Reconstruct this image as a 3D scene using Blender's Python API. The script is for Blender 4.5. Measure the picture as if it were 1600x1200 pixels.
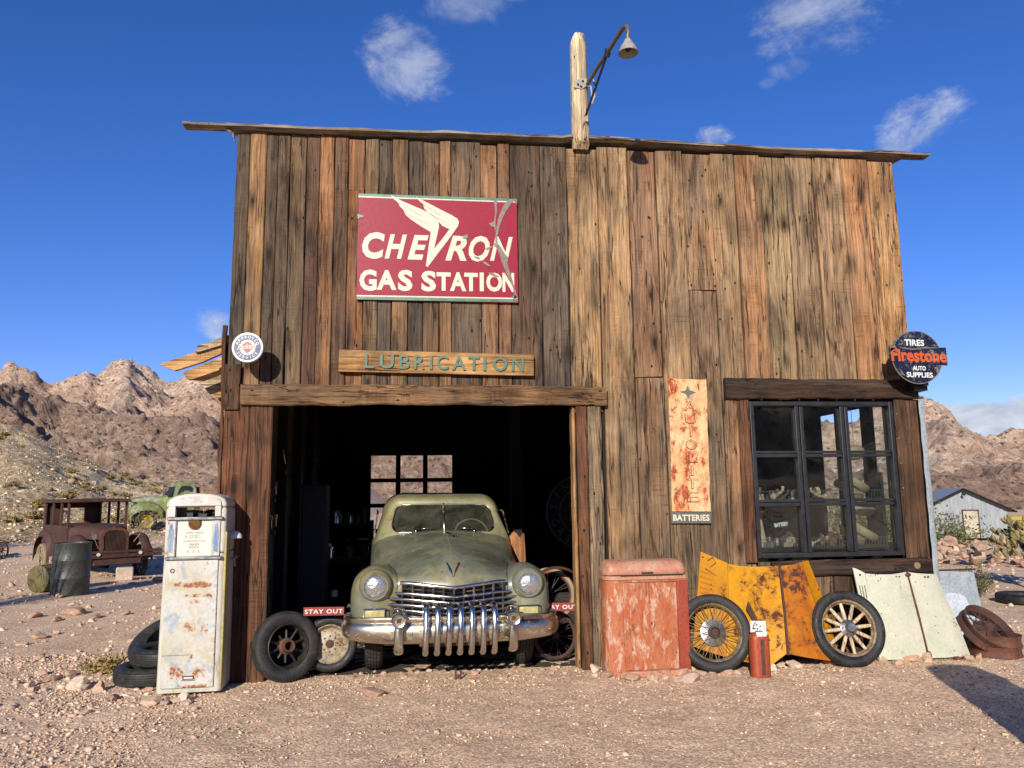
import bpy, math, random
import numpy as np
from mathutils import Vector, Matrix, Euler
R=math.radians; PI=math.pi
for o in list(bpy.data.objects): bpy.data.objects.remove(o)
S=bpy.context.scene
# ---------------- camera
cam=bpy.data.cameras.new('camera'); camo=bpy.data.objects.new('camera',cam); S.collection.objects.link(camo); S.camera=camo
cam.sensor_width=36; cam.lens=36*1200/1600; cam.clip_start=.05; cam.clip_end=3000
yaw,pitch,roll=R(7.0),R(8.3),R(0.73)
fw0=Vector((math.sin(yaw),math.cos(yaw),0)); r0=Vector((math.cos(yaw),-math.sin(yaw),0)); u0=Vector((0,0,1))
fw=fw0*math.cos(pitch)+u0*math.sin(pitch); u1=u0*math.cos(pitch)-fw0*math.sin(pitch)
rr_=r0*math.cos(roll)-u1*math.sin(roll); uu_=u1*math.cos(roll)+r0*math.sin(roll)
m=Matrix((rr_,uu_,-fw)).transposed().to_4x4(); m.translation=(0,-7.34,1.6); camo.matrix_world=m
# ---------------- sun, sky, exposure
SUN_AZ,SUN_EL=R(20),R(22.2)       # shadows fall towards +y, a little to +x
sd=Vector((-math.sin(SUN_AZ)*math.cos(SUN_EL),-math.cos(SUN_AZ)*math.cos(SUN_EL),math.sin(SUN_EL)))
sl=bpy.data.lights.new('sun','SUN'); sl.energy=5.0; sl.angle=R(.5); sl.color=(1,.93,.83)
so=bpy.data.objects.new('sun',sl); S.collection.objects.link(so); so.rotation_euler=sd.to_track_quat('Z','Y').to_euler()
S.view_settings.view_transform='Standard'; S.view_settings.look='None'; S.view_settings.exposure=0.34; S.view_settings.gamma=1
S.render.engine='CYCLES'
try: S.cycles.use_denoising=True; S.cycles.max_bounces=8; S.cycles.transparent_max_bounces=16
except Exception: pass
W=bpy.data.worlds.new('World'); S.world=W; W.use_nodes=True
def lin(v): v/=255.; return v/12.92 if v<=.04045 else ((v+.055)/1.055)**2.4
def c(r,g,b,k=1.): return (lin(r)*k,lin(g)*k,lin(b)*k,1)
# ---------------- node helper
class NT:
    def __init__(s,tree):
        s.t=tree; s.n=tree.nodes; s.l=tree.links; s.n.clear()
    def N(s,typ,**kw):
        n=s.n.new(typ)
        for k,v in kw.items(): setattr(n,k,v)
        return n
    def put(s,sock,v):
        if v is None: return
        if hasattr(v,'is_output'): s.l.new(v,sock)
        else: sock.default_value=v
    def co(s,kind='Object',scale=(1,1,1),loc=(0,0,0),rot=(0,0,0),src=None):
        if src is None: src=s.N('ShaderNodeTexCoord').outputs[kind]
        m=s.N('ShaderNodeMapping'); s.l.new(src,m.inputs[0]); m.inputs['Scale'].default_value=scale; m.inputs['Location'].default_value=loc; m.inputs['Rotation'].default_value=rot
        return m.outputs[0]
    def noise(s,co,scale=5,detail=6,rough=.6,dist=0,col=False):
        n=s.N('ShaderNodeTexNoise'); s.put(n.inputs['Vector'],co); n.inputs['Scale'].default_value=scale; n.inputs['Detail'].default_value=detail; n.inputs['Roughness'].default_value=rough; n.inputs['Distortion'].default_value=dist
        return n.outputs['Color' if col else 'Fac']
    def vor(s,co,scale=5,out='Distance',feature='F1',rnd=1):
        n=s.N('ShaderNodeTexVoronoi',feature=feature); s.put(n.inputs['Vector'],co); n.inputs['Scale'].default_value=scale; n.inputs['Randomness'].default_value=rnd
        return n.outputs[out]
    def mr(s,v,a,b,x=0.,y=1.,smooth=False):
        n=s.N('ShaderNodeMapRange'); n.clamp=True
        if smooth: n.interpolation_type='SMOOTHSTEP'
        s.put(n.inputs[0],v)
        for i,k in zip((1,2,3,4),(a,b,x,y)): s.put(n.inputs[i],k)
        return n.outputs[0]
    def ma(s,op,a,b=None,cc=None):
        n=s.N('ShaderNodeMath',operation=op); s.put(n.inputs[0],a); s.put(n.inputs[1],b); s.put(n.inputs[2],cc); return n.outputs[0]
    def vm(s,op,a,b=None):
        n=s.N('ShaderNodeVectorMath',operation=op); s.put(n.inputs[0],a); s.put(n.inputs[1],b); return n.outputs['Value' if op in('DOT_PRODUCT','LENGTH') else 0]
    def mix(s,f,a,b,mode='MIX'):
        n=s.N('ShaderNodeMix',data_type='RGBA',blend_type=mode); s.put(n.inputs[0],f); s.put(n.inputs[6],a); s.put(n.inputs[7],b); return n.outputs[2]
    def ramp(s,f,stops):
        n=s.N('ShaderNodeValToRGB'); s.put(n.inputs[0],f); e=n.color_ramp.elements
        while len(e)<len(stops): e.new(.5)
        for el,(p,col) in zip(e,stops): el.position=p; el.color=col
        return n.outputs[0]
    def xyz(s,v):
        n=s.N('ShaderNodeSeparateXYZ'); s.put(n.inputs[0],v); return n.outputs
    def comb(s,x,y,z):
        n=s.N('ShaderNodeCombineXYZ')
        for i,k in enumerate((x,y,z)): s.put(n.inputs[i],k)
        return n.outputs[0]
    def attr(s,name,out='Color'):
        n=s.N('ShaderNodeAttribute'); n.attribute_name=name; return n.outputs[out]
    def bump(s,h,st=.3,d=.01,nrm=None):
        n=s.N('ShaderNodeBump'); s.put(n.inputs['Height'],h); n.inputs['Strength'].default_value=st; n.inputs['Distance'].default_value=d; s.put(n.inputs['Normal'],nrm); return n.outputs[0]
def mat(name):
    m=bpy.data.materials.new(name); m.use_nodes=True; return m,NT(m.node_tree)
def fin(m,t,col,rough=.7,metal=0,nrm=None,spec=.5,alpha=None,emis=None,coat=None):
    p=t.N('ShaderNodeBsdfPrincipled'); o=t.N('ShaderNodeOutputMaterial'); t.l.new(p.outputs[0],o.inputs[0])
    t.put(p.inputs['Base Color'],col); t.put(p.inputs['Roughness'],rough); t.put(p.inputs['Metallic'],metal); t.put(p.inputs['Normal'],nrm)
    t.put(p.inputs['Specular IOR Level'],spec); t.put(p.inputs['Alpha'],alpha)
    if coat: p.inputs['Coat Weight'].default_value=coat
    return m
# ---------------- sky with clouds
t=NT(W.node_tree)
sky=t.N('ShaderNodeTexSky'); sky.sky_type='NISHITA'; sky.sun_disc=False; sky.sun_elevation=SUN_EL; sky.sun_rotation=math.atan2(sd.x,sd.y)
sky.altitude=1200; sky.air_density=1.0; sky.dust_density=.15; sky.ozone_density=4.0
d=t.N('ShaderNodeTexCoord').outputs['Generated']; dx,dy,dz=t.xyz(d)
def azel(a,e): a,e=R(a),R(e); return (math.sin(a)*math.cos(e),math.cos(a)*math.cos(e),math.sin(e))
nz=t.noise(t.co(src=d,scale=(1,1,1.5)),11,12,.66,.3)
n2=t.noise(t.co(src=d,scale=(1,1,1.3),loc=(3,1,2)),26,8,.6,.3)
tot=None
# azimuth, elevation, half sizes in degrees, density
CL=[(-1.2,31.0,5.6,5.0,.46),(3.5,34.4,6,2.6,.28),(8,35.8,8,2.0,.34),(30.5,31.4,8.5,5.2,.48),(35.0,33,8,4.2,.44),(28.5,28.6,3,1.6,.3),(22.5,25.2,3.4,1.5,.85),(37.2,23.7,5.6,3.4,.66),(35,22.6,2.6,1.6,.5),(-14.6,12.4,2.6,2.6,.85),(38.5,4.2,5.5,1.7,1.2),(44,4.2,7,2.6,1.3),(36.6,4.6,2.6,1.3,1.0),(27,28,1.5,.8,.2),(15,37,9,3,.3),(-60,18,14,4,.6),(80,15,16,4,.7),(150,22,20,5,.6),(230,15,20,4,.6)]
for a,e,ra,re,den in CL:
    v=azel(a,e); rt=(math.cos(R(a)),-math.sin(R(a)),0); up=Vector(rt).cross(Vector(v)); up=(up.x,up.y,up.z)
    x=t.ma('DIVIDE',t.vm('DOT_PRODUCT',d,rt),math.radians(ra)); y=t.ma('DIVIDE',t.vm('DOT_PRODUCT',d,up),math.radians(re))
    q=t.ma('SQRT',t.ma('ADD',t.ma('MULTIPLY',x,x),t.ma('MULTIPLY',y,y)))
    mk=t.ma('MULTIPLY',t.mr(q,1.15,.15,0.,1.,True),t.mr(t.vm('DOT_PRODUCT',d,v),.5,.7))
    thr=t.ma('SUBTRACT',t.ma('ADD',t.ma('MULTIPLY',mk,.62),t.ma('MULTIPLY',nz,1.15)),.98 if den<.9 else .72)
    k=t.ma('MULTIPLY',t.mr(thr,0,.33 if den<.9 else .16,0.,1.,True),den)
    k=t.ma('MULTIPLY',k,t.mr(mk,0.,.2))
    tot=k if tot is None else t.ma('MAXIMUM',tot,k)
tot=t.ma('MINIMUM',tot,.93)
shade=t.mr(n2,.3,.7,.78,1.08)
cc_=t.mix(1.,t.mix(t.mr(nz,.4,.75),(3.6,4.1,5.2,1),(7.6,7.7,7.9,1)),t.comb(shade,shade,shade),'MULTIPLY')
hs=t.N('ShaderNodeHueSaturation'); hs.inputs['Saturation'].default_value=1.22; hs.inputs['Value'].default_value=1.0; t.l.new(sky.outputs[0],hs.inputs['Color'])
skc=t.mix(1.,hs.outputs[0],(1.22,.92,1.24,1),'MULTIPLY')
colr=t.mix(tot,skc,cc_)
bg=t.N('ShaderNodeBackground'); t.l.new(colr,bg.inputs[0]); bg.inputs[1].default_value=.10
ow=t.N('ShaderNodeOutputWorld'); t.l.new(bg.outputs[0],ow.inputs[0])
# ---------------- geometry helpers
def rotm(e): return np.array(Euler(e).to_matrix())
class MB:
    def __init__(s): s.v=[]; s.f=[]; s.n=0; s.at={}
    def add(s,v,f,loc=(0,0,0),rot=None,sc=None):
        v=np.asarray(v,float).reshape(-1,3)
        if sc is not None: v=v*np.array(sc)
        if rot is not None: v=v@rotm(rot).T
        v=v+np.array(loc); s.v.append(v); s.f+= [tuple(i+s.n for i in q) for q in f]; s.n+=len(v); return s
    def merge(s,o,loc=(0,0,0),rot=None,sc=None):
        return s.add(np.vstack(o.v),o.f,loc,rot,sc)
    def box(s,a,b,loc=(0,0,0),rot=None):
        x0,y0,z0=a; x1,y1,z1=b
        v=[(x0,y0,z0),(x1,y0,z0),(x1,y1,z0),(x0,y1,z0),(x0,y0,z1),(x1,y0,z1),(x1,y1,z1),(x0,y1,z1)]
        return s.add(v,[(0,3,2,1),(4,5,6,7),(0,1,5,4),(1,2,6,5),(2,3,7,6),(3,0,4,7)],loc,rot)
    def cbox(s,w,d,h,loc=(0,0,0),rot=None): return s.box((-w/2,-d/2,-h/2),(w/2,d/2,h/2),loc,rot)
    def grid(s,G,closed_u=False,closed_v=False,loc=(0,0,0),rot=None,flip=False):
        G=np.asarray(G,float); nu,nv=G.shape[:2]; f=[]
        for i in range(nu if closed_u else nu-1):
            for j in range(nv if closed_v else nv-1):
                a,b,cq,dq=i*nv+j,((i+1)%nu)*nv+j,((i+1)%nu)*nv+(j+1)%nv,i*nv+(j+1)%nv
                f.append((a,dq,cq,b) if flip else (a,b,cq,dq))
        return s.add(G.reshape(-1,3),f,loc,rot)
    def lathe(s,prof,n=32,loc=(0,0,0),rot=None,caps=False,axis='y'):
        # prof: (r, h) along the axis
        G=[]
        for k in range(n):
            a=2*PI*k/n; ca,sa=math.cos(a),math.sin(a)
            G.append([(r*ca,h,r*sa) if axis=='y' else (r*ca,r*sa,h) for r,h in prof])
        s.grid(G,closed_u=True,loc=loc,rot=rot,flip=(axis=='y'))
        return s
    def tube(s,path,r,n=8,sq=(1,1),up=(0,0,1),cap=True):
        P=[Vector(p) for p in path]; rs=r if hasattr(r,'__len__') else [r]*len(P); G=[]; u=Vector(up)
        for i,p in enumerate(P):
            tn=(P[min(i+1,len(P)-1)]-P[max(i-1,0)]).normalized()
            a=tn.cross(u)
            if a.length<1e-3: a=tn.cross(Vector((1,0,.1)))
            a.normalize(); b=a.cross(tn).normalized()
            G.append([tuple(p+a*math.cos(2*PI*k/n)*rs[i]*sq[0]+b*math.sin(2*PI*k/n)*rs[i]*sq[1]) for k in range(n)])
        b0=s.n; s.grid(G,closed_v=True)
        if cap: s.f.append(tuple(b0+k for k in range(n))); s.f.append(tuple(b0+(len(P)-1)*n+k for k in reversed(range(n))))
        return s
    def prism(s,poly,y0,y1,loc=(0,0,0),rot=None):
        # poly in x,z ; front at y0 (towards the viewer)
        n=len(poly); v=[(x,y0,z) for x,z in poly]+[(x,y1,z) for x,z in poly]
        ar=sum(poly[i][0]*poly[(i+1)%n][1]-poly[(i+1)%n][0]*poly[i][1] for i in range(n))
        idx=list(range(n)) if ar>0 else list(range(n))[::-1]
        f=[tuple(idx),tuple(n+i for i in idx[::-1])]
        for k in range(n):
            a,b=idx[k],idx[(k+1)%n]; f.append((a,n+a,n+b,b))
        return s.add(v,f,loc,rot)
    def sphere(s,r=1,loc=(0,0,0),sc=(1,1,1),nu=16,nv=9,rot=None):
        G=[[(r*sc[0]*math.sin(PI*j/(nv-1))*math.cos(2*PI*i/nu),r*sc[1]*math.sin(PI*j/(nv-1))*math.sin(2*PI*i/nu),r*sc[2]*math.cos(PI*j/(nv-1))) for j in range(nv)] for i in range(nu)]
        return s.grid(G,closed_u=True,loc=loc,rot=rot)
    def build(s,name,m=None,parent=None,smooth=None,bev=None,loc=None,rot=None,jit=0,seg=2):
        me=bpy.data.meshes.new(name); V=np.vstack(s.v) if s.v else np.zeros((0,3))
        if jit:
            V=V+np.random.RandomState(len(V)).normal(0,jit,V.shape)
        me.from_pydata(V.tolist(),[],s.f); 
        for k,(dom,typ,vals) in s.at.items():
            a=me.attributes.new(k,typ,dom); a.data.foreach_set('color' if 'COLOR' in typ else 'value',np.asarray(vals,np.float32).ravel())
        if m: me.materials.append(m)
        if smooth is not None:
            me.shade_smooth()
            if smooth<179: me.set_sharp_from_angle(angle=R(smooth))
        o=bpy.data.objects.new(name,me); S.collection.objects.link(o)
        if parent: o.parent=parent
        if bev:
            b=o.modifiers.new('bevel','BEVEL'); b.width=bev; b.segments=seg; b.limit_method='ANGLE'; b.angle_limit=R(40)
            if smooth is None: me.shade_smooth(); me.set_sharp_from_angle(angle=R(50))
        if loc is not None: o.location=loc
        if rot is not None: o.rotation_euler=rot
        return o
def cr(P,n,closed=False):
    "Catmull-Rom along axis 0 of an array"
    P=np.asarray(P,float); N=len(P); out=[]
    for i in range(N if closed else N-1):
        p1,p2=P[i],P[(i+1)%N]
        p0=P[(i-1)%N] if closed or i>0 else 2*p1-p2
        p3=P[(i+2)%N] if closed or i<N-2 else 2*p2-p1
        for k in range(n):
            u=k/n; out.append(.5*((2*p1)+(-p0+p2)*u+(2*p0-5*p1+4*p2-p3)*u*u+(-p0+3*p1-3*p2+p3)*u**3))
    if not closed: out.append(P[-1])
    return np.array(out)
def patch(G,nu,nv,cu=False,cv=False):
    A=cr(G,nu,cu); return np.swapaxes(cr(np.swapaxes(A,0,1),nv,cv),0,1)
def thing(name,label,cat,loc=(0,0,0),rot=(0,0,0),group=None):
    o=bpy.data.objects.new(name,None); S.collection.objects.link(o); o.location=loc; o.rotation_euler=rot
    o.empty_display_size=.1
    return tag(o,label,cat,group)
def tag(o,label,cat,group=None):
    o['label']=label; o['category']=cat
    if group: o['group']=group
    return o
def struct(o,kind='structure'): o['kind']=kind; return o
def dup(r,loc,rot,label,group=None,scale=None):
    def cp(o,p):
        n=o.copy(); S.collection.objects.link(n)
        if p: n.parent=p
        for ch in o.children: cp(ch,n)
        return n
    n=cp(r,None); n.location=loc; n.rotation_euler=rot
    if scale: n.scale=scale
    n['label']=label
    if group: n['group']=group
    return n
def text_mesh(body,bold=0.,shear=0.,space=1.,ext=0.):
    cu=bpy.data.curves.new('letters','FONT'); cu.body=body; cu.offset=bold; cu.shear=shear; cu.space_character=space; cu.extrude=ext; cu.resolution_u=3
    o=bpy.data.objects.new('letters',cu); S.collection.objects.link(o)
    dg=bpy.context.evaluated_depsgraph_get(); dg.update(); me=bpy.data.meshes.new_from_object(o.evaluated_get(dg))
    v=np.zeros(len(me.vertices)*3); me.vertices.foreach_get('co',v); f=[tuple(p.vertices) for p in me.polygons]
    bpy.data.objects.remove(o); bpy.data.curves.remove(cu); bpy.data.meshes.remove(me)
    return v.reshape(-1,3),f
def text_fit(mb,body,x0,x1,z0,z1,y,bold=0.,shear=0.,space=1.,ext=.001,slope=0.):
    v,f=text_mesh(body,bold,shear,space,0.02)
    mn,mx=v.min(0),v.max(0); q=(v-mn)/(mx-mn+1e-9)
    X=x0+q[:,0]*(x1-x0); Z=z0+q[:,1]*(z1-z0)+slope*(X-x0); Y=y-ext*(q[:,2])
    mb.add(np.stack([X,Y,Z],1),f); return mb
def text_arc(mb,body,cx,cz,r,h,a0,a1,y,bold=0.,ext=.001,inward=False,wid=.85):
    n=len(body)
    for i,ch in enumerate(body):
        if ch==' ': continue
        a=a0+(a1-a0)*(i/(n-1) if n>1 else .5); v,f=text_mesh(ch,bold,0,1,.02); mn,mx=v.min(0),v.max(0)
        w=(mx[0]-mn[0])/.7*h*wid; q=(v-(mn+mx)/2)/(mx-mn+1e-9); x=q[:,0]*w; z=q[:,1]*h
        th=R(a); rot=th-PI/2 if not inward else th+PI/2
        X=cx+r*math.cos(th)+x*math.cos(rot)-z*math.sin(rot); Z=cz+r*math.sin(th)+x*math.sin(rot)+z*math.cos(rot)
        mb.add(np.stack([X,y-ext*(q[:,2]+.5),Z],1),f)
    return mb
# numpy value noise / fbm
def _h(ix,iy,iz,seed):
    n=(ix*374761393+iy*668265263+iz*2147483647+seed*1274126177)&0xffffffff
    n=((n^(n>>13))*1274126177)&0xffffffff; n=((n^(n>>16))*2246822519)&0xffffffff
    return ((n^(n>>15))&0xffffff)/float(0xffffff)
def vnoise(x,y,z=None,seed=0):
    x=np.asarray(x,float); y=np.asarray(y,float); z=np.zeros_like(x) if z is None else np.asarray(z,float)
    ix,iy,iz=[np.floor(q).astype(np.int64) for q in (x,y,z)]; fx,fy,fz=x-ix,y-iy,z-iz
    fx,fy,fz=[q*q*q*(q*(q*6-15)+10) for q in (fx,fy,fz)]; r=0
    for a in (0,1):
        for b in (0,1):
            for g in (0,1):
                r=r+_h(ix+a,iy+b,iz+g,seed)*(fx if a else 1-fx)*(fy if b else 1-fy)*(fz if g else 1-fz)
    return r
def fbm(x,y,oct=5,seed=0,rough=.5,ridged=False):
    s=0;a=1;tot=0
    for i in range(oct):
        n=vnoise(x*2**i+i*17.3,y*2**i-i*9.1,None,seed+i)
        if ridged: n=1-abs(2*n-1); n=n*n
        s=s+a*n; tot+=a; a*=rough
    return s/tot
# ================= materials
def wood(name,tone=None,axis='z',k=1.,dark=.5,rough=.85,knots=1.,sc=1.,gray=(96,92,86)):
    m,t=mat(name)
    rn=t.attr('rnd','Fac') if tone is None else None
    src=t.N('ShaderNodeTexCoord').outputs['Object']; x,y,z=t.xyz(src)
    if axis=='x': x,z=z,x
    if axis=='y': y,z=z,y
    if rn is not None:
        x=t.ma('ADD',x,t.ma('MULTIPLY',rn,37.)); z=t.ma('ADD',z,t.ma('MULTIPLY',rn,91.))
    v=t.comb(x,y,z); C=lambda a,b,cc:t.co(src=v,scale=(a*sc,b*sc,cc*sc))
    warp=t.noise(C(3,3,1.6),1,4,.5)
    xw=t.ma('ADD',x,t.ma('MULTIPLY',t.ma('SUBTRACT',warp,.5),.06)); vw=t.comb(xw,y,z)
    grain=t.noise(t.co(src=vw,scale=(55*sc,55*sc,1.8*sc)),1,8,.68)
    fine=t.noise(t.co(src=vw,scale=(190*sc,190*sc,7*sc)),1,3,.6)
    streak=t.noise(C(11,11,.7),1,7,.6,.4); blotch=t.noise(C(3.2,3.2,1.1),1,7,.62,.5)
    base=t.attr('tone') if tone is None else c(*tone)
    lum=t.mr(grain,.32,.68,.42,1.5); lum=t.ma('MULTIPLY',lum,t.mr(fine,.3,.7,.8,1.18))
    col=t.mix(1.,base,t.comb(lum,lum,lum),'MULTIPLY')
    warm=t.mix(1.,col,(1.16,.95,.76,1),'MULTIPLY'); col=t.mix(t.mr(blotch,.42,.68,0,.9),col,warm)
    wide=t.noise(t.co(src=src,scale=(1.6*sc,1.6*sc,1.1*sc)),1,6,.62,.6); wd=t.mr(wide,.38,.64,1.2,.56); col=t.mix(1.,col,t.comb(wd,wd,wd),'MULTIPLY')
    g=c(*gray,.55*k); g2=t.mix(1.,g,t.comb(lum,lum,lum),'MULTIPLY')
    col=t.mix(t.mr(streak,.50,.72,0,.85*dark+.2),col,g2)
    fb=t.noise(t.co(src=vw,scale=(34*sc,34*sc,.9*sc)),1,4,.55); fm=t.noise(C(2.6,2.6,1.),1,4,.6); col=t.mix(t.ma('MULTIPLY',t.mr(fb,.60,.66,0,.6),t.mr(fm,.44,.6)),col,t.mix(1.,base,(1.75,1.6,1.4,1),'MULTIPLY'))
    dk=t.mix(1.,col,(.24,.22,.21,1),'MULTIPLY'); col=t.mix(t.mr(t.noise(C(7,7,1.1),1,9,.74,.8),.522,.655,0,min(.92,dark*2.)),col,dk)
    # knots
    kv=t.co(src=vw,scale=(5.2*sc,5.2*sc,1.9*sc)); kd=t.ma('ADD',t.vor(kv,1),t.ma('MULTIPLY',t.ma('SUBTRACT',t.noise(C(24,24,9),1,3),.5),.10)); kc=t.xyz(t.vor(kv,1,'Color'))[0]
    on=t.ma('LESS_THAN',kc,.68*knots); halo=t.ma('MULTIPLY',t.mr(kd,.34,.06,0,1,True),on); core=t.ma('MULTIPLY',t.mr(kd,.105,.07,0,1),on)
    ring=t.mr(t.ma('SINE',t.ma('MULTIPLY',kd,130.)),-1,1,.72,1.1)
    hcol=t.mix(1.,dk,t.comb(ring,ring,ring),'MULTIPLY')
    col=t.mix(t.ma('MULTIPLY',halo,.8),col,hcol); col=t.mix(t.ma('MULTIPLY',core,.85),col,(.012,.01,.008,1))
    # nail and worm holes
    hv=C(12,12,7); hd=t.vor(hv,1); hc=t.xyz(t.vor(hv,1,'Color'))[1]
    hole=t.ma('MULTIPLY',t.mr(hd,.13,.09,0,1),t.ma('LESS_THAN',hc,.30)); col=t.mix(hole,col,(.01,.008,.007,1))
    # splits along the grain
    cn=t.noise(t.co(src=vw,scale=(16*sc,16*sc,.55*sc)),1,3,.5); cm=t.noise(C(5,5,1.3),1,3)
    crack=t.ma('MULTIPLY',t.mr(t.ma('ABSOLUTE',t.ma('SUBTRACT',cn,.5)),.013,.005,0,1),t.mr(cm,.44,.50)); col=t.mix(t.ma('MULTIPLY',crack,.9),col,(.012,.01,.008,1))
    # saw marks across
    saw=t.noise(C(2.5,2.5,85),1,3,.5); sm=t.mr(t.noise(C(4,4,2.2),1,3),.5,.62); sl_=t.ma('MULTIPLY',t.mr(saw,.56,.63),sm)
    col=t.mix(t.ma('MULTIPLY',sl_,.38),col,dk)
    h=t.ma('SUBTRACT',t.ma('ADD',t.ma('MULTIPLY',grain,.9),t.ma('MULTIPLY',fine,.35)),t.ma('ADD',t.ma('MULTIPLY',crack,1.8),t.ma('ADD',hole,t.ma('MULTIPLY',core,.8))))
    h=t.ma('SUBTRACT',h,t.ma('MULTIPLY',sl_,.3))
    return fin(m,t,col,rough,0,t.bump(h,.75,.006/sc),.25)
def paint(name,a,b,rust=(96,46,24),rust2=(60,34,26),amt=.3,scale=4.,rough=.45,metal=0,third=None,streak=(1,1,1),k=.70,bs=.25,speck=.0,loc=(0,0,0),grime=.35,tcov=.55,spec=.5):
    m,t=mat(name); o=t.N('ShaderNodeTexCoord').outputs['Object']; v=t.co(src=o,scale=streak,loc=loc)
    n1=t.noise(v,scale,8,.6,.3); n2=t.noise(v,scale*2.6,10,.72,.5); n3=t.noise(v,scale*9,6,.6); n4=t.noise(v,scale*.8,6,.6,.6)
    col=t.mix(t.mr(n1,.38,.62),c(*a,k),c(*b,k))
    if third: col=t.mix(t.mr(t.noise(t.co(src=o,scale=streak,loc=(4+loc[0],7,2)),scale*1.25,9,.7,.3),tcov,tcov+.09),col,c(*third,k))
    g=t.mr(n3,.3,.7,1-grime,1.08); col=t.mix(1.,col,t.comb(g,g,g),'MULTIPLY')
    rf=t.ma('ADD',t.ma('MULTIPLY',n2,.62),t.ma('MULTIPLY',n4,.38)); th=.64-.2*amt
    mask=t.mr(rf,th,th+.035); edge=t.mr(rf,th-.05,th)
    rc=t.mix(t.mr(n3,.35,.65),c(*rust,k),c(*rust2,k))
    col=t.mix(t.ma('MULTIPLY',edge,.35),col,rc); col=t.mix(mask,col,rc)
    if speck:
        sv=t.vor(v,scale*9); sc_=t.xyz(t.vor(v,scale*9,'Color'))[0]; sp=t.ma('MULTIPLY',t.mr(sv,.32,.22),t.ma('LESS_THAN',sc_,speck)); col=t.mix(sp,col,c(*rust2,k))
        mask=t.ma('MAXIMUM',mask,sp)
    r=t.ma('ADD',t.mr(mask,0,1,rough,.9),t.mr(n3,.3,.7,-.07,.1)); h=t.ma('ADD',t.ma('MULTIPLY',n3,.25),t.ma('MULTIPLY',t.ma('MULTIPLY',mask,n3),1.2))
    return fin(m,t,col,r,t.ma('MULTIPLY',t.ma('SUBTRACT',1.,mask),metal) if metal else 0,t.bump(h,bs,.004),spec)
def pumppaint():
    m,t=mat('chalky_white_pump_paint'); o=t.N('ShaderNodeTexCoord').outputs['Object']; x,y,z=t.xyz(o); k=.66
    n1=t.noise(o,3.2,8,.6,.4); n2=t.noise(o,11,10,.75,.5); n3=t.noise(o,38,6,.65); n4=t.noise(t.co(src=o,loc=(3,1,5)),4.5,8,.65,.6)
    col=t.mix(t.mr(n1,.38,.62),c(214,208,188,k),c(226,226,220,k)); col=t.mix(t.mr(n4,.48,.62,0,.85),col,c(206,198,166,k))
    col=t.mix(t.mr(t.noise(t.co(src=o,loc=(7,2,1)),6,9,.7,.6),.53,.64,0,.8),col,c(146,172,198,k))
    g=t.mr(n3,.3,.7,.86,1.06); col=t.mix(1.,col,t.comb(g,g,g),'MULTIPLY'); bands=None
    for zc,w,xc,xw,a in ((.865,.028,.02,.2,.17),(.775,.016,.06,.16,.14),(.73,.02,.02,.06,.12),(.52,.05,-.01,.05,.13),(.50,.05,.11,.04,.12),(.17,.06,-.09,.08,.15),(.15,.05,.08,.06,.12),(.045,.02,.03,.14,.16),(1.2,.2,-.215,.02,.08),(.4,.4,.205,.015,.09),(.30,.03,.05,.1,.06)):
        b=t.ma('MULTIPLY',t.mr(t.ma('ABSOLUTE',t.ma('SUBTRACT',z,zc)),w*1.6,w*.3,0,a,True),t.mr(t.ma('ABSOLUTE',t.ma('SUBTRACT',x,xc)),xw*1.3,xw*.5,0,1,True)); bands=b if bands is None else t.ma('MAXIMUM',bands,b)
    v=t.ma('ADD',t.ma('ADD',t.ma('MULTIPLY',n2,.65),t.ma('MULTIPLY',n3,.35)),bands); mk=t.mr(v,.605,.66); soft=t.mr(v,.53,.63,0,.6)
    col=t.mix(soft,col,c(206,166,112,k)); col=t.mix(mk,col,t.mix(t.mr(n3,.4,.6),c(184,124,84,k),c(146,84,62,k)))
    return fin(m,t,col,t.mr(v,.5,.65,.42,.8),0,t.bump(t.ma('ADD',mk,n3),.15,.003))
def plain(name,col,rough=.6,metal=0,var=.25,scale=20,bs=.15,spec=.5,coat=None,k=.75):
    m,t=mat(name); o=t.co(); n=t.noise(o,scale,7,.65); n2=t.noise(o,scale*.2,5,.6); g=t.ma('MULTIPLY',t.mr(n,.3,.7,1-var,1+var),t.mr(n2,.3,.7,1-var*.7,1+var*.5))
    return fin(m,t,t.mix(1.,c(*col,k),t.comb(g,g,g),'MULTIPLY'),t.ma('ADD',t.mr(n,.3,.7,-.08,.1),rough),metal,t.bump(n,bs,.003),spec,coat=coat)
def chrome(name,wear=.3,tint=(205,203,196),rough=.12,rustc=(110,78,52)):
    m,t=mat(name); o=t.co(); n=t.noise(o,14,9,.7,.5); n2=t.noise(o,3,6,.6); n3=t.noise(o,90,4,.6)
    mk=t.mr(t.ma('ADD',t.ma('MULTIPLY',n,.6),t.ma('MULTIPLY',n2,.4)),.62-.2*wear,.68-.2*wear)
    col=t.mix(mk,c(*tint),t.mix(t.mr(n3,.4,.6),c(*rustc),c(150,142,128))); 
    return fin(m,t,col,t.ma('ADD',t.mr(mk,0,1,rough,.6),t.mr(n2,.35,.65,0,.12)),t.mr(mk,0,1,1,.35),t.bump(n3,.06,.002))
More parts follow.
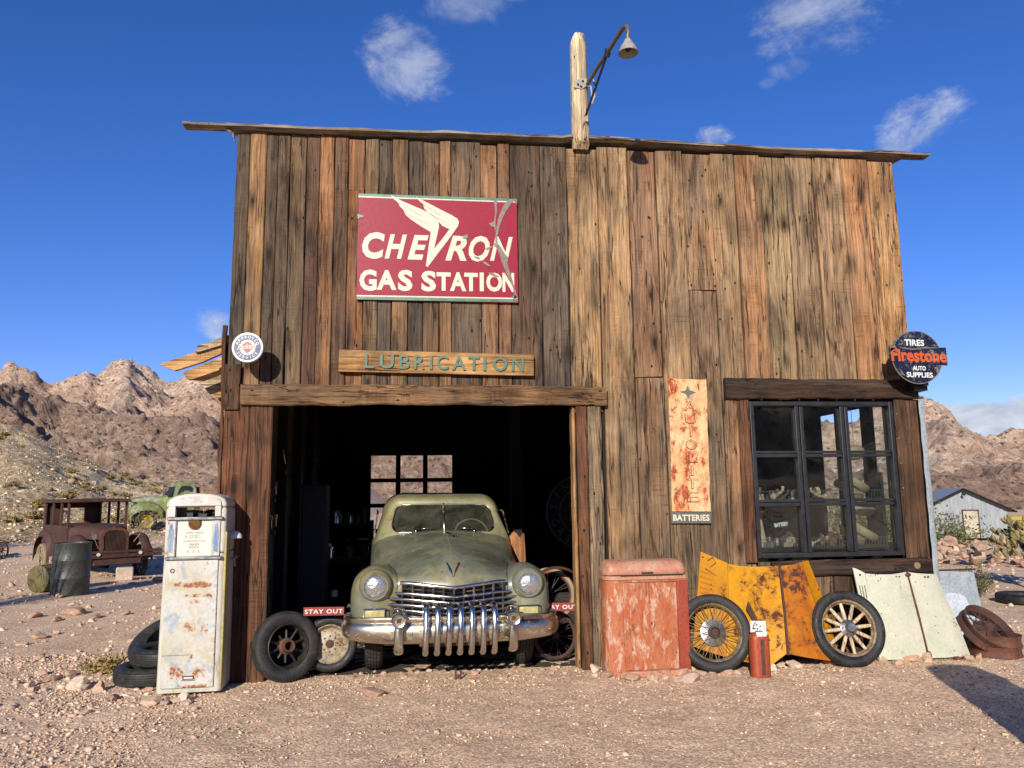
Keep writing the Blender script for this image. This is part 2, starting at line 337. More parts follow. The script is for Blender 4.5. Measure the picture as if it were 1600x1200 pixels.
def glass(name,dust=.05,tint=(.9,.95,.95,1),dustc=(150,142,125),gl=.0):
    m,t=mat(name); o=t.co(); n=t.noise(o,5,8,.65,.5); sp=t.mr(t.noise(o,60,3,.6),.66,.74)
    tr=t.N('ShaderNodeBsdfTransparent'); tr.inputs[0].default_value=tint; g=t.N('ShaderNodeBsdfGlossy'); g.inputs['Roughness'].default_value=.02; g.inputs[0].default_value=(1,1,1,1)
    df=t.N('ShaderNodeBsdfDiffuse'); df.inputs[0].default_value=c(*dustc); fr=t.N('ShaderNodeFresnel'); fr.inputs[0].default_value=1.5
    m1=t.N('ShaderNodeMixShader'); t.l.new(t.ma('ADD',t.ma('MULTIPLY',fr.outputs[0],1.),gl),m1.inputs[0]); t.l.new(tr.outputs[0],m1.inputs[1]); t.l.new(g.outputs[0],m1.inputs[2])
    m2=t.N('ShaderNodeMixShader'); t.put(m2.inputs[0],t.ma('ADD',t.mr(n,.35,.7,dust*.3,dust*1.6),t.ma('MULTIPLY',sp,dust*1.5))); t.l.new(m1.outputs[0],m2.inputs[1]); t.l.new(df.outputs[0],m2.inputs[2])
    ou=t.N('ShaderNodeOutputMaterial'); t.l.new(m2.outputs[0],ou.inputs[0]); return m
def rubber(name,col=(42,41,40),tread=False):
    m,t=mat(name); o=t.co(); n=t.noise(o,9,7,.65); n2=t.noise(o,60,4,.6); col_=t.mix(t.mr(t.ma('ADD',t.ma('MULTIPLY',n,.6),t.ma('MULTIPLY',n2,.4)),.48,.70,0,.42),c(*col,.7),c(104,96,86,.8)); 
    h=n2
    if tread:
        x,y,z=t.xyz(o); a=t.ma('ARCTAN2',x,z); s=t.ma('SINE',t.ma('MULTIPLY',a,120.)); h=t.ma('ADD',t.ma('MULTIPLY',s,1.3),n2)
    return fin(m,t,col_,t.mr(n,.4,.7,.5,.85),0,t.bump(h,.35,.004),.4)
M={}
M['wall']=wood('weathered_plank_wood',None)
M['beam']=wood('old_beam_wood',(116,90,62),'x',dark=.5)
M['darkbeam']=wood('dark_beam_wood',(56,42,31),'x',dark=.6)
M['postL']=wood('red_brown_post_wood',(92,62,42),'z',dark=.35,gray=(70,56,44))
M['postD']=wood('dark_post_wood',(82,60,42),'z',dark=.5,gray=(64,56,48))
M['board']=wood('sign_board_wood',(156,122,78),'x',dark=.2,knots=.4)
M['pole']=wood('bleached_pole_wood',(186,168,136),'z',dark=.22,gray=(150,136,112),k=1.2,knots=.5)
M['eave']=wood('grey_roof_board_wood',(140,132,118),'x',dark=.4,knots=.4)
M['canopy']=wood('pale_canopy_wood',(186,146,98),'x',dark=.25,knots=.8)  # pale tan board tone, warmer than the grey canopy wood
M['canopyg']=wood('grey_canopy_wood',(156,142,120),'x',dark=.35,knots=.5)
M['stump']=wood('stump_wood',(150,104,64),'z',dark=.4)
M['spokewood']=wood('wheel_spoke_wood',(196,178,148),'z',dark=.2,knots=0,sc=3)
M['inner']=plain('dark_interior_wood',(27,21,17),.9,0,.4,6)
M['dirt']=plain('garage_dirt',(70,58,48),.95,0,.3,8)
M['black']=plain('black_frame_paint',(30,31,33),.5,0,.4,14,.3)
M['blackm']=plain('black_iron',(26,25,24),.55,0,.4,30)
M['steel']=plain('grey_steel',(150,150,150),.35,.8,.2,25)
M['galv']=paint('galvanized_sheet',(196,204,206),(172,184,188),(120,100,84),(96,84,76),.10,5,.4,.15,bs=.12)
M['galvroof']=paint('blue_grey_sheet_iron',(170,176,178),(148,156,160),(130,116,100),(106,98,90),.2,1.2,.55,0,bs=.1,streak=(3,3,.4))
M['rust']=paint('brown_rust',(100,68,54),(74,50,42),(120,72,48),(52,34,30),.5,5,.8,bs=.5,grime=.4)
M['rustcar']=paint('dark_rusted_body',(96,60,46),(72,46,38),(116,74,54),(52,36,32),.45,2.5,.7,bs=.35,grime=.35)
M['rustorange']=paint('orange_rust',(128,76,50),(98,60,44),(76,44,32),(70,40,32),.4,6,.75,bs=.4)
M['chrome']=chrome('worn_chrome',.3,(196,193,184),rough=.15)
M['chromed']=chrome('dull_bumper_chrome',.55,(196,188,170),.26,(142,112,80))
M['chromeh']=chrome('bright_chrome',.18,(196,192,184),.14)
M['carp']=paint('faded_sage_car_paint',(134,135,113),(98,102,86),(112,66,44),(84,48,34),.22,1.7,.33,third=(150,140,98),k=.74,bs=.06,grime=.22,tcov=.52)
M['carroof']=paint('yellowed_roof_paint',(158,150,110),(134,132,98),(134,92,70),(110,80,62),.26,2.2,.45,k=.74,bs=.1,grime=.15)
M['yellow']=paint('rusted_yellow_hood_paint',(218,154,22),(204,140,18),(112,58,26),(82,48,40),.44,3.1,.5,third=(226,164,40),bs=.3,grime=.15,k=.74,spec=.2)
M['yellow2']=paint('cleaner_yellow_hood_paint',(214,148,20),(200,130,16),(120,62,26),(84,50,34),.3,3.5,.6,k=.64,spec=.12,bs=.2,speck=.1,grime=.15)
M['yellow3']=paint('burnt_yellow_hood_paint',(206,132,26),(186,104,24),(92,50,40),(80,50,48),.60,2.6,.6,k=.72,spec=.2,bs=.3,loc=(7,3,1),grime=.15)
M['pale']=paint('pale_green_hood_paint',(214,210,186),(200,202,176),(92,60,40),(60,44,36),.12,5,.5,bs=.12,speck=.04,grime=.1)
M['pump']=pumppaint()
M['pumpside']=paint('cream_pump_side_paint',(220,214,194),(206,202,190),(170,120,70),(140,80,50),.25,4,.45,third=(196,190,140),bs=.15,grime=.12,streak=(1,1,.3))
M['pumpyel']=paint('yellow_pump_stripe',(204,194,118),(192,180,104),(160,120,60),(140,90,50),.12,5,.45,bs=.1)
M['pumpblue']=paint('blue_patch_paint',(86,134,186),(150,172,192),(210,205,190),(190,170,140),.45,9,.5,streak=(1,1,.35),bs=.1)
M['orange']=paint('sunburnt_orange_enamel',(190,94,52),(200,124,80),(146,68,44),(112,62,46),.30,5.5,.5,third=(218,178,148),bs=.12,streak=(2.2,2.2,.8),speck=.04,grime=.3,tcov=.51)
M['orangetop']=paint('pinkish_worn_enamel',(198,132,100),(206,160,132),(140,72,56),(120,66,60),.18,5,.45,bs=.1,speck=.1,grime=.15)
M['redcan']=paint('faded_red_can_paint',(190,82,46),(166,78,50),(104,72,52),(84,58,46),.3,9,.5,streak=(1,1,.3),bs=.2)
M['greentruck']=paint('chalky_green_truck_paint',(122,134,66),(140,148,86),(170,172,150),(190,190,176),.52,2.2,.5,bs=.1)
M['truckbed']=paint('pinkish_rusted_bed_paint',(190,150,124),(168,124,98),(120,70,50),(98,62,50),.4,1.5,.7,bs=.1)
M['yrim']=paint('yellow_rim_paint',(206,180,34),(188,160,30),(110,76,40),(80,60,40),.25,12,.5)
M['drum']=paint('grey_green_drum_paint',(76,80,74),(66,70,66),(80,64,52),(56,48,42),.2,4,.5,bs=.15)
M['drumy']=paint('olive_rusted_drum_paint',(128,122,66),(104,92,56),(90,60,44),(64,44,36),.45,5,.6)
M['rubber']=rubber('dusty_tyre_rubber'); M['rubbert']=rubber('treaded_tyre_rubber',tread=True); M['rubberd']=rubber('dark_tyre_rubber',(30,29,29))
M['tirebrown']=rubber('sun_bleached_tyre_rubber',(160,138,106))
M['crimson']=paint('crimson_sign_enamel',(164,20,52),(160,19,51),(176,96,112),(190,150,150),-.15,3.2,.42,k=.62,spec=.25,bs=.0,grime=.03)
M['cream']=paint('cream_sign_enamel',(232,226,196),(222,214,184),(180,160,130),(150,130,110),.06,7,.3,bs=.03,grime=.06)
M['signgreen']=plain('green_sign_border',(84,128,104),.35,0,.15,12)
M['torn']=plain('torn_grey_steel',(128,118,106),.5,.3,.3,18,.4)
M['letgreen']=paint('verdigris_letter_paint',(78,120,98),(98,138,116),(120,100,70),(90,70,50),.3,22,.55)
M['navy']=paint('chipped_navy_enamel',(22,26,52),(26,28,46),(150,150,148),(120,116,108),.42,11,.3,bs=.12,grime=.1)
M['white']=plain('white_enamel',(226,226,220),.35,0,.08,20)
M['orangelet']=paint('orange_letter_enamel',(222,92,34),(228,104,40),(200,180,160),(150,120,100),.15,16,.35)
M['blue']=plain('blue_enamel',(34,52,100),.3,0,.1,20); M['red']=plain('red_enamel',(186,44,44),.3,0,.1,20)
M['redsign']=paint('faded_red_sign_paint',(170,62,46),(150,52,42),(120,70,56),(200,150,130),.2,12,.5)
M['autolite']=paint('flame_rusted_sign_enamel',(236,206,152),(232,178,116),(198,88,44),(140,58,40),.56,4.6,.45,third=(216,120,66),bs=.2,streak=(1,1,.6),grime=.1)
M['rustline']=plain('embossed_rust_line',(122,62,42),.8,0,.3,40)
M['greyplate']=plain('grey_letter_plate',(112,108,100),.5,.2,.2,20)
M['glass']=glass('window_glass',.008); M['carglass']=glass('dusty_car_glass',.15,(.55,.62,.58,1),(130,130,112),.04)
M['lens']=plain('headlight_lens',(206,208,206),.22,.75,.25,60,.8)
M['amber']=plain('amber_lens',(190,180,120),.25,0,.2,30)
M['winecolor']=plain('amber_glass_badge',(120,84,44),.2,.3,.2,30)
M['ink']=plain('dark_ink',(70,66,60),.6); M['inkred']=plain('red_ink',(196,90,80),.6); M['paper']=plain('ivory_dial_face',(226,220,202),.4,0,.04,20)
M['lampwhite']=paint('dull_white_lamp_paint',(190,184,170),(170,166,158),(130,110,90),(90,80,70),.25,14,.45)
M['arm']=plain('grey_lamp_arm_steel',(120,112,104),.5,.4,.2,30)
M['leaf']=plain('olive_creosote_leaf',(98,100,44),.7,0,.4,3); M['leafg']=plain('dusty_green_leaf',(92,98,66),.7,0,.35,3)
M['leafy']=plain('straw_grass_leaf',(168,144,84),.8,0,.3,3)
M['twig']=plain('grey_twig_bark',(96,84,68),.85,0,.3,20); M['twigp']=plain('pale_dry_twig',(168,146,118),.85,0,.3,20)
M['cactus']=plain('yellow_green_cactus_flesh',(138,128,80),.6,0,.35,14); M['cactrunk']=plain('blackened_cactus_trunk',(40,34,28),.9,0,.3,20)
def rockmat(name,cols,sc=6.):
    m,t=mat(name); o=t.co(); oi=t.N('ShaderNodeObjectInfo').outputs['Random']; n=t.noise(t.co(src=o,loc=(0,0,0)),sc,9,.65,.4); n2=t.noise(o,sc*6,6,.7)
    col=t.ramp(oi,[(i/(len(cols)-1)*.9+.05,c(*q)) for i,q in enumerate(cols)]); g=t.ma('MULTIPLY',t.mr(n,.3,.7,.7,1.25),t.mr(n2,.3,.7,.82,1.12))
    col=t.mix(1.,col,t.comb(g,g,g),'MULTIPLY'); h=t.ma('ADD',n,t.ma('MULTIPLY',n2,.4)); return fin(m,t,col,.9,0,t.bump(h,.6,.02),.3)
M['rock']=rockmat('pink_tan_rock',[(176,142,118),(196,166,138),(150,118,98),(206,184,160),(164,144,126),(186,148,120)])
# stones of the gravel: colour per stone through an attribute
m,t=mat('gravel_stone'); o=t.co(); g=t.mr(t.noise(o,60,5,.7),.3,.7,.75,1.2); M['gravel']=fin(m,t,t.mix(1.,t.attr('tone'),t.comb(g,g,g),'MULTIPLY'),.9,0,None,.25)
# ground
m,t=mat('desert_ground'); o=t.co(); n=t.noise(o,.35,7,.6,.3); n2=t.noise(o,2.2,8,.65,.3); n3=t.noise(o,45,6,.72)
col=t.mix(t.mr(n,.4,.6),c(220,190,156),c(208,178,144)); col=t.mix(t.mr(n2,.42,.68,0,.7),col,c(182,152,124))
v1=t.vor(o,62,'Color'); v1d=t.vor(o,62); r1=t.xyz(v1); g1=t.mr(r1[0],0,1,.62,1.36); col=t.mix(1.,col,t.comb(g1,t.ma('MULTIPLY',g1,t.mr(r1[1],0,1,.95,1.02)),t.ma('MULTIPLY',g1,t.mr(r1[1],0,1,.9,1.05))),'MULTIPLY')
v2=t.vor(o,150,'Color'); g2=t.mr(t.xyz(v2)[0],0,1,.72,1.25); col=t.mix(1.,col,t.comb(g2,g2,g2),'MULTIPLY')
h=t.ma('ADD',t.ma('MULTIPLY',t.ma('SUBTRACT',1.,v1d),t.mr(r1[2],.2,1.,.1,1.)),t.ma('MULTIPLY',n3,.8))
M['ground']=fin(m,t,col,.95,0,t.bump(h,.7,.010),.2)
# hills
def hillmat(name,cols,sc=1.,crag=(150,110,90),cragamt=.5,shrub=.35,shr=(78,70,50),height=None,topc=None):
    m,t=mat(name); o=t.co(); g_=t.N('ShaderNodeNewGeometry'); nz_=t.xyz(g_.outputs['Normal'])[2]
    n=t.noise(o,.012*sc,9,.62,.5); n2=t.noise(o,.06*sc,9,.68,.4); n3=t.noise(o,.5*sc,8,.7)
    col=t.ramp(n,[(.34,c(*cols[0])),(.48,c(*cols[1])),(.62,c(*cols[2]))])
    col=t.mix(t.mr(n2,.45,.65,0,.65),col,c(*cols[0]))
    if height:
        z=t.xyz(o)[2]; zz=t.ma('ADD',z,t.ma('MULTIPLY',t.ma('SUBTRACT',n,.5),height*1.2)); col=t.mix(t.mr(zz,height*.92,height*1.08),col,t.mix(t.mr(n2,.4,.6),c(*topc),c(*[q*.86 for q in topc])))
    col=t.mix(t.mr(nz_,.80,.55,0,cragamt),col,c(*crag)); n4=t.noise(o,.17*sc,9,.75,.6); g4=t.mr(n4,.34,.66,.70,1.34); col=t.mix(1.,col,t.comb(g4,g4,g4),'MULTIPLY')
    g=t.mr(n3,.3,.7,.66,1.3); col=t.mix(1.,col,t.comb(g,g,g),'MULTIPLY')
    s=t.vor(o,.42*sc); sc2=t.xyz(t.vor(o,.42*sc,'Color'))[0]; mk=t.ma('MULTIPLY',t.mr(s,.42,.25),t.ma('LESS_THAN',sc2,shrub)); col=t.mix(t.ma('MULTIPLY',mk,.75),col,c(*shr))
    return fin(m,t,col,.95,0,t.bump(t.ma('ADD',t.ma('ADD',t.ma('MULTIPLY',n2,5.),t.ma('MULTIPLY',n4,3.5)),t.ma('MULTIPLY',n3,1.)),1.,1.3/sc),.1)
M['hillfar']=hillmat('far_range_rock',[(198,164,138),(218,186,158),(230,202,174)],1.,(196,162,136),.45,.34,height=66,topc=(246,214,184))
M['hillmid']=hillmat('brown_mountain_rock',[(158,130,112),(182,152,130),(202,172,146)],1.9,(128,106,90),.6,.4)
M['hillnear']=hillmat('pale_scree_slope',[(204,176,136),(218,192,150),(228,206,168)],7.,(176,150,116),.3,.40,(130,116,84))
# ================= terrain
def gz(x,y):
    x=np.asarray(x,float); y=np.asarray(y,float)
    dist=np.hypot(x,y+7.)
    z=np.where((x<-4),np.clip(y-12,0,200)*.028*np.clip((-4-x)/4,0,1),0.)
    dr=np.clip((x-9)/10,0,1)*np.clip((y-4)/22,0,1); z=z-1.4*dr*dr*(3-2*dr)
    z=z+(fbm(x*.25,y*.25,4,3)-.5)*.16*np.clip((dist-11)/14,0,1)
    z=z+(fbm(x*1.3,y*1.3,3,9)-.5)*.05*np.clip((dist-9)/6,0,1)
    return z
def axis_pts(lo,hi,near_lo,near_hi,step):
    a=list(np.arange(near_lo,near_hi+1e-6,step)); s=step; p=near_hi
    while p<hi: s*=1.09; p+=s; a.append(p)
    s=step; p=near_lo; b=[]
    while p>lo: s*=1.09; p-=s; b.append(p)
    return np.array(b[::-1]+a)
xs=axis_pts(-1400,1400,-5,7,.045); ys=axis_pts(-1400,1400,-5.2,1.5,.045)
X,Y=np.meshgrid(xs,ys,indexing='ij'); Z=gz(X,Y)
near=np.clip(1-np.maximum(np.abs(X-1)/9,np.abs(Y+1.5)/6),0,1)
Z=Z+((fbm(X*2.1,Y*2.1,4,5)-.5)*.03+(fbm(X*14,Y*14,2,21)-.5)*.016)*np.clip(near*4,0,1)
g=MB(); g.grid(np.stack([X,Y,Z],-1)); o=g.build('ground',M['ground'],smooth=180); struct(o)
def gh(x,y): return float(gz(x,y))
def hills(name,mt,prof,R0,R1,R2,amp,seed,n=420,k=150,pw=1.15,rid=60.,base=-4.,ngt=0.):
    az=np.linspace(prof[0][0],prof[-1][0],n); el=np.interp(az,[p[0] for p in prof],[p[1] for p in prof])
    # a little fine structure on the crest
    el=np.convolve(np.pad(el,6,'edge'),np.hanning(13)/np.hanning(13).sum(),'valid')[:n]
    el=el+(fbm(az*1.1,az*0+seed,6,seed,.6)-.5)*.55*min(1,amp/6)
    tt=np.concatenate([np.linspace(0,1,k),np.linspace(1,2,k//3)[1:]])
    A,T=np.meshgrid(az,tt,indexing='ij'); E=el[:,None]
    wob=1+.10*(fbm(A*.35,A*0+seed*3,3,seed+5)-.5)
    RR=np.where(T<=1,R0+(R1-R0)*T,R1+(R2-R1)*(T-1))*wob; Xh=RR*np.sin(np.radians(A)); Yh=-7.34+RR*np.cos(np.radians(A))
    H=(R1*wob)*np.tan(np.radians(E))+1.6
    s=np.where(T<=1,np.clip(T,0,1)**pw,1-.6*(T-1)**1.3)
    r=fbm(Xh/rid+.6*fbm(Xh/rid,Yh/rid,2,seed+9),Yh/rid,7,seed,.55,True); r2=.5*fbm(Xh/(rid*.22),Yh/(rid*.22),5,seed+3,.6)+.5*fbm(Xh/(rid*.30),Yh/(rid*.30),5,seed+13,.55,True)
    # keep the crest line where it is and carve below it
    car=np.clip((1-np.abs(T-.72)/.72),0,1)**.7
    Zh=base+(H-base)*s+(r-.42)*amp*car*2.2+(r2-.45)*amp*.75*np.clip(T*3,0,1)
    if ngt: Zh=Zh+(fbm(Xh/2.3,Yh/2.3,4,seed+8)-.5)*ngt
    m=MB(); m.grid(np.stack([Xh,Yh,Zh],-1),flip=True); o=m.build(name,mt,smooth=180); return struct(o)
sky_l=[(-62,5),(-50,7),(-40,6.2),(-34,6.0),(-31.7,6.95),(-28.98,7.6),(-27.08,8.3),(-26.49,8.55),(-25.5,8.0),(-24.4,7.3),(-23.95,7.1),(-23.3,7.85),(-22.7,8.4),(-22.07,8.55),(-21.6,7.9),(-21.2,8.1),(-20.74,8.9),(-19.7,9.15),(-18.5,8.6),(-17.7,8.2),(-17.4,7.8),(-16.5,8.5),(-15,9.0),(-13.3,8.4),(-8,7),(-2.5,6.4),(8,6),(16.5,5.6),(26,5),(30.9,4.8),(32.7,5.1),(35.1,5.7),(36.4,5.1),(37.25,3.9),(37.7,3.4),(38.6,2.95),(39.3,3.2),(40,3.35),(40.7,3.4),(43.8,2.8),(50,3.2),(62,2.4)]
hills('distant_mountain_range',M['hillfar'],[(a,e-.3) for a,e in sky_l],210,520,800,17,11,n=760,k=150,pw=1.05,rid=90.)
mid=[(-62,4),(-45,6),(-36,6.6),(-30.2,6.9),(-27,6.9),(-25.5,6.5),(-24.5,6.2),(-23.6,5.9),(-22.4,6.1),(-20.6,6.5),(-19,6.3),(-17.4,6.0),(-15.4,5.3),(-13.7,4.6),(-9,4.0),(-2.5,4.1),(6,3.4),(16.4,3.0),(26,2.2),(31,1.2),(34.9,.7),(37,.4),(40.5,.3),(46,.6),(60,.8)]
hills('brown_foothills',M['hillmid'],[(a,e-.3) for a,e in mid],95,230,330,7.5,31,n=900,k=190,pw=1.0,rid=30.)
nearp=[(-80,6),(-60,7),(-40,7.2),(-34,7),(-30.1,5.9),(-26.8,4.85),(-24.7,4.1),(-22.5,2.95),(-20.3,1.95),(-17.9,1.1),(-15.5,.3),(-12,-.6),(-9,-1.2)]
hills('pale_scree_hill',M['hillnear'],nearp,30,70,110,.35,51,n=620,k=190,pw=1.0,rid=6.,base=0.1,ngt=.55)
back=[(70,2.5),(95,4),(120,6),(140,5),(165,7),(185,5.5),(205,6.5),(230,8),(255,6),(285,6.5),(300,5)]
hills('hills_behind_the_viewer',M['hillfar'],back,150,420,600,20,71,n=220,k=60,rid=80.)
# ================= stones
def ico():
    p=(1+5**.5)/2; v=np.array([(-1,p,0),(1,p,0),(-1,-p,0),(1,-p,0),(0,-1,p),(0,1,p),(0,-1,-p),(0,1,-p),(p,0,-1),(p,0,1),(-p,0,-1),(-p,0,1)],float)
    f=[(0,11,5),(0,5,1),(0,1,7),(0,7,10),(0,10,11),(1,5,9),(5,11,4),(11,10,2),(10,7,6),(7,1,8),(3,9,4),(3,4,2),(3,2,6),(3,6,8),(3,8,9),(4,9,5),(2,4,11),(6,2,10),(8,6,7),(9,8,1)]
    return v/np.linalg.norm(v[0]),np.array(f)
IV,IF=ico()
def subdiv(v,f):
    v=list(map(tuple,v)); e={}; F=[]
    def md(a,b):
        k=(min(a,b),max(a,b))
        if k not in e:
            q=(np.array(v[a])+np.array(v[b]))/2; q/=np.linalg.norm(q); e[k]=len(v); v.append(tuple(q))
        return e[k]
    for a,b,c_ in f:
        x,y,z=md(a,b),md(b,c_),md(c_,a); F+=[(a,x,z),(b,y,x),(c_,z,y),(x,y,z)]
    return np.array(v),np.array(F)
IV2,IF2=subdiv(IV,IF); IV3,IF3=subdiv(IV2,IF2)
RS=np.random.RandomState(7)
def scatter(name,N,pos,size,palette,seed,tiny=True):
    rs=np.random.RandomState(seed); V0,F0=IV,IF
    nb=8; base=[V0*(1+rs.normal(0,.16,(len(V0),1)))*np.array([1,rs.uniform(.6,.95),rs.uniform(.4,.75)]) for _ in range(nb)]
    P=pos(rs,N); N=len(P); sz=size(rs,P); bi=rs.randint(0,nb,N); an=rs.uniform(0,2*PI,N); ti=rs.normal(0,.3,N)
    B=np.array(base)[bi]*sz[:,None,None]
    x=B[:,:,0]*np.cos(ti)[:,None]+B[:,:,2]*np.sin(ti)[:,None]; z=-B[:,:,0]*np.sin(ti)[:,None]+B[:,:,2]*np.cos(ti)[:,None]; y=B[:,:,1]
    X=x*np.cos(an)[:,None]-y*np.sin(an)[:,None]+P[:,0:1]; Y=x*np.sin(an)[:,None]+y*np.cos(an)[:,None]+P[:,1:2]
    Zg=gz(P[:,0],P[:,1])+sz*.12; Zv=z+Zg[:,None]
    V=np.stack([X,Y,Zv],-1).reshape(-1,3); F=(F0[None]+(np.arange(N)*len(V0))[:,None,None]).reshape(-1,3)
    me=bpy.data.meshes.new(name); me.vertices.add(len(V)); me.vertices.foreach_set('co',V.ravel()); me.loops.add(F.size); me.loops.foreach_set('vertex_index',F.ravel().astype(np.int32))
    me.polygons.add(len(F)); me.polygons.foreach_set('loop_start',np.arange(0,F.size,3,dtype=np.int32)); me.polygons.foreach_set('loop_total',np.full(len(F),3,dtype=np.int32)); me.update(calc_edges=True)
    pal=np.array([[lin(a) for a in q]+[1] for q in palette]); cc=pal[rs.randint(0,len(pal),N)]*np.concatenate([np.repeat(rs.uniform(.78,1.12,(N,1)),3,1),np.ones((N,1))],1)
    a=me.attributes.new('tone','FLOAT_COLOR','POINT'); a.data.foreach_set('color',np.repeat(cc,len(V0),0).astype(np.float32).ravel())
    me.materials.append(M['gravel']); o=bpy.data.objects.new(name,me); S.collection.objects.link(o); return struct(o,'stuff')
PAL=[(200,170,142),(210,182,152),(182,150,126),(214,190,164),(166,136,114),(194,162,138),(206,174,144),(182,156,134),(206,182,156)]
def pos_near(rs,N):
    P=np.stack([rs.uniform(-6.5,8.5,N),rs.uniform(-4.6,1.6,N)],1)
    w=.35+.65*np.clip((-P[:,0]-1.2)/1.5,0,1)+.5*np.exp(-((P[:,1]+.35)/.35)**2)*(P[:,0]<6)
    w*=.35+1.3*fbm(P[:,0]*.9,P[:,1]*.9,3,77)
    keep=rs.uniform(0,1,len(P))<w
    inside=(P[:,0]>-1.7)&(P[:,0]<5.1)&(P[:,1]>.5)
    return P[keep&~inside]
def size_near(rs,P):
    s=.0052*np.exp(rs.normal(0,.5,len(P))); big=np.clip((-P[:,0]-1.3)/1.2,0,1); s*=1+.7*big*rs.uniform(0,1,len(P)); bb=rs.uniform(0,1,len(P)); s=np.where(bb>.99-.02*big,s*2.6,s)
    return np.clip(s,.003,.045)
scatter('gravel',150000,pos_near,size_near,PAL,5)
def pos_far(rs,N):
    P=np.concatenate([np.stack([rs.uniform(-16,-1.9,N//2),rs.uniform(1.4,22,N//2)],1),np.stack([rs.uniform(5.3,22,N//2),rs.uniform(.5,20,N//2)],1)])
    return P
scatter('scattered_stones',14000,pos_far,lambda rs,P:np.clip(.016*np.exp(rs.normal(0,.6,len(P))),.006,.10),PAL,8)
def pos_scree(rs,N):
    a=np.radians(rs.uniform(-36,-12,N)); r=rs.uniform(26,66,N); return np.stack([r*np.sin(a),-7.34+r*np.cos(a)],1)
def rock(name,label,x,y,sx,sy,sz,seed,rz=0,group=None,sink=.3,mt='rock',cat='rock',z=None):
    rs=np.random.RandomState(seed); V=IV3.copy(); n=np.zeros(len(V))
    for q in range(16):
        dvec=rs.normal(0,1,3); dvec/=np.linalg.norm(dvec); h=rs.uniform(.5,.86); pr=V@dvec; V=V-np.outer(np.clip(pr-h,0,None),dvec)*.97
    V=V*(1+(fbm(V[:,0]*2+seed,V[:,1]*2+V[:,2]*1.7,3,seed)[:,None]-.5)*.35)*np.array([sx,sy,sz])/2
    zz=gh(x,y) if z is None else z
    m=MB(); m.add(V,[tuple(q) for q in IF3]); o=m.build(name,M[mt],smooth=16,loc=(x,y,zz+sz*(.5-sink)),rot=(0,0,rz)); return tag(o,label,cat,group)
rock('rock','flat pink rock lying on the gravel in front of the car',-.35,-.66,.26,.17,.11,1)
rock('rock','large white-topped rock at the right foot of the orange cabinet',2.31,-.66,.26,.16,.13,2,-.3)
rock('rock','reddish angular rock left of the fuel pump',-2.93,.02,.24,.2,.17,3,.5)
rock('rock','small rounded tan rock right beside the reddish rock',-2.69,-.12,.14,.13,.13,4)
rock('rock','rounded tan rock touching the tyres behind the fuel pump',-2.62,.42,.19,.16,.15,5,.2)
rock('rock','reddish rock alone on the open gravel left of the barrels',-4.85,4.6,.42,.3,.17,6)
rock('rock','flat grey rock at the left foot of the fuel pump',-2.10,-.62,.24,.14,.09,7)
rock('rock','knobbly pale rock in front of the fuel pump base',-1.86,-.60,.12,.1,.1,8)
rock('rock','broad tan stone between the wooden wheel and the pale green hood',4.62,-.2,.34,.2,.11,9)
rock('rock','pinkish stone at the left end of the orange cabinet',1.88,-.5,.17,.13,.1,10)
rock('rock','white crumpled stone at the front of the orange cabinet',2.04,-.56,.13,.09,.09,12)
rock('rock','grey block at the base of the door post beside the orange cabinet',1.62,-.16,.15,.12,.11,13)
gl='stone in the loose row along the foot of the wall'
rs=random.Random(4)
k=0
for i in range(44):
    x=rs.choice([rs.uniform(2.5,5.4),rs.uniform(3.2,5.2),rs.uniform(1.5,2.6)]); y=rs.uniform(-.42,-.08)-.1*(x<3); s=rs.uniform(.05,.15)
    rock('rock',gl,x,y,s*1.3,s,s*.8,100+i,rs.uniform(0,6),'stones in the loose row along the wall')
for i in range(34):
    x=rs.uniform(-3.6,-1.75); y=rs.uniform(-.9,.5)-(x+2.6)*.2; s=rs.uniform(.04,.12)
    rock('rock','stone in the rubble around the fuel pump foot',x,y,s*1.3,s,s*.7,200+i,rs.uniform(0,6),'stones around the fuel pump foot')
for i in range(30):
    x=rs.uniform(-.75,1.35); y=rs.uniform(-.25,.12); s=rs.uniform(.03,.08)
    rock('rock','stone in the low ridge of stones under the car bumper',x,y,s*1.3,s,s*.8,300+i,rs.uniform(0,6),'stones in the ridge under the car bumper')
for i in range(110):
    a=rs.uniform(0,1); x=10.2+3.4*a+rs.uniform(-.6,.6); y=9.3-1.1*a+rs.uniform(-.9,1.1); s=rs.uniform(.10,.32); hz=gh(x,y)
    rock('rock','rock in the rubble heap in front of the sheet iron shed',x,y,s*1.3,s,s*.9,400+i,rs.uniform(0,6),'rocks in the rubble heap by the shed',z=hz+rs.uniform(0,.55)*math.exp(-((x-12)/1.3)**2))
rock('rock','big cream boulder on the right of the rubble heap',12.0,8.35,.5,.4,.42,33,z=gh(12,8.4)+.12)
rock('rock','flat cream boulder on the left of the rubble heap',10.6,8.5,.6,.4,.28,34)
for i in range(46):
    x=rs.uniform(-9,-3.2); y=rs.uniform(1.8,9.2); s=rs.uniform(.06,.2)
    rock('rock','stone strewn over the open ground left of the garage',x,y,s*1.3,s,s*.6,500+i,rs.uniform(0,6),'stones strewn left of the garage')
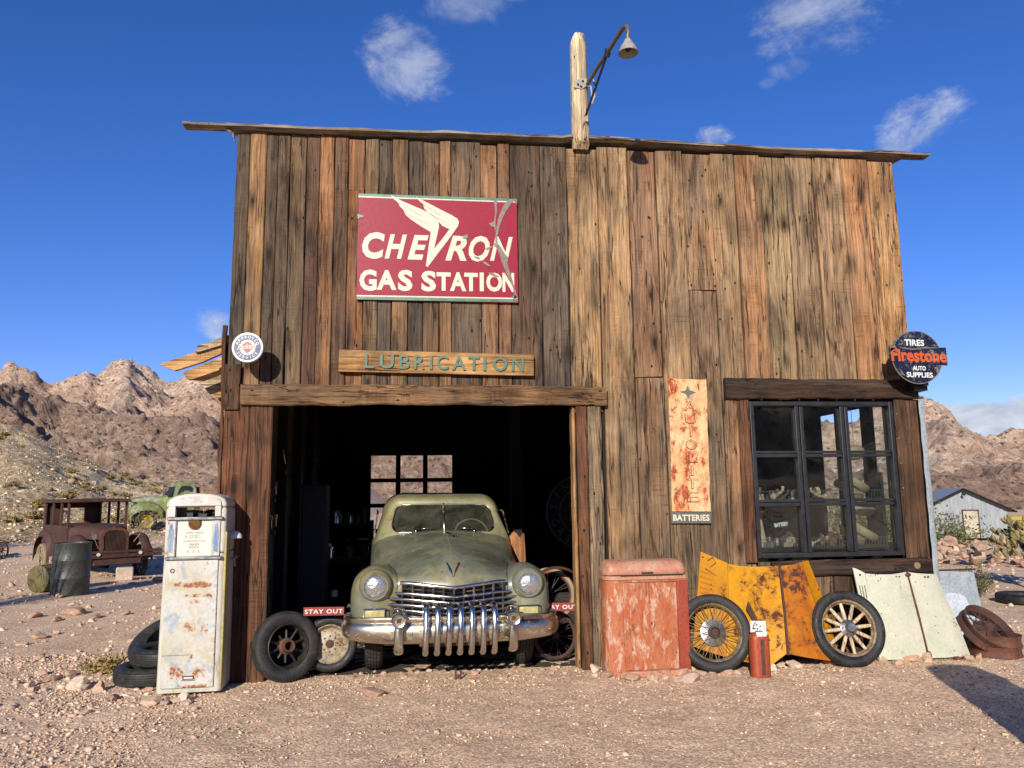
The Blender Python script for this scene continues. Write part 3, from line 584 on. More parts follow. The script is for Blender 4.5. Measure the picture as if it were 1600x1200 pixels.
# ================= plants
def bush(name,label,cat,x,y,w,h,n,leafm,seed,leaf=.03,stem=.006,group=None,z=None,twigm='twig',dens=9,droop=.0):
    rs=random.Random(seed); r=thing(name,label,cat,(x,y,gh(x,y) if z is None else z),group=group); st=MB(); lf=[]; lfaces=[]
    for i in range(n):
        a=rs.uniform(0,2*PI); rad=rs.uniform(.15,1)**.7*w/2; hh=h*rs.uniform(.6,1.05)*(1-.35*(rad/(w/2))**2)
        p=[(0.03*math.cos(a),.03*math.sin(a),-.03)]
        for q in range(1,5):
            u=q/4; p.append((rad*u**1.2*math.cos(a)+rs.uniform(-.03,.03)*w,rad*u**1.2*math.sin(a)+rs.uniform(-.03,.03)*w,hh*u-droop*u*u))
        st.tube(p,[stem*(1-.7*q/4) for q in range(5)],4,cap=False)
        for q in range(dens):
            u=rs.uniform(.35,1.05); i0=min(int(u*4),3); f=u*4-i0; b=[p[i0][j]+(p[i0+1][j]-p[i0][j])*f for j in range(3)]
            for w2 in range(4):
                cx=[b[j]+rs.gauss(0,.045*w) for j in range(3)]; s=leaf*rs.uniform(.6,1.3); d1=Vector((rs.gauss(0,1),rs.gauss(0,1),rs.gauss(0,1))).normalized(); d2=d1.cross(Vector((rs.gauss(0,1),rs.gauss(0,1),rs.gauss(0,1)))).normalized()*.45
                k0=len(lf); lf+= [tuple(Vector(cx)+d1*s),tuple(Vector(cx)+d2*s),tuple(Vector(cx)-d1*s),tuple(Vector(cx)-d2*s)]; lfaces.append((k0,k0+1,k0+2,k0+3))
    st.build('stems',M[twigm],r)
    if leafm: m=MB(); m.add(lf,lfaces); m.build('foliage',M[leafm],r)
    return r
bush('creosote_bush','broad olive bush in front of the sheet iron shed','bush',12.6,12.9,4.0,1.6,150,'leaf',1,.045,.010,dens=15)
bush('desert_shrub','small dusty green shrub behind the galvanized panel','shrub',8.45,3.75,.62,.5,40,'leaf',2,.018,.005,dens=9)
bush('creosote_bush','green bush at the left edge behind the rusted wreck','bush',-14.6,17.5,3.4,1.5,70,'leafg',3,.07,.014)
bush('desert_shrub','low green shrub at the far left edge of the ground','shrub',-10.9,9.6,1.2,.6,34,'leafg',4,.04,.008)
bush('dry_bush','bare pale bush between the rusted sedan and the green truck','bush',-8.3,16.2,3.0,1.5,60,'leafy',5,.03,.013,twigm='twigp',dens=3)
bush('grass_tuft','yellow green weed tuft beside the leaning tyre','weed',-2.9,.62,.5,.16,46,'leafy',6,.02,.004,dens=4)
bush('grass_tuft','small green weed under the leaning tyre','weed',-2.6,.72,.3,.2,26,'leafg',7,.018,.004,dens=5)
bush('dead_tree','tall bare dead bush just beyond the left edge of the ground','bush',-7.35,4.15,1.5,2.5,70,'twigp',77,.018,.016,dens=5,twigm='twig')
bush('creosote_bush','olive bush at the far right beyond the cactus','bush',14.2,7.5,1.6,.9,40,'leafg',8,.04,.01)
bush('creosote_bush','olive bush left of the shed door','bush',16.8,16.5,3.4,1.5,60,'leaf',9,.06,.014)
gb='small shrub dotted over the pale scree slope'
rs=random.Random(12)
HN=bpy.data.objects['pale_scree_hill']
hv=np.zeros(len(HN.data.vertices)*3); HN.data.vertices.foreach_get('co',hv); hv=hv.reshape(-1,3)
_c=hv[(hv[:,1]>12)&(hv[:,0]<-3)&(hv[:,0]>-52)&(hv[:,2]>.0)]
_r=np.random.RandomState(3); _p=_c[_r.randint(0,len(_c),24000)]
_g=gz
def gz(x,y): return _p[:,2] if np.shape(x)==(len(_p),) else _g(x,y)
scatter('scree_stones',0,lambda rs,N:_p,lambda rs,P:np.clip(.036*np.exp(rs.normal(0,.55,len(P))),.02,.28),[(206,178,138),(216,190,150),(184,152,116),(164,134,102),(224,200,164),(150,122,94)],9)
gz=_g
# shrubs on the slope: one small plant, repeated
first=None
HN=bpy.data.objects['pale_scree_hill']
hv=np.zeros(len(HN.data.vertices)*3); HN.data.vertices.foreach_get('co',hv); hv=hv.reshape(-1,3)
cand=hv[(hv[:,1]>14)&(hv[:,0]<-5)&(hv[:,0]>-40)&(hv[:,2]>.2)]
for i in range(150):
    p=cand[rs.randrange(len(cand))]; s=rs.uniform(.5,1.3)
    if first is None: first=bush('slope_shrub',gb,'shrub',p[0],p[1],.8,.42,22,'leafy',40,.07,.012,group='shrubs on the scree slope',z=p[2]-.05,dens=5)
    else: dup(first,(p[0],p[1],p[2]-.05),(0,0,rs.uniform(0,6)),gb,scale=(s,s,s*.9))
# cactus
def cactus(x,y):
    r=thing('cholla_cactus','yellow green branching cactus with a blackened trunk at the right edge','cactus',(x,y,gh(x,y))); tr=MB(); tr.tube([(0,0,-.1),(.02,0,.4),(-.03,.02,.85)],[.13,.1,.07],10); tr.tube([(0,0,.3),(.12,-.05,.5),(.2,-.1,.75)],[.07,.06,.04],8)
    tr.build('trunk',M['cactrunk'],r,smooth=60); rs=random.Random(3); a=MB(); sp=[];sf=[]
    for i in range(130):
        an=rs.uniform(0,2*PI); el=rs.uniform(-.2,1.2); rad=rs.uniform(.2,.62); p=Vector((rad*math.cos(an)*math.cos(el)*1.05,rad*math.sin(an)*math.cos(el),.62+rad*math.sin(el)*.95))
        d=Vector((math.cos(an)*.7+rs.gauss(0,.3),math.sin(an)*.7+rs.gauss(0,.3),.9)).normalized(); L=rs.uniform(.08,.17)
        a.tube([tuple(p-d*L*.5),tuple(p-d*L*.25),tuple(p+d*L*.2),tuple(p+d*L*.5)],[.014,.028,.030,.014],7)
        for q in range(20):
            u=rs.uniform(-.5,.5); b=p+d*L*u; n_=Vector((rs.gauss(0,1),rs.gauss(0,1),rs.gauss(0,1))).normalized(); s0=b+n_*.02; s1=b+n_*.06; sd_=d.cross(n_).normalized()*.003; k=len(sp); sp+=[tuple(s0-sd_),tuple(s0+sd_),tuple(s1)]; sf.append((k,k+1,k+2))
    a.build('joints',M['cactus'],r,smooth=60); m=MB(); m.add(sp,sf); m.build('spines',M['leafy'],r)
cactus(9.9,4.35)
# ================= the garage building
B=thing('garage_building','tall weathered plank garage with an open bay and a nine pane window','garage',(0,0,0))
PX=[-1.775,-1.64,-1.485,-1.376,-1.26,-1.103,-.975,-.83,-.698,-.537,-.40,-.27,-.11,.035,.197,.313,.608,.777,.907,1.215,1.49,1.81,2.135,2.43,2.73,3.03,3.29,3.57,3.86,4.16,4.49,4.79,5.10]
TN=[(72,63,52),(150,116,78),(84,70,56),(92,76,58),(106,88,66),(92,66,52),(152,108,72),(118,86,62),(152,102,66),(116,98,72),(82,74,64),(124,98,70),(86,76,66),(118,95,70),(132,102,74),(98,84,68),(152,114,80),(132,100,74),(88,72,58),(90,80,68),(152,124,88),(158,128,92),(138,104,78),(148,122,90),(142,114,86),(138,114,84),(152,112,78),(140,118,84),(126,104,78),(136,110,82),(146,106,72),(170,130,84)]
pv=[];pf=[];ptone=[];prnd=[];rs=random.Random(11)
def plank(x0,x1,z0,z1,tone,y0=0.,rag=1.,top_rag=.012,low=None):
    global pv
    n=max(3,int((z1-z0)/.11)); sd=rs.uniform(0,99); g=rs.uniform(.0008,.0042) if x0<1.4 else rs.uniform(.0015,.0075); rd=rs.uniform(0,1); k0=len(pv)
    zz=np.linspace(z0,z1,n+1); amp=.009*rag
    e0=(fbm(zz*1.4,zz*0+sd,3,1)-.5)*amp*2+(fbm(zz*9,zz*0+sd,2,2)-.5)*amp*.7; e1=(fbm(zz*1.4,zz*0+sd+7,3,3)-.5)*amp*2+(fbm(zz*9,zz*0+sd+5,2,4)-.5)*amp*.7
    tl=rs.uniform(-.006,.006)
    for i,z in enumerate(zz):
        xl=x0+g+max(-g*.5,e0[i]); xr=x1-g+min(g*.5,e1[i]); dz=0
        if i==n: dz=rs.uniform(-top_rag,top_rag)
        if i==0: dz=rs.uniform(-.012,.012)
        yb=.03; f=y0+tl*(i/n-.5)
        for q,(xx,yy,dd) in enumerate(((xl,yb,0),(xl,f+.007,0),(xl+.006,f,0),((xl+xr)/2,f-.001,dz*.6),(xr-.006,f,dz),(xr,f+.007,dz),(xr,yb,dz))): pv.append((xx,yy,z+dd))
    w=7
    for i in range(n):
        for q in range(w-1): a=k0+i*w+q; pf.append((a,a+1,a+w+1,a+w))
    t0=k0+n*w; pf.append(tuple(t0+q for q in reversed(range(w)))); pf.append(tuple(k0+q for q in range(w)))
    j=rs.uniform(.9,1.1); col=[lin(v)*.98*j for v in tone]+[1]
    if low is not None:
        cl_=[lin(v)*.95*j for v in low]+[1]; zt_=rs.uniform(2.5,3.2)
        for q in pv[k0:]: u=min(1,max(0,(zt_+.5-q[2])/1.0)); ptone.append([a+(b-a)*u for a,b in zip(col,cl_)])
        prnd.extend([rd]*(len(pv)-k0)); return
    ptone.extend([col]*(len(pv)-k0)); prnd.extend([rd]*(len(pv)-k0))
def dk(tn,k): return tuple(v*k for v in tn)
for i in range(32):
    x0,x1,tn=PX[i],PX[i+1],tuple(.68*a+.32*b for a,b in zip(TN[i],(100,80,60) if i<20 else (138,114,86))); tn=tuple(v*(.95 if i<20 else .99) for v in tn); top=5.145+rs.uniform(-.02,.012)
    if x1<=1.5: z0=2.55
    elif x0<1.7: z0=2.40
    elif x1<=3.05: z0=.0
    elif x0<3.2: z0=0.
    else: z0=2.60
    yy=rs.uniform(-.014,.006)
    cut=None
    if z0<1 and x0>1.8:
        cuts={22:(2.75,0),24:(3.66,0)}.get(i)
        gt=(112,98,78) if i!=21 else (128,106,78)
        lo_=tuple((a*1.1+b)/2.1 for a,b in zip(gt,tn))
        if cuts: zc=cuts[0]; plank(x0,x1,0.0+rs.uniform(0,.05),zc-.003,tn,yy,low=lo_); plank(x0,x1,zc+.003,top,tn,yy+.003)
        else: plank(x0,x1,0.0+rs.uniform(0,.05),top,tn,yy,low=lo_)
    elif i in (7,8): zc={7:4.60,8:4.60}[i]; plank(x0,x1,z0,zc-.003,dk(tn,.92),yy); plank(x0,x1,zc+.003,top,tn,yy+.003)
    else: plank(x0,x1,z0,top,tn,yy)
# under and beside the window
for x0,x1,tn in ((3.30,3.55,(94,76,56)),(3.55,3.83,(82,66,50)),(3.83,4.08,(108,82,58)),(4.08,4.35,(86,70,54)),(4.35,4.62,(92,74,56)),(4.62,4.86,(84,68,52)),(4.86,5.10,(80,64,50))): plank(x0,x1,0,.93,tn)
w_=MB(); w_.add(pv,pf); w_.at={'tone':('POINT','FLOAT_COLOR',ptone),'rnd':('POINT','FLOAT',prnd)}
w_.build('plank_wall',M['wall'],B,smooth=35)
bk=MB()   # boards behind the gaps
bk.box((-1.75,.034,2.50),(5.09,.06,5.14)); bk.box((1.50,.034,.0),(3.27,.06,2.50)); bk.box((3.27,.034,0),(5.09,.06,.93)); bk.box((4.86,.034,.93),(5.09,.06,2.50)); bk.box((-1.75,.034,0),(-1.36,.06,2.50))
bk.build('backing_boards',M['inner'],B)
def beam(name,m,a,b,seed=1,rag=.008,cuts=24,axis='x',parent=B,bev=.012):
    "a rough sawn timber between the corners a and b"
    mb=MB(); ax='xyz'.index(axis); L=b[ax]-a[ax]; o=[q for q in range(3) if q!=ax]; G=[]
    for i in range(cuts+1):
        u=i/cuts; ring=[]
        e=[(float(vnoise(np.array(u*L*4+k*9.3),np.array(seed*3.1+k)))-.5)*rag*2+(float(vnoise(np.array(u*L*17+k*5.3),np.array(seed*7.1+k)))-.5)*rag for k in range(4)]
        lo0,hi0,lo1,hi1=a[o[0]]+e[0],b[o[0]]+e[1],a[o[1]]+e[2],b[o[1]]+e[3]; w=bev
        for p0,p1 in ((lo0+w,lo1),(hi0-w,lo1),(hi0,lo1+w),(hi0,hi1-w),(hi0-w,hi1),(lo0+w,hi1),(lo0,hi1-w),(lo0,lo1+w)):
            v=[0,0,0]; v[ax]=a[ax]+u*L; v[o[0]]=p0; v[o[1]]=p1; ring.append(v)
        G.append(ring)
    k0=mb.n; mb.grid(G,closed_v=True,flip=(ax==1)); mb.f.append(tuple(k0+q for q in (reversed(range(8)) if ax!=1 else range(8)))); mb.f.append(tuple(k0+cuts*8+q for q in (range(8) if ax!=1 else reversed(range(8)))))
    return mb.build(name,m,parent,smooth=40)
beam('door_lintel',M['beam'],(-1.63,-.085,2.462),(1.82,-.018,2.652),3,.011,70)
beam('door_post',M['postL'],(-1.775,-.045,.0),(-1.55,-.016,2.60),5,.006,24,'z')
beam('door_post',M['postL'],(-1.549,-.050,.0),(-1.345,-.016,2.455),6,.006,24,'z')
beam('corner_board',M['postD'],(-1.785,-.075,2.42),(-1.64,-.047,2.84),7,.008,8,'z')
o=beam('door_post',wood('tan_post_edge',(150,118,80),'z',dark=.3),(1.485,-.020,.0),(1.515,.12,2.455),8,.004,24,'z')
beam('door_post',M['postL'],(1.520,-.062,.0),(1.625,-.016,2.455),9,.005,24,'z')
beam('door_post',wood('grey_brown_post_wood',(122,104,80),'z',dark=.4),(1.630,-.055,.0),(1.765,-.016,2.455),10,.006,24,'z')
beam('window_lintel',M['darkbeam'],(3.035,-.082,2.535),(5.09,-.018,2.735),12,.008,44)
beam('window_sill_beam',M['darkbeam'],(3.42,-.062,.79),(5.10,-.016,.935),13,.006,36)
beam('window_trim',M['postD'],(4.84,-.045,.94),(4.97,-.016,2.53),14,.004,18,'z'); beam('window_trim',M['postD'],(4.973,-.040,.94),(5.10,-.016,2.53),15,.004,18,'z')
beam('window_trim',wood('window_side_wood',(134,104,76),'z',dark=.45),(3.04,-.040,.30),(3.165,-.016,2.53),16,.005,20,'z'); beam('window_trim',M['postL'],(3.168,-.046,.93),(3.285,-.016,2.53),17,.005,20,'z')
# the head of the beam plug on the sill
m=MB(); m.lathe([(0,-.07),(.03,-.07),(.036,-.062),(.036,-.055)],20,(4.93,0,.865)); m.build('round_badge',plain('brass_cap',(176,150,104),.4,.5,.2,30),B,smooth=50)
# eaves board and roof
ev=MB(); n=90; G=[]
for i in range(n+1):
    x=-2.26+7.73*i/n; s=.010*math.sin(x*1.1+.5)+(float(vnoise(np.array(x*3),np.array(4.)))-.5)*.012+(.02 if x>1.5 else 0)*math.exp(-(x-1.7)*.6)
    z=5.195+s; r_=(float(vnoise(np.array(x*12),np.array(2.)))-.5)*.012
    yb_=.35 if -1.8<x<5.15 else .02
    G.append([(x,-.100,z-.012),(x,-.106,z+.010+r_),(x,-.092,z+.017+r_),(x,yb_,z+.02),(x,yb_,z-.018)])
ev.grid(G,closed_v=True); ev.f+= [tuple(range(5)),tuple(n*5+q for q in reversed(range(5)))]
ev.build('eaves_board',M['eave'],B,smooth=40)
rf=MB(); G=[]
for i in range(0,701):
    x=-1.79+6.95*i/700; w=.012*math.sin(2*PI*x/.076); G.append([(x,.355,5.175+w),(x,7.1,4.35+w),(x,7.1,4.34+w),(x,.355,5.165+w)])
rf.grid(G,closed_v=True); rf.build('corrugated_roof',M['galvroof'],B,smooth=60)
# side and back walls
def corr_wall(name,mt,pts,axis,hole=None,parent=B): pass
sw=MB()
zs=[0,.95,2.5,4.5]
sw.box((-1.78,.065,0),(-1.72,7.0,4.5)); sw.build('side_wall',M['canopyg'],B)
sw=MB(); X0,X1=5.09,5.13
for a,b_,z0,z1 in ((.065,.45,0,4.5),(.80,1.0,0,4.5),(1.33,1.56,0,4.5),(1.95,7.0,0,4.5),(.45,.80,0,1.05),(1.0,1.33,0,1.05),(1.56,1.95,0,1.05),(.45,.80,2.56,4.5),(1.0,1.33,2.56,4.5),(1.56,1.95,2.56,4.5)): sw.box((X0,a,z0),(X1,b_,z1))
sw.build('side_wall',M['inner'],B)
G=[]
for i in range(220):
    y=-.012+7.0*i/219; w=.011*math.sin(2*PI*y/.076); G.append([(5.150+w,y,0.0),(5.150+w,y,2.54)])
cw=MB()
for a,b_ in ((-.01,.44),(.81,.99),(1.34,1.55),(1.96,7.)):
    n=max(4,int((b_-a)/.012)); cw.grid([[(5.150+.010*math.sin(2*PI*(a+(b_-a)*i/n)/.076),a+(b_-a)*i/n,0.),(5.150+.010*math.sin(2*PI*(a+(b_-a)*i/n)/.076),a+(b_-a)*i/n,4.5 if a>0 else 2.54)] for i in range(n+1)],flip=True)
cw.build('siding_sheet',M['galv'],B,smooth=60)
cf=MB(); n=30
cf.grid([[(5.105+.004*math.sin(i*1.7),-.055,2.56*i/n),(5.155+.005*math.sin(i*2.3),-.058,2.56*i/n),(5.172+.004*math.sin(i*1.1),-.045,2.56*i/n),(5.172,.05,2.56*i/n)] for i in range(n+1)],flip=True); cf.build('corner_flashing',M['galv'],B,smooth=50)
bw=MB(); wx0,wx1,wz0,wz1=-.83,.60,.62,2.34
bw.box((-1.72,6.5,0),(wx0,6.56,3.35)); bw.box((wx1,6.5,0),(5.09,6.56,3.35)); bw.box((wx0,6.5,0),(wx1,6.56,wz0)); bw.box((wx0,6.5,wz1),(wx1,6.56,3.35)); bw.build('back_wall',M['inner'],B)
bw=MB()
for k in (1,2): xx=wx0+(wx1-wx0)*k/3; bw.box((xx-.042,6.48,wz0),(xx+.042,6.55,wz1))
for k in (1,2,3): z=wz1-(wz1-wz0)*k/4*1.02; bw.box((wx0,6.485,z-.035),(wx1,6.545,z+.035))
bw.build('back_window_bars',M['inner'],B)
cl=MB(); G=[]
for i in range(500): x=-1.72+6.8*i/499; G.append([(x,.07,3.35+.01*math.sin(2*PI*x/.076)),(x,6.5,3.35+.01*math.sin(2*PI*x/.076))])
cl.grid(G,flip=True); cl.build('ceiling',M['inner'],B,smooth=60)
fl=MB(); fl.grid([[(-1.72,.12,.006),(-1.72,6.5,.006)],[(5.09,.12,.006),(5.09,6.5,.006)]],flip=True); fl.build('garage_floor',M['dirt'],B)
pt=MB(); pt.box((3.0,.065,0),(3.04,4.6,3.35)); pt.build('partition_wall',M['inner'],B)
for x_,y_,w in [(2.93,y,.1) for y in (1.2,2.4,3.6)]+[(-1.66,y,.1) for y in (1.2,2.4,3.6,4.8)]+[(1.30,3.0,.14)]:
    pt=MB(); pt.cbox(w,w,3.3,(x_,y_,1.66)); pt.build('stud',M['inner'],B)
# main window: frame, bars, panes
WX=[3.295,4.835]; WZ=[.965,2.512]
f=MB(); t_=.045
f.box((WX[0],-.030,WZ[0]),(WX[0]+t_,.10,WZ[1])); f.box((WX[1]-t_,-.030,WZ[0]),(WX[1],.10,WZ[1])); f.box((WX[0]+t_,-.030,WZ[0]),(WX[1]-t_,.10,WZ[0]+t_)); f.box((WX[0]+t_,-.030,WZ[1]-t_),(WX[1]-t_,.10,WZ[1]))
win=f.build('window',M['black'],B,bev=.006)
ix0,ix1,iz0,iz1=WX[0]+t_,WX[1]-t_,WZ[0]+t_,WZ[1]-t_; pw=(ix1-ix0)/3; ph=(iz1-iz0)/3
for k in (1,2):
    f=MB(); f.cbox(.040,.055,iz1-iz0,(ix0+pw*k-.026,.012,(iz0+iz1)/2)); f.cbox(.040,.050,iz1-iz0,(ix0+pw*k+.026,.016,(iz0+iz1)/2)); f.build('mullion',M['black'],win,bev=.005)
    f=MB(); f.cbox(ix1-ix0,.040,.034,((ix0+ix1)/2,.022,iz0+ph*k-.014)); f.cbox(ix1-ix0,.030,.026,((ix0+ix1)/2,.020,iz0+ph*k+.020)); f.build('glazing_bar',M['black'],win,bev=.004)
for a in range(3):
    for b_ in range(3):
        f=MB(); f.box((ix0+pw*a+.01,.030,iz0+ph*b_+.01),(ix0+pw*(a+1)-.01,.034,iz0+ph*(b_+1)-.01),rot=(0,0,0)); f.build('pane',M['glass'],win)
for q_ in [(3.42+i*.2,-.038,2.528) for i in range(7)]+[(4.857,-.052,2.38-.25*i) for i in range(4)]:
    f=MB(); f.sphere(.010,q_,nu=8,nv=6); f.build('tack',M['steel'],win,smooth=180)
# left canopy of loose boards on the side wall
for i,(pts,y,mt) in enumerate(([[(-2.41,2.862),(-2.08,2.985),(-1.79,3.135),(-1.79,3.00),(-2.02,2.885),(-2.27,2.80)],.08,'canopy'],[[(-2.07,3.03),(-1.79,3.142),(-1.79,3.06),(-2.08,2.965)],.045,'canopyg'],[[(-2.30,2.84),(-1.86,3.03),(-1.86,2.86),(-2.10,2.76),(-2.25,2.77)],.42,'canopy'],[[(-2.24,2.80),(-1.84,2.97),(-1.84,2.77),(-2.12,2.67)],.75,'canopyg'],[[(-2.20,2.75),(-1.84,2.90),(-1.84,2.69),(-2.10,2.60)],1.1,'canopy'],[[(-2.18,2.70),(-1.84,2.84),(-1.84,2.60),(-2.05,2.52)],1.45,'canopyg'],[[(-2.14,2.62),(-1.84,2.74),(-1.84,2.52),(-2.02,2.46)],1.8,'canopy'])):
    m=MB(); m.prism(pts,y,y+.05); m.build('canopy_board',M[mt],B,bev=.004)
m=MB(); m.box((-1.83,.05,2.55),(-1.79,1.7,3.1)); m.build('canopy_ledger',M['inner'],B)
0 and m.add([(-1.80,.08,3.12),(-1.80,1.6,3.12),(-2.44,1.6,2.90),(-2.40,.08,2.90),(-1.80,.08,3.10),(-1.80,1.6,3.10),(-2.44,1.6,2.88),(-2.40,.08,2.88)],[(0,3,2,1),(4,5,6,7),(0,1,5,4),(2,3,7,6),(1,2,6,5),(3,0,4,7)])
beam('side_edge_board',M['postL'],(-1.822,-.025,.0),(-1.792,.02,3.22),23,.010,30,'z',bev=.004)
m=MB(); m.tube([(-1.86,-.02,5.16),(-1.80,-.04,5.12),(-1.785,-.04,5.04)],[.03,.028,.012],8,sq=(1,.4)); m.build('eaves_bracket',M['canopyg'],B,smooth=60)
# ================= pole and lamp
P_=thing('lamp_pole','bleached timber pole rising above the eaves with a gooseneck lamp arm','lamp pole',(1.635,-.055,5.12))
m=MB(); G=[]; rs2=random.Random(5)
for i in range(25):
    z=-.02+1.26*i/24; w=.088-.010*i/24; jj=.004*math.sin(i*1.9); tap=1 if i<23 else (.9 if i==23 else .62)
    if i<4: tap=1-.04*(3-i)
    G.append([((-w)*tap+jj,.0,z),((-w*.96)*tap+jj,-.05,z),((-w*.55)*tap,-.085*tap-.005,z),(-.012,-.095*tap,z+.0),(-.008,-.080*tap,z),(-.002,-.096*tap,z),((w*.6)*tap,-.085*tap,z),((w*.98)*tap+jj,-.045,z),((w)*tap,.0,z),((w)*tap,.05,z),(0,.07,z),((-w)*tap,.05,z)])
G=[[(x,y if i>0 or y>0 else y*.08,z) for x,y,z in ring] for i,ring in enumerate(G)]
m.grid(G,closed_v=True); m.f.append(tuple(24*12+q for q in range(12))); m.build('pole',M['pole'],P_,smooth=45)
L=thing('gooseneck_lamp','grey gooseneck lamp with an open bell shade bolted near the pole top','lamp',(1.70,-.155,5.78))
m=MB(); path=cr([(0,0,-.02),(.045,-.22,.02),(.09,-.48,.035),(.125,-.70,.055),(.150,-.83,.066),(.160,-.92,.035),(.158,-.97,-.05),(.152,-.97,-.12)],5); m.tube([tuple(p) for p in path],.021,10); m.build('arm',M['arm'],L,smooth=60)
m=MB(); m.tube([(-.03,.02,-.37),(.09,-.50,.03)],.012,8); m.tube([(.085,-.47,.00),(.095,-.51,.065)],.03,10); m.build('brace',M['blackm'],L,smooth=60)
m=MB(); m.lathe([(.022,.0),(.032,-.015),(.042,-.04),(.066,-.075),(.084,-.12),(.092,-.140),(.088,-.143),(.078,-.12),(.05,-.08),(.02,-.06)],28,(.152,-.97,-.12),axis='z'); m.build('shade',M['lampwhite'],L,smooth=50)
m=MB(); m.sphere(.028,(.152,-.97,-.21),(1,1,1.3)); m.build('bulb',M['blackm'],L,smooth=180)
m=MB(); m.prism([(-.14,-.06),(-.06,-.075),(.02,-.02),(.03,.03),(-.04,.05),(-.13,.02)],-.002,.015); m.tube([(.0,-.01,.0),(.05,-.03,.03),(.075,-.03,-.06),(.06,-.02,-.17),(.035,-.01,-.24)],.014,8); m.tube([(.0,-.01,-.05),(.03,-.02,-.05),(.04,-.02,-.2)],.010,8); m.cbox(.03,.03,.06,(-.02,0,-.40)); m.build('bracket',M['lampwhite'],L,bev=.003)
for p in ((-.10,-.03),(-.05,.01),(-.07,-.05),(.0,.02)):
    m=MB(); m.sphere(.011,(p[0],-.010,p[1]),nu=8,nv=6); m.build('bolt',M['blackm'],L,smooth=180)
# ================= signs
# -- crimson board
sx0,sx1,sz0,sz1=-.60,.97,3.487,4.552; SW=sx1-sx0; SH=sz1-sz0
def cg(cx,cy):   # artwork coordinates -> board coordinates
    u=(cx-108)/1325; t0=125+65*u; b0=1005+35*u; v=(cy-t0)/(b0-t0); return (u*SW-SW/2,(.5-v)*SH)
s=thing('gas_station_sign','large crimson enamel sign with cream lettering above the open bay','sign',((sx0+sx1)/2,-.035,(sz0+sz1)/2),(0,0,0))
m=MB(); m.prism([(-SW/2,-SH/2),(SW/2,-SH/2-.004),(SW/2-.003,SH/2-.012),(SW/2-.12,SH/2-.004),(-SW/2+.01,SH/2)],-.004,.012); m.build('panel',M['crimson'],s)
for (a,b_) in (((108,125),(108,147)),((105,982),(105,1005))):
    m=MB()
    y0,y1=a[1],b_[1]; p=[cg(112,y0),cg(1425,y0+(65 if y0<500 else 35)),cg(1425,y1+(65 if y0<500 else 35)),cg(112,y1)]; m.prism(p,-.0055,-.003); m.build('green_border',M['signgreen'],s)
for y0,y1,sl2 in ((147,157,65),(970,981,35)):
    m=MB()
    m.prism([cg(112,y0),cg(1425,y0+sl2),cg(1425,y1+sl2),cg(112,y1)],-.006,-.003); m.build('cream_line',M['cream'],s)
def letters(mb,body,x0,x1,yt,yb,bold,shear,sp=1.):
    a=cg(x0,yb); b_=cg(x1,yt); text_fit(mb,body,a[0],b_[0],cg(x0,yb)[1],cg(x0,yt)[1],-.0055,bold,shear,sp,.0015)
m=MB(); letters(m,'C',148,330,448,672,.045,.12); letters(m,'H',332,512,470,672,.035,.30); letters(m,'E',518,690,478,682,.035,.30); letters(m,'R',828,1006,488,694,.03,.30); letters(m,'O',1022,1198,490,705,.035,.22); letters(m,'N',1200,1392,500,700,.03,.30)
for ch,a,b_,yt,yb in (('G',132,270,760,936),('A',272,430,766,928),('S',442,560,766,940),('S',632,752,776,945),('T',756,872,790,940),('A',866,1000,790,944),('T',984,1096,796,946),('I',1112,1146,796,948),('O',1166,1300,796,952),('N',1302,1400,800,955)): letters(m,ch,a,b_,yt,yb,.04 if ch!='I' else .0,0)
m.build('lettering',M['cream'],s)
m=MB()
w1=[(378,145),(440,185),(500,222),(600,262),(690,300),(745,335),(775,372),(778,410),(740,560),(728,612),(800,520),(855,435),(780,390),(700,330),(645,270),(640,215),(590,170),(585,160),(640,190),(760,255),(860,320),(925,352),(942,380),(935,410),(860,520),(770,650),(682,745),(672,735),(695,560),(710,455),(620,400),(520,335),(480,270),(435,205),(385,165)]
wingA=[(378,143),(470,195),(620,262),(700,302),(758,345),(777,378),(776,415),(752,520),(735,600),(682,748),(668,735),(690,580),(708,458),(640,418),(545,352),(500,312),(482,268),(452,240),(432,203),(395,172)]
wingB=[(584,160),(650,196),(790,272),(880,318),(930,350),(942,382),(932,412),(870,500),(682,748),(690,690),(735,598),(800,520),(862,436),(800,405),(775,372),(705,305),(688,300),(655,262),(640,220),(610,195)]
m.prism([cg(*p) for p in wingA],-.0085,-.004); m.prism([cg(*p) for p in wingB],-.0080,-.004); m.build('winged_emblem',M['cream'],s)
m=MB()
for p,q in (((440,208),(625,322)),((500,300),(675,388)),((645,225),(788,320)),((690,300),(830,383)),((432,205),(448,230)),((482,268),(486,290)),((640,218),(655,245)),((700,302),(775,378)),((776,380),(776,412))):
    a,b_=cg(*p),cg(*q); dx_,dz_=b_[0]-a[0],b_[1]-a[1]; L_=math.hypot(dx_,dz_); nx,nz_=-dz_/L_*.0016,dx_/L_*.0016; m.prism([(a[0]+nx,a[1]+nz_),(b_[0]+nx,b_[1]+nz_),(b_[0]-nx,b_[1]-nz_),(a[0]-nx,a[1]-nz_)],-.0095,-.0075)
m.build('feather_lines',M['ink'],s)
m=MB()
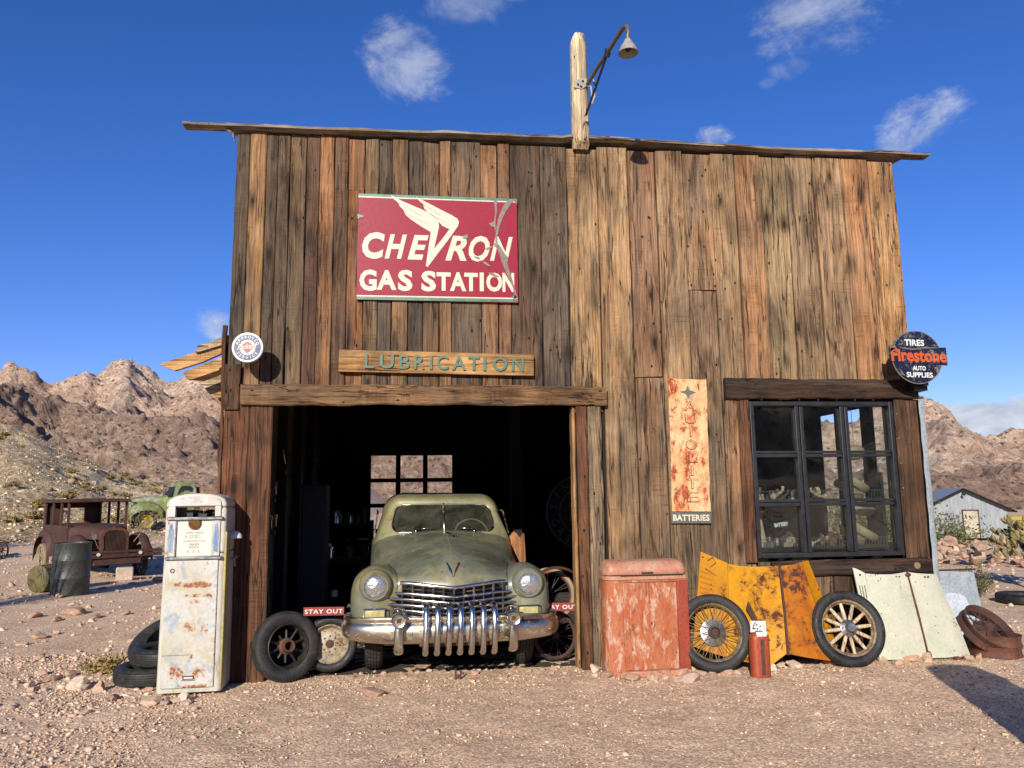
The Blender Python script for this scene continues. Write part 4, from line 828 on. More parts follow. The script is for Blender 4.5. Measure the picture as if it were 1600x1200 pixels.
for poly in ([(1395,188),(1350,205),(1320,240),(1290,300),(1270,360),(1255,430),(1246,500),(1244,545),(1262,560),(1262,500),(1276,440),(1300,370),(1330,310),(1370,250),(1400,210)],[(1235,200),(1262,206),(1262,300),(1250,350),(1248,470),(1236,420),(1215,420),(1190,395),(1236,375),(1246,300)],[(1220,556),(1262,556),(1290,590),(1320,640),(1355,680),(1340,700),(1355,770),(1385,860),(1410,950),(1425,1000),(1400,1010),(1390,930),(1355,850),(1330,790),(1300,720),(1280,650),(1255,600)],[(1395,190),(1430,192),(1430,240),(1415,225)],[(975,490),(1010,482),(1020,505),(1000,522),(975,515)],[(1180,800),(1220,800),(1275,835),(1250,835),(1200,815)],[(1060,660),(1110,672),(1115,690),(1080,680)],[(1130,705),(1160,712),(1205,742),(1190,750),(1150,725)],[(105,300),(130,305),(155,312),(158,330),(130,330),(112,345)],[(1380,990),(1410,985),(1430,1035),(1390,1020)],[(1160,600),(1215,580),(1222,590),(1175,615)]):
    m.prism([cg(*p) for p in poly],-.0112,-.0092)
m.build('torn_enamel',M['torn'],s)
# -- lubrication board
s=thing('lubrication_sign','long tan board with green raised letters above the bay lintel','sign',(.18,-.055,2.87),(0,R(.9),0))
m=MB(); G=[]
b0=MB(); b0.box((-.93,-.012,-.105),(.93,.026,.105)); b0.build('board',M['board'],s,bev=.004)
lx=[(-.687,-.595,'L'),(-.545,-.415,'U'),(-.365,-.265,'B'),(-.222,-.120,'R'),(-.078,-.052,'I'),(-.010,.100,'C'),(.138,.270,'A'),(.290,.400,'T'),(.438,.462,'I'),(.530,.668,'O'),(.715,.828,'N')]
for a,b_,ch in lx:
    m=MB(); text_fit(m,ch,a,b_,-.068,.068,-.013,.012,0,1,.016); m.build('letter',M['letgreen'],s)
# -- small round sign on the left corner
s=thing('round_service_sign','small round blue and white service sign at the left corner of the wall','sign',(-1.532,-.30,2.955))
m=MB(); m.lathe([(0,-.012),(.134,-.012),(.138,-.006),(.138,.02),(.134,.026),(0,.026)],48); m.build('disc',M['white'],s,smooth=40)
m=MB(); m.lathe([(.070,-.0135),(.118,-.0135),(.118,-.011),(.070,-.011)],48); m.build('blue_ring',M['blue'],s)
m=MB(); text_arc(m,'APPROVED',0,0,.094,.027,158,22,-.0155,.012,wid=.95); text_arc(m,'SERVICE',0,0,.094,.027,214,326,-.0155,.012,inward=True,wid=.95); m.build('ring_lettering',M['white'],s)
m=MB(); m.prism([(-.046,0),(-.04,.03),(0,.055),(.04,.03),(.046,0),(.03,-.03),(0,-.058),(-.03,-.03)],-.0135,-.011); m.build('red_hexagon',M['red'],s)
m=MB(); text_fit(m,'Packard',-.088,.088,-.030,.024,-.0150,.045,.35,.9,.0012,slope=.12); m.build('script_shadow',M['blue'],s)
m=MB(); text_fit(m,'Packard',-.086,.086,-.028,.022,-.0170,.015,.35,.9,.0012,slope=.12); m.build('script',M['cream'],s)
m=MB(); m.tube([(-.09,.03,0),(-.12,.26,0)],.012,8); m.tube([(.09,.03,0),(.06,.26,.0)],.012,8); m.build('bracket',M['blackm'],s)
# -- tyre dealer sign on the right corner
s=thing('tire_sign','round chipped navy sign with a crossbar of orange letters at the right corner','sign',(4.955,-.30,2.925),(0,R(1.2),0))
m=MB(); m.lathe([(0,-.008),(.262,-.008),(.268,-.002),(.268,.012),(.262,.016),(0,.016)],56); m.build('disc',M['navy'],s,smooth=40)
m=MB(); m.prism([(-.30,.105),(-.20,.085),(.10,.095),(.315,.108),(.32,-.075),(.22,-.070),(-.18,-.060),(-.285,-.050),(-.30,.02)],-.016,.0); m.build('crossbar',M['navy'],s)
m=MB(); m.lathe([(.262,-.0095),(.272,-.0095),(.272,.0),(.262,.0)],56)
for poly in ([(-.2,.1),(-.05,.085),(.1,.11),(.25,.10),(.12,.092),(-.04,.072),(-.15,.08)],[(-.3,.11),(-.24,.12),(-.22,.09),(-.28,.05)],[(.19,-.13),(.21,-.10),(.225,-.125),(.20,-.16)],[(-.2,-.12),(-.14,-.2),(-.1,-.22),(-.18,-.18)]): m.prism(poly,-.0185,-.007)
m.build('bare_metal',M['torn'],s)
m=MB(); text_fit(m,'TIRES',-.125,.085,.115,.180,-.0095,.035,0,1.05,.001); text_fit(m,'AUTO',-.055,.085,-.135,-.088,-.0095,.03,0,1.,.001); text_fit(m,'SUPPLIES',-.125,.155,-.205,-.152,-.0095,.03,0,1.,.001); m.build('white_lettering',M['white'],s)
m=MB(); text_fit(m,'Firestone',-.285,.312,-.050,.085,-.0175,.035,-.05,1.02,.001); m.build('orange_lettering',M['orangelet'],s)
m=MB(); m.cbox(.05,.24,.07,(.10,.14,-.245)); m.cbox(.05,.24,.05,(-.17,.14,-.19)); m.box((.02,.09,-.32),(.16,.24,-.20)); m.build('bracket',M['blackm'],s)
# -- vertical battery sign
s=thing('battery_sign','tall narrow rust-eaten sign hanging on the planks left of the window','sign',(2.645,-.035,2.03),(0,R(1.0),0))
m=MB(); rs2=random.Random(2); z0,z1=-.60,.705; hw=.195; pts=[]
for i in range(19): pts.append((hw+rs2.uniform(-.005,.003),z0+(z1-z0)*i/18))
for i in range(7): pts.append((hw-2*hw*i/7-.01,z1+rs2.uniform(-.006,.002)))
for i in range(19): pts.append((-hw+rs2.uniform(-.003,.005),z1-(z1-z0)*i/18))
m.prism(pts,-.006,.006); m.build('panel',M['autolite'],s)
m=MB(); m2=MB()
for i,ch in enumerate('AUTOLITE'):
    zc=.43-.1275*i; hz=.046; wx=.055 if ch!='I' else .010
    text_fit(m,ch,.02-wx-.004,.02+wx+.004,zc-hz-.004,zc+hz+.004,-.0068,.014,0,1,.0015); text_fit(m2,ch,.02-wx+.004,.02+wx-.001,zc-hz+.005,zc+hz-.001,-.0082,-.012,0,1,.0015)
m.build('embossed_edge',M['rustline'],s); m2.build('embossed_lettering',M['autolite'],s)
m=MB(); m.prism([(.0,.635),(.018,.590),(.085,.570),(.025,.545),(.005,.505),(-.02,.548),(-.085,.572),(-.022,.588)],-.0085,-.004); m.build('star',M['greyplate'],s)
m=MB(); m.box((-.20,-.010,-.715),(.198,.004,-.607)); m.build('bottom_plate',M['greyplate'],s,bev=.003)
m=MB(); text_fit(m,'BATTERIES',-.185,.180,-.690,-.630,-.0115,.03,0,1.05,.001); m.build('plate_lettering',M['cream'],s)
# -- dim round sign deep in the garage
s=thing('round_oil_sign','big dim round oil company sign on the right inside the dark bay','sign',(2.42,4.0,1.36))
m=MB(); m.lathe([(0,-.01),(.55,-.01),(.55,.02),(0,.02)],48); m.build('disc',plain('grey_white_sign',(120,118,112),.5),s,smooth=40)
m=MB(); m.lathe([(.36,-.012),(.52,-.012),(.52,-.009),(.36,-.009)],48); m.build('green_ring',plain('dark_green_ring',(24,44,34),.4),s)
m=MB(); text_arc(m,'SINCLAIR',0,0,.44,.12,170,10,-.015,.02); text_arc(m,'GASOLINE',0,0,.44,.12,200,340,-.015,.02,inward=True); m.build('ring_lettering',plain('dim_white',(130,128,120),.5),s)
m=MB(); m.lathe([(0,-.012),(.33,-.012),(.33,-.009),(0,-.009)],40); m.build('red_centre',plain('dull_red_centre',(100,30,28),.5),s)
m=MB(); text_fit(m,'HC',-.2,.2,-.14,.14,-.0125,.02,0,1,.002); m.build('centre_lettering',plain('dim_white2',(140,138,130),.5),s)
# ================= wheels and tyres (axis along local y, face towards -y)
def tyre_prof(R_,r_,w,ribs=4,rib=.006,round_=.5):
    p=[(r_,-w*.36),(r_+.012,-w*.42),(r_+(R_-r_)*.35,-w*.5),(r_+(R_-r_)*.65,-w*.5),(R_-(R_-r_)*.14,-w*.43),(R_-.006,-w*.34)]
    n=ribs
    for i in range(n):
        a=-w*.32+w*.64*i/n; b=-w*.32+w*.64*(i+1)/n; g=w*.022; crown=lambda q:R_-.012*(2*q/w)**2
        p+=[(crown(a+g)-rib,a+g*.4),(crown(a+g),a+g),(crown(b-g),b-g),(crown(b-g)-rib,b-g*.4)]
    p+=[(R_-.006,w*.34),(R_-(R_-r_)*.14,w*.43),(r_+(R_-r_)*.65,w*.5),(r_+(R_-r_)*.35,w*.5),(r_+.012,w*.42),(r_,w*.36),(r_-.002,0)]
    return p
def tyre(root,R_,r_,w,mt='rubber',ribs=4,loc=(0,0,0),rot=None,n=72,name='tyre'):
    m=MB(); m.lathe(tyre_prof(R_,r_,w,ribs)+[(r_,-w*.36)],n,loc,rot); return m.build(name,M[mt],root,smooth=38)
def rimprof(r_,w,lip=.012): return [(r_+.004,-w*.42),(r_-.002,-w*.45),(r_-lip,-w*.40),(r_-lip*1.4,-w*.2),(r_-lip*2.2,-w*.1),(r_-lip*2.2,w*.1),(r_-lip*1.4,w*.25),(r_-lip,w*.4),(r_+.004,w*.42)]
def tilt(o,ax,lean,yaw): # lean back (top away from the viewer), then yaw
    o.rotation_euler=(Matrix.Rotation(yaw,4,'Z')@Matrix.Rotation(-lean,4,'X')).to_euler()
# dark spoked wheel at the bay post
w=thing('spoked_wheel','black tyre on a dark broken-spoked wheel leaning at the left side of the bay','wheel',(-1.165,-.03,.300)); tilt(w,0,R(9),R(33)); w.scale=(.93,.93,.93)
tyre(w,.325,.205,.17,'rubbert',3)
m=MB(); m.lathe([(.208,-.06),(.198,-.072),(.190,-.055),(.186,-.02),(.182,.06)],56); m.build('rim',paint('dusky_rim',(58,52,42),(44,40,36),(110,84,50),(70,52,38),.35,12,.5),w,smooth=50)
m=MB(); m.lathe([(.050,-.085),(.056,-.085),(.058,-.03),(.075,-.02),(.075,.03),(.04,.03),(.040,-.08),(.050,-.085)],28); m.build('hub',M['rustorange'],w,smooth=40)
rs=random.Random(3)
for i in range(10):
    a=2*PI*i/10+.2; L_=rs.choice([.19,.19,.15,.13]); 
    m=MB(); m.tube([(.05*math.cos(a),0,.05*math.sin(a)),(L_*math.cos(a+.04),0,L_*math.sin(a+.04))],[.017,.011],6); m.build('spoke',M['blackm'],w,smooth=50)
# wire wheel
w=thing('wire_spoke_wheel','grey tyre on a wire spoked wheel leaning on the yellow hood','wheel',(2.675,-.36,.345)); tilt(w,0,R(14),R(-6))
tyre(w,.342,.250,.13,'rubber',3)
rimw=paint('worn_cream_rim',(168,150,110),(130,108,78),(110,72,44),(76,52,38),.5,16,.5)
m=MB(); m.lathe(rimprof(.252,.11,.010),64); m.build('rim',rimw,w,smooth=50)
m=MB(); m.lathe([(.0,-.035),(.035,-.035),(.045,-.075),(.052,-.075),(.056,-.03),(.10,-.012),(.118,-.008),(.118,.0),(.05,.01)],36); m.build('hub',M['steel'],w,smooth=40)
m=MB(); m.lathe([(0,-.05),(.036,-.05),(.040,-.085),(.048,-.088),(.052,-.07)],28); m.build('hub_ring',M['rust'],w,smooth=40)
def wires(n,rh,rr,y0,y1,r_,mt,root,cross=.32,name='spoke'):
    for i in range(n):
        a=2*PI*i/n; s=1 if i%2 else -1; m=MB(); m.tube([(rh*math.cos(a),y0 if i%4<2 else y1,rh*math.sin(a)),(rr*math.cos(a+s*cross),0,rr*math.sin(a+s*cross))],r_,5); m.build(name,mt,root)
wires(44,.058,.240,-.05,.03,.0032,rimw,w)
# wooden wheel
w=thing('wooden_spoke_wheel','black tyre on a wooden spoked artillery wheel leaning right of the yellow hood','wheel',(3.99,-.33,.335)); tilt(w,0,R(16),R(-4))
tyre(w,.345,.255,.13,'rubberd',4)
m=MB(); m.lathe(rimprof(.256,.10,.016),64); m.build('rim',rimw,w,smooth=50)
for i in range(12):
    a=2*PI*i/12+.1; m=MB(); m.tube([(.05*math.cos(a),-.01,.05*math.sin(a)),(.12*math.cos(a),-.01,.12*math.sin(a)),(.228*math.cos(a),-.005,.228*math.sin(a))],[.014,.017,.014],8,sq=(1,1.1)); m.build('spoke',M['spokewood'],w,smooth=60)
m=MB(); m.lathe([(.0,-.10),(.036,-.10),(.042,-.092),(.042,-.05),(.066,-.036),(.078,-.03),(.078,.02),(.03,.03)],32); m.build('hub',M['steel'],w,smooth=40)
m=MB()
for i in range(6): a=2*PI*i/6; m.sphere(.008,(.062*math.cos(a),-.042,.062*math.sin(a)),nu=8,nv=6)
m.build('hub_bolts',M['rust'],w,smooth=180)
# rusted rims on the far right
rimr=M['rust']
w=thing('rusted_wire_rim','bare rusted wire spoked rim tilted on top of the flat rusted rims','wheel rim',(5.57,-.12,.235)); w.rotation_euler=(Matrix.Rotation(R(-8),4,'Z')@Matrix.Rotation(R(24),4,'Y')@Matrix.Rotation(R(-52),4,'X')).to_euler()
m=MB(); m.lathe([(.262,-.060),(.250,-.066),(.242,-.05),(.236,-.02),(.228,.0),(.236,.02),(.242,.05),(.25,.066),(.262,.06),(.255,.03),(.24,0),(.255,-.03),(.262,-.06)],56); m.build('rim',rimr,w,smooth=40)
m=MB(); m.lathe([(0,-.03),(.04,-.035),(.05,-.06),(.06,-.06),(.065,-.02),(.11,.0),(.13,.02),(.10,.04),(0,.04)],32); m.build('hub',rimr,w,smooth=40)
wires(32,.06,.232,-.03,.04,.0035,rimr,w,.3)
for k,(x,y,z) in enumerate(((5.62,-.14,.055),(5.64,-.12,.150))):
    w=thing('flat_rusted_rim',['flat orange rusted rim lying lowest on the ground at the right corner','flat rusted rim stacked just above the lowest one at the right corner'][k],'wheel rim',(x,y,z),(R(90),0,0),'flat rusted rims stacked by the corner')
    m=MB(); m.lathe([(.235,-.045),(.228,-.05),(.215,-.03),(.200,-.02),(.200,.02),(.215,.03),(.228,.05),(.235,.045),(.222,.015),(.222,-.015),(.235,-.045)],48); m.build('rim',M['rustorange'],w,smooth=40)
# tyres behind the pump
w=thing('leaning_tyre','big bare tyre leaning at a low angle behind the fuel pump','tyre',(-2.23,.46,.30)); w.rotation_euler=(Matrix.Rotation(R(24),4,'Z')@Matrix.Rotation(R(-20),4,'Y')@Matrix.Rotation(R(-72),4,'X')).to_euler()
tyre(w,.43,.27,.16,'rubber',5)
for k,(x,y,z,Rr) in enumerate(((-2.34,.20,.08,.34),(-2.26,.24,.225,.30))):
    w=thing('flat_tyre',['flat tyre lying at the bottom of the stack behind the fuel pump','smaller tyre lying on top of the flat one behind the fuel pump'][k],'tyre',(x,y,z),(R(90),0,0),'tyres stacked flat behind the fuel pump'); tyre(w,Rr,Rr*.62,.15,'rubber',5)
# ================= fuel pump
def fuel_pump(loc,rot,label):
    p=thing('fuel_pump',label,'fuel pump',loc,rot,None)
    W_,D_,H_=.515,.40,1.60
    def rr(w,d,z,r,n=5,dy=0,dx=0):
        o=[]
        for cx,cy,a0 in ((w/2-r,-d/2+r,-90),(w/2-r,d/2-r,0),(-w/2+r,d/2-r,90),(-w/2+r,-d/2+r,180)):
            for i in range(n+1): a=R(a0+90*i/n); o.append((cx+r*math.cos(a)+dx,cy+r*math.sin(a)+dy,z))
        return o
    def shell(prof,name,mt):  # prof: z,w,d,r
        G=[rr(w,d,z,r) for z,w,d,r in prof]; m=MB(); k=len(G[0]); m.grid(G,closed_v=True,flip=False); m.f.append(tuple(reversed(range(k)))); m.f.append(tuple((len(G)-1)*k+q for q in range(k))); return m.build(name,M[mt],p,smooth=42)
    # lower case, head with a window through it
    shell([(0,W_,D_,.045),(.02,W_+.004,D_,.045),(.5,W_,D_,.045),(1.02,W_-.012,D_,.045),(1.12,W_-.014,D_-.002,.045)],'lower_case','pumpside')
    m=MB(); hw=W_/2-.008
    m.box((-hw,-D_/2,1.12),(-.165,D_/2,1.60-.09)); m.box((.165,-D_/2,1.12),(hw,D_/2,1.60-.09)); m.box((-.165,-D_/2,1.12),(.165,D_/2,1.425)); m.build('head_case',M['pumpside'],p,bev=.03,seg=3)
    top=[(-hw,1.508),(-hw+.004,1.545),(-hw+.025,1.580),(-hw+.07,1.605),(-.10,1.622),(0,1.627),(.10,1.622),(hw-.07,1.605),(hw-.025,1.580),(hw-.004,1.545),(hw,1.508)]
    m=MB(); m.prism(top,-D_/2,D_/2); m.build('cap',M['pumpside'],p,bev=.02,seg=3)
    # front door panels
    fy=-D_/2
    m=MB(); m.box((-.222,fy-.014,.035),(.200,fy+.005,1.075)); m.build('lower_door',M['pump'],p,bev=.012,seg=3)
    m=MB(); z0,z1=1.13,1.565
    for xa,xb in ((-.222,-.150),(.135,.205)): m=MB(); m.box((xa,fy-.014,1.10),(xb,fy+.005,1.40)); m.build('dial_surround',M['pump'],p,bev=.006)
    m=MB(); m.box((-.222,fy-.014,1.43),(-.165,fy+.005,1.52)); m.box((.155,fy-.014,1.43),(.205,fy+.005,1.52)); m.prism([(-.222,1.52),(.205,1.52),(.203,1.555),(.185,1.580),(.14,1.592),(0,1.602),(-.15,1.592),(-.20,1.578),(-.220,1.555)],fy-.014,fy+.005); m.build('window_surround',M['pump'],p,bev=.004)
    m=MB(); m.box((-.216,fy-.018,.30),(.0,fy-.013,.302)); m.build('seam',M['ink'],p)
    for k,(x0,x1) in enumerate(((-.217,-.165),(.150,.200))):
        m=MB(); m.prism([(x0+.006,1.14),(x1-.01,1.13),(x1-.004,1.30),(x1-.02,1.38),(x0+.012,1.36),(x0+.004,1.25)],fy-.0155,fy-.013); m.build('blue_patch',M['pumpblue'],p)
    m=MB(); m.box((.236,fy+.012,.05),(.2585,fy+.14,1.30)); m.build('yellow_stripe',M['pumpyel'],p,bev=.008)
    m=MB(); m.prism([(-.150,1.105),(.137,1.105),(.137,1.412),(-.150,1.412)],fy-.003,fy+.002); m.build('dial_face',M['paper'],p)
    m=MB(); m.box((-.160,fy-.018,1.105),(-.148,fy+.0,1.41)); m.box((-.160,fy-.018,1.400),(.140,fy+.0,1.412)); m.build('dial_frame',M['steel'],p,bev=.003)
    for z in (1.085,1.415):
        m=MB(); m.box((-.226,fy-.034,z-.013),(.226,fy-.002,z+.014)); m.build('trim_band',M['steel'],p,bev=.006)
    m=MB(); m.lathe([(0,-.02),(.046,-.02),(.052,-.012),(.052,0)],28,(-.005,fy-.004,1.375)); o=m.build('badge',M['winecolor'],p,smooth=50); o.scale=(1,1,1)
    y=fy-.004
    m=MB(); text_fit(m,'THIS  SALE',-.075,.062,1.288,1.305,y,.0,0,1.05,.0005); text_fit(m,'$',-.078,-.068,1.255,1.275,y,0,0,1,.0005)
    text_fit(m,'GALLONS',-.04,.03,1.200,1.208,y,.0,0,1.05,.0005); text_fit(m,'PER GALLON',-.045,.04,1.165,1.172,y,.0,0,1.05,.0005)
    for z,w in ((1.265,.042),(1.187,.040)):
        for k in range(3): x=-.045+k*w*.68; m.box((x,y-.0006,z-.011),(x+.022,y,z-.009)); m.box((x,y-.0006,z+.009),(x+.022,y,z+.011)); m.box((x,y-.0006,z-.009),(x+.002,y,z+.009)); m.box((x+.020,y-.0006,z-.009),(x+.022,y,z+.009))
    for k in range(3): x=-.055+k*.042; m.box((x,y-.0006,1.128),(x+.014,y,1.130)); m.box((x,y-.0006,1.148),(x+.014,y,1.150)); m.box((x,y-.0006,1.128),(x+.002,y,1.150)); m.box((x,y-.0006,1.138),(x+.010,y,1.140))
    m.build('black_print',M['ink'],p)
    m=MB(); text_fit(m,'CONTAINS LEAD',-.055,.045,1.318,1.325,y,0,0,1,.0005); text_fit(m,'GASOLINE',-.045,.035,1.329,1.337,y,0,0,1,.0005); text_fit(m,'COMPUTER PUMP',-.095,.085,1.222,1.232,y,.01,0,1,.0005); m.build('red_print',M['inkred'],p)
    m=MB(); m.lathe([(.012,-.006),(.018,-.006),(.018,0),(.012,0)],16,(-.165,fy-.014,.985)); m.box((-.055,fy-.0155,.095),(.055,fy-.013,.10)); m.box((-.045,fy-.017,.105),(.045,fy-.013,.135)); m.build('latch',M['rust'],p)
    m=MB(); m.box((-.035,fy-.0185,.112),(.035,fy-.014,.126)); m.build('slot',M['paper'],p)
    # inner works seen through the window
    m=MB(); m.cbox(.05,.2,.07,(-.08,.02,1.45)); m.tube([(0,-.05,1.425),(0,-.05,1.48)],.022,12); m.cbox(.06,.2,.03,(.03,.02,1.437)); m.tube([(-.15,.05,1.44),(.15,.05,1.445)],.008,8); m.build('mechanism',M['blackm'],p)
    m=MB(); m.cbox(.004,D_-.06,.12,(-.166,0,1.47)); m.cbox(.004,D_-.06,.12,(.166,0,1.47)); m.cbox(.33,.004,.004,(0,.1,1.47)); m.build('head_lining',M['black'],p)
    # side lamp cover and nozzle hook
    m=MB(); m.sphere(1,(.285,.02,1.235),(.062,.05,.062),rot=None); V=m.v[0]; V[:,2]=np.maximum(V[:,2],1.232); m.build('white_dome',M['white'],p,smooth=60)
    m=MB(); m.tube([(.25,.02,1.06),(.285,.02,1.05),(.30,.02,1.075),(.315,.02,1.07)],.010,8); m.tube([(.285,.02,1.05),(.29,.02,.99)],.009,8); m.build('nozzle_hook',M['steel'],p,smooth=60)
    return p
pump=fuel_pump((-1.885,-.225,.0),(0,0,R(2)),'chalky white and blue fuel pump with rust stains beside the garage corner')
pump.location.z=.03
# pump copy added outside the picture only to cast the long shadow on the right
dup(pump,(3.50,-4.36,.0),(0,0,R(-8)),'unseen copy of the fuel pump added to cast the long shadow on the right')
# ================= orange cabinet
cb=thing('metal_cabinet','sunburnt orange enamel cabinet with a pink lidded top beside the bay post','cabinet',(2.05,-.25,0))
def rprism(mb,w,d,z0,z1,rl,rr_2,tz=0,cx=0,n=7):
    # front at y=-d ; rounded front-left by rl and front-right by rr
    pts=[]
    for i in range(n+1): a=R(180+90*i/n); pts.append((-w/2+rl+rl*math.cos(a)+cx,-d+rl*.8+rl*.8*math.sin(a)))
    for i in range(n+1): a=R(270+90*i/n); pts.append((w/2-rr_2+rr_2*math.cos(a)+cx,-d+rr_2+rr_2*math.sin(a)))
    pts+=[(w/2+cx,0),(-w/2+cx,0)]
    k=len(pts); zs=z1 if hasattr(z1,'__len__') else [z0,z1]; G=[[(x,y,z) for x,y in pts] for z in zs]; b0=mb.n; mb.grid(G,closed_v=True); mb.f.append(tuple(b0+(len(zs)-1)*k+q for q in range(k))); mb.f.append(tuple(b0+q for q in reversed(range(k))))
m=MB(); rprism(m,.76,.22,.0,.835,.12,.02); m.build('body',M['orange'],cb,smooth=40,loc=(0,.05,0))
m=MB(); m.box((-.225,-.188,.06),(.27,-.170,.815)); m.build('door',M['orange'],cb,bev=.006)
m=MB(); m.box((.275,-.186,.045),(.377,-.168,.825)); m.build('side_strip',paint('redder_cabinet_enamel',(178,76,48),(166,66,42),(140,58,40),(112,50,38),.25,6,.5),cb,bev=.004)
m=MB(); m.box((-.275,-.196,.0),(.382,-.166,.050)); m.build('plinth',M['orangetop'],cb,bev=.006)
m=MB(); rprism(m,.775,.235,.84,[.84,.845,.872,.874],.125,.04); m.build('top_rail',M['orangetop'],cb,smooth=40,loc=(0,.055,0))
m=MB(); G=[]
prof=[(.06,.878),(-.155,.878),(-.180,.885),(-.188,.905),(-.186,.935),(-.172,.968),(-.145,.992),(-.11,1.002),(.06,1.006)]
for i,x in enumerate(np.linspace(-.385,.385,31)):
    e=min(1,(.385-abs(x))/.07); e=math.sqrt(max(0,1-(1-e)**2)); G.append([(x,y*(.55+.45*e) if y<0 else y,.878+(z-.878)*(.35+.65*e)) for y,z in prof])
m.grid(G,closed_v=True); m.f+=[tuple(reversed(range(9))),tuple(30*9+q for q in range(9))]; m.build('lid',M['orangetop'],cb,smooth=50)
m=MB(); m.box((-.245,-.192,.874),(.335,-.17,.884)); m.build('slot',M['black'],cb)
m=MB(); m.box((-.05,-.205,.898),(.055,-.18,.908)); m.build('lid_handle',M['rust'],cb,bev=.002)
m=MB(); m.box((-.015,-.1895,.68),(-.010,-.187,.815)); m.box((.012,-.1895,.63),(.016,-.187,.815)); m.box((-.225,-.1895,.815),(.27,-.187,.819)); m.build('scored_lines',M['rust'],cb)
# small red can
cn=thing('red_canister','small faded red canister with a white torn label plate standing before the yellow hood','canister',(2.99,-.62,0),(0,0,R(4)))
m=MB(); G=[]
for z,w,dd in ((0,.078,.055),(.008,.084,.06),(.02,.084,.06),(.33,.084,.06),(.355,.082,.058),(.375,.062,.04),(.38,.03,.02)):
    G.append([(w*np.sign(math.cos(a))*abs(math.cos(a))**.6,dd*np.sign(math.sin(a))*abs(math.sin(a))**.6,z) for a in [2*PI*i/32 for i in range(32)]])
m.grid(G,closed_v=True); m.f.append(tuple(range(32))[::-1]); m.f.append(tuple(6*32+q for q in range(32))); m.build('body',M['redcan'],cn,smooth=45)
m=MB(); m.lathe([(0,0),(.03,0),(.034,.012),(.03,.02),(0,.02)],20,(0,-.01,.375),axis='z'); m.build('cap',M['rust'],cn,smooth=40)
m=MB(); m.prism([(-.075,.385),(.075,.385),(.078,.475),(-.07,.482)],.0,.01); m.prism([(-.045,.355),(.045,.355),(.055,.395),(-.055,.395)],-.058,-.05); m.build('label_plate',M['white'],cn)
m=MB(); rs=random.Random(8)
for i in range(9): x=rs.uniform(-.06,.05); z=rs.uniform(.395,.46); m.prism([(x,z),(x+rs.uniform(.01,.03),z+.005),(x+.01,z+rs.uniform(.01,.02))],-.004,.001)
m.build('label_marks',M['ink'],cn)
m=MB(); m.box((-.018,-.0605,.03),(.018,-.0585,.33)); m.build('worn_stripe',M['rust'],cn)
# ================= leaning hoods
def hood(root,name,grid,mt,thick=.012,nu=6,nv=6,noise=.004):
    G=patch(grid,nu,nv); G=G+np.stack([np.zeros(G.shape[:2]),(fbm(G[...,0]*5,G[...,2]*5,3,4)-.5)*noise*4,np.zeros(G.shape[:2])],-1)
    m=MB(); m.grid(G); H=G.copy(); H[...,1]+=thick; m.grid(H,flip=True)
    nu_,nv_=G.shape[:2]; n0=nu_*nv_
    ed=[(i*nv_,(i+1)*nv_) for i in range(nu_-1)]+[((nu_-1)*nv_+j,(nu_-1)*nv_+j+1) for j in range(nv_-1)]+[((i+1)*nv_+nv_-1,i*nv_+nv_-1) for i in range(nu_-1)]+[(j+1,j) for j in range(nv_-1)]
    m.f+=[(a,b,b+n0,a+n0) for a,b in ed]
    return m.build(name,M[mt],root,smooth=40)
hy=thing('yellow_car_hood','mustard yellow hinged car hood with louvres and rust leaning on the wall','car hood',(0,0,0))
# columns left to right, each from bottom to top (x,y,z)
hood(hy,'left_side_panel',[[(2.50,-.30,.22),(2.59,-.20,.60),(2.69,-.10,1.05)],[(2.62,-.37,.18),(2.74,-.27,.55),(2.80,-.155,1.00)],[(2.76,-.42,.14),(2.85,-.31,.50),(2.91,-.195,.945)]],'yellow2')
hood(hy,'left_top_panel',[[(2.765,-.415,.13),(2.855,-.305,.49),(2.915,-.190,.94)],[(2.95,-.42,.09),(3.0,-.31,.48),(3.05,-.195,.915)],[(3.15,-.42,.05),(3.20,-.31,.46),(3.24,-.20,.905)],[(3.33,-.43,.15),(3.375,-.32,.50),(3.41,-.205,.91)]],'yellow')
hood(hy,'right_top_panel',[[(3.345,-.43,.15),(3.39,-.32,.50),(3.425,-.205,.91)],[(3.52,-.42,.11),(3.54,-.31,.48),(3.545,-.195,.915)],[(3.78,-.38,.06),(3.74,-.27,.48),(3.665,-.16,.935)]],'yellow3')
hood(hy,'right_side_panel',[[(3.785,-.378,.065),(3.745,-.268,.48),(3.67,-.158,.935)],[(3.83,-.33,.10),(3.80,-.24,.47),(3.71,-.14,.94)],[(3.90,-.28,.13),(3.86,-.21,.50),(3.76,-.12,.945)]],'yellow2')
m=MB(); m.tube([(3.34,-.445,.14),(3.383,-.335,.50),(3.418,-.218,.915)],.011,8); m.build('hinge',M['rust'],hy,smooth=60)
m=MB()
for k in range(7):
    t_=k/6; x0=2.625+.075*(1-t_)*-1+.0; xx0=2.66+.035*t_-.02; z=.56+.36*t_*.80; y=-.215+.075*t_
    m.tube([(xx0-.02,y-.006,z+.03),(xx0+.07,y-.042,z+.00),(xx0+.13,y-.056,z-.025)],[.004,.008,.004],6)
m.build('louvres',M['yellow2'],hy,smooth=60)
m=MB(); m.tube([(2.64,-.20,.60),(2.66,-.19,.575),(2.83,-.275,.50)],.003,5); m.tube([(2.70,-.165,.90),(2.84,-.215,.80),(2.85,-.27,.52)],.003,5); m.tube([(2.735,-.15,.97),(2.78,-.165,1.0),(2.80,-.185,.95),(2.745,-.16,.90)],.004,5); m.build('louvre_frame',M['rustorange'],hy)
m=MB(); m.prism([(3.0,.55),(3.02,.62),(3.16,.34),(3.27,.18),(3.23,.20),(3.10,.36)],-.365,-.36); m.build('rust_scar',M['rust'],hy)
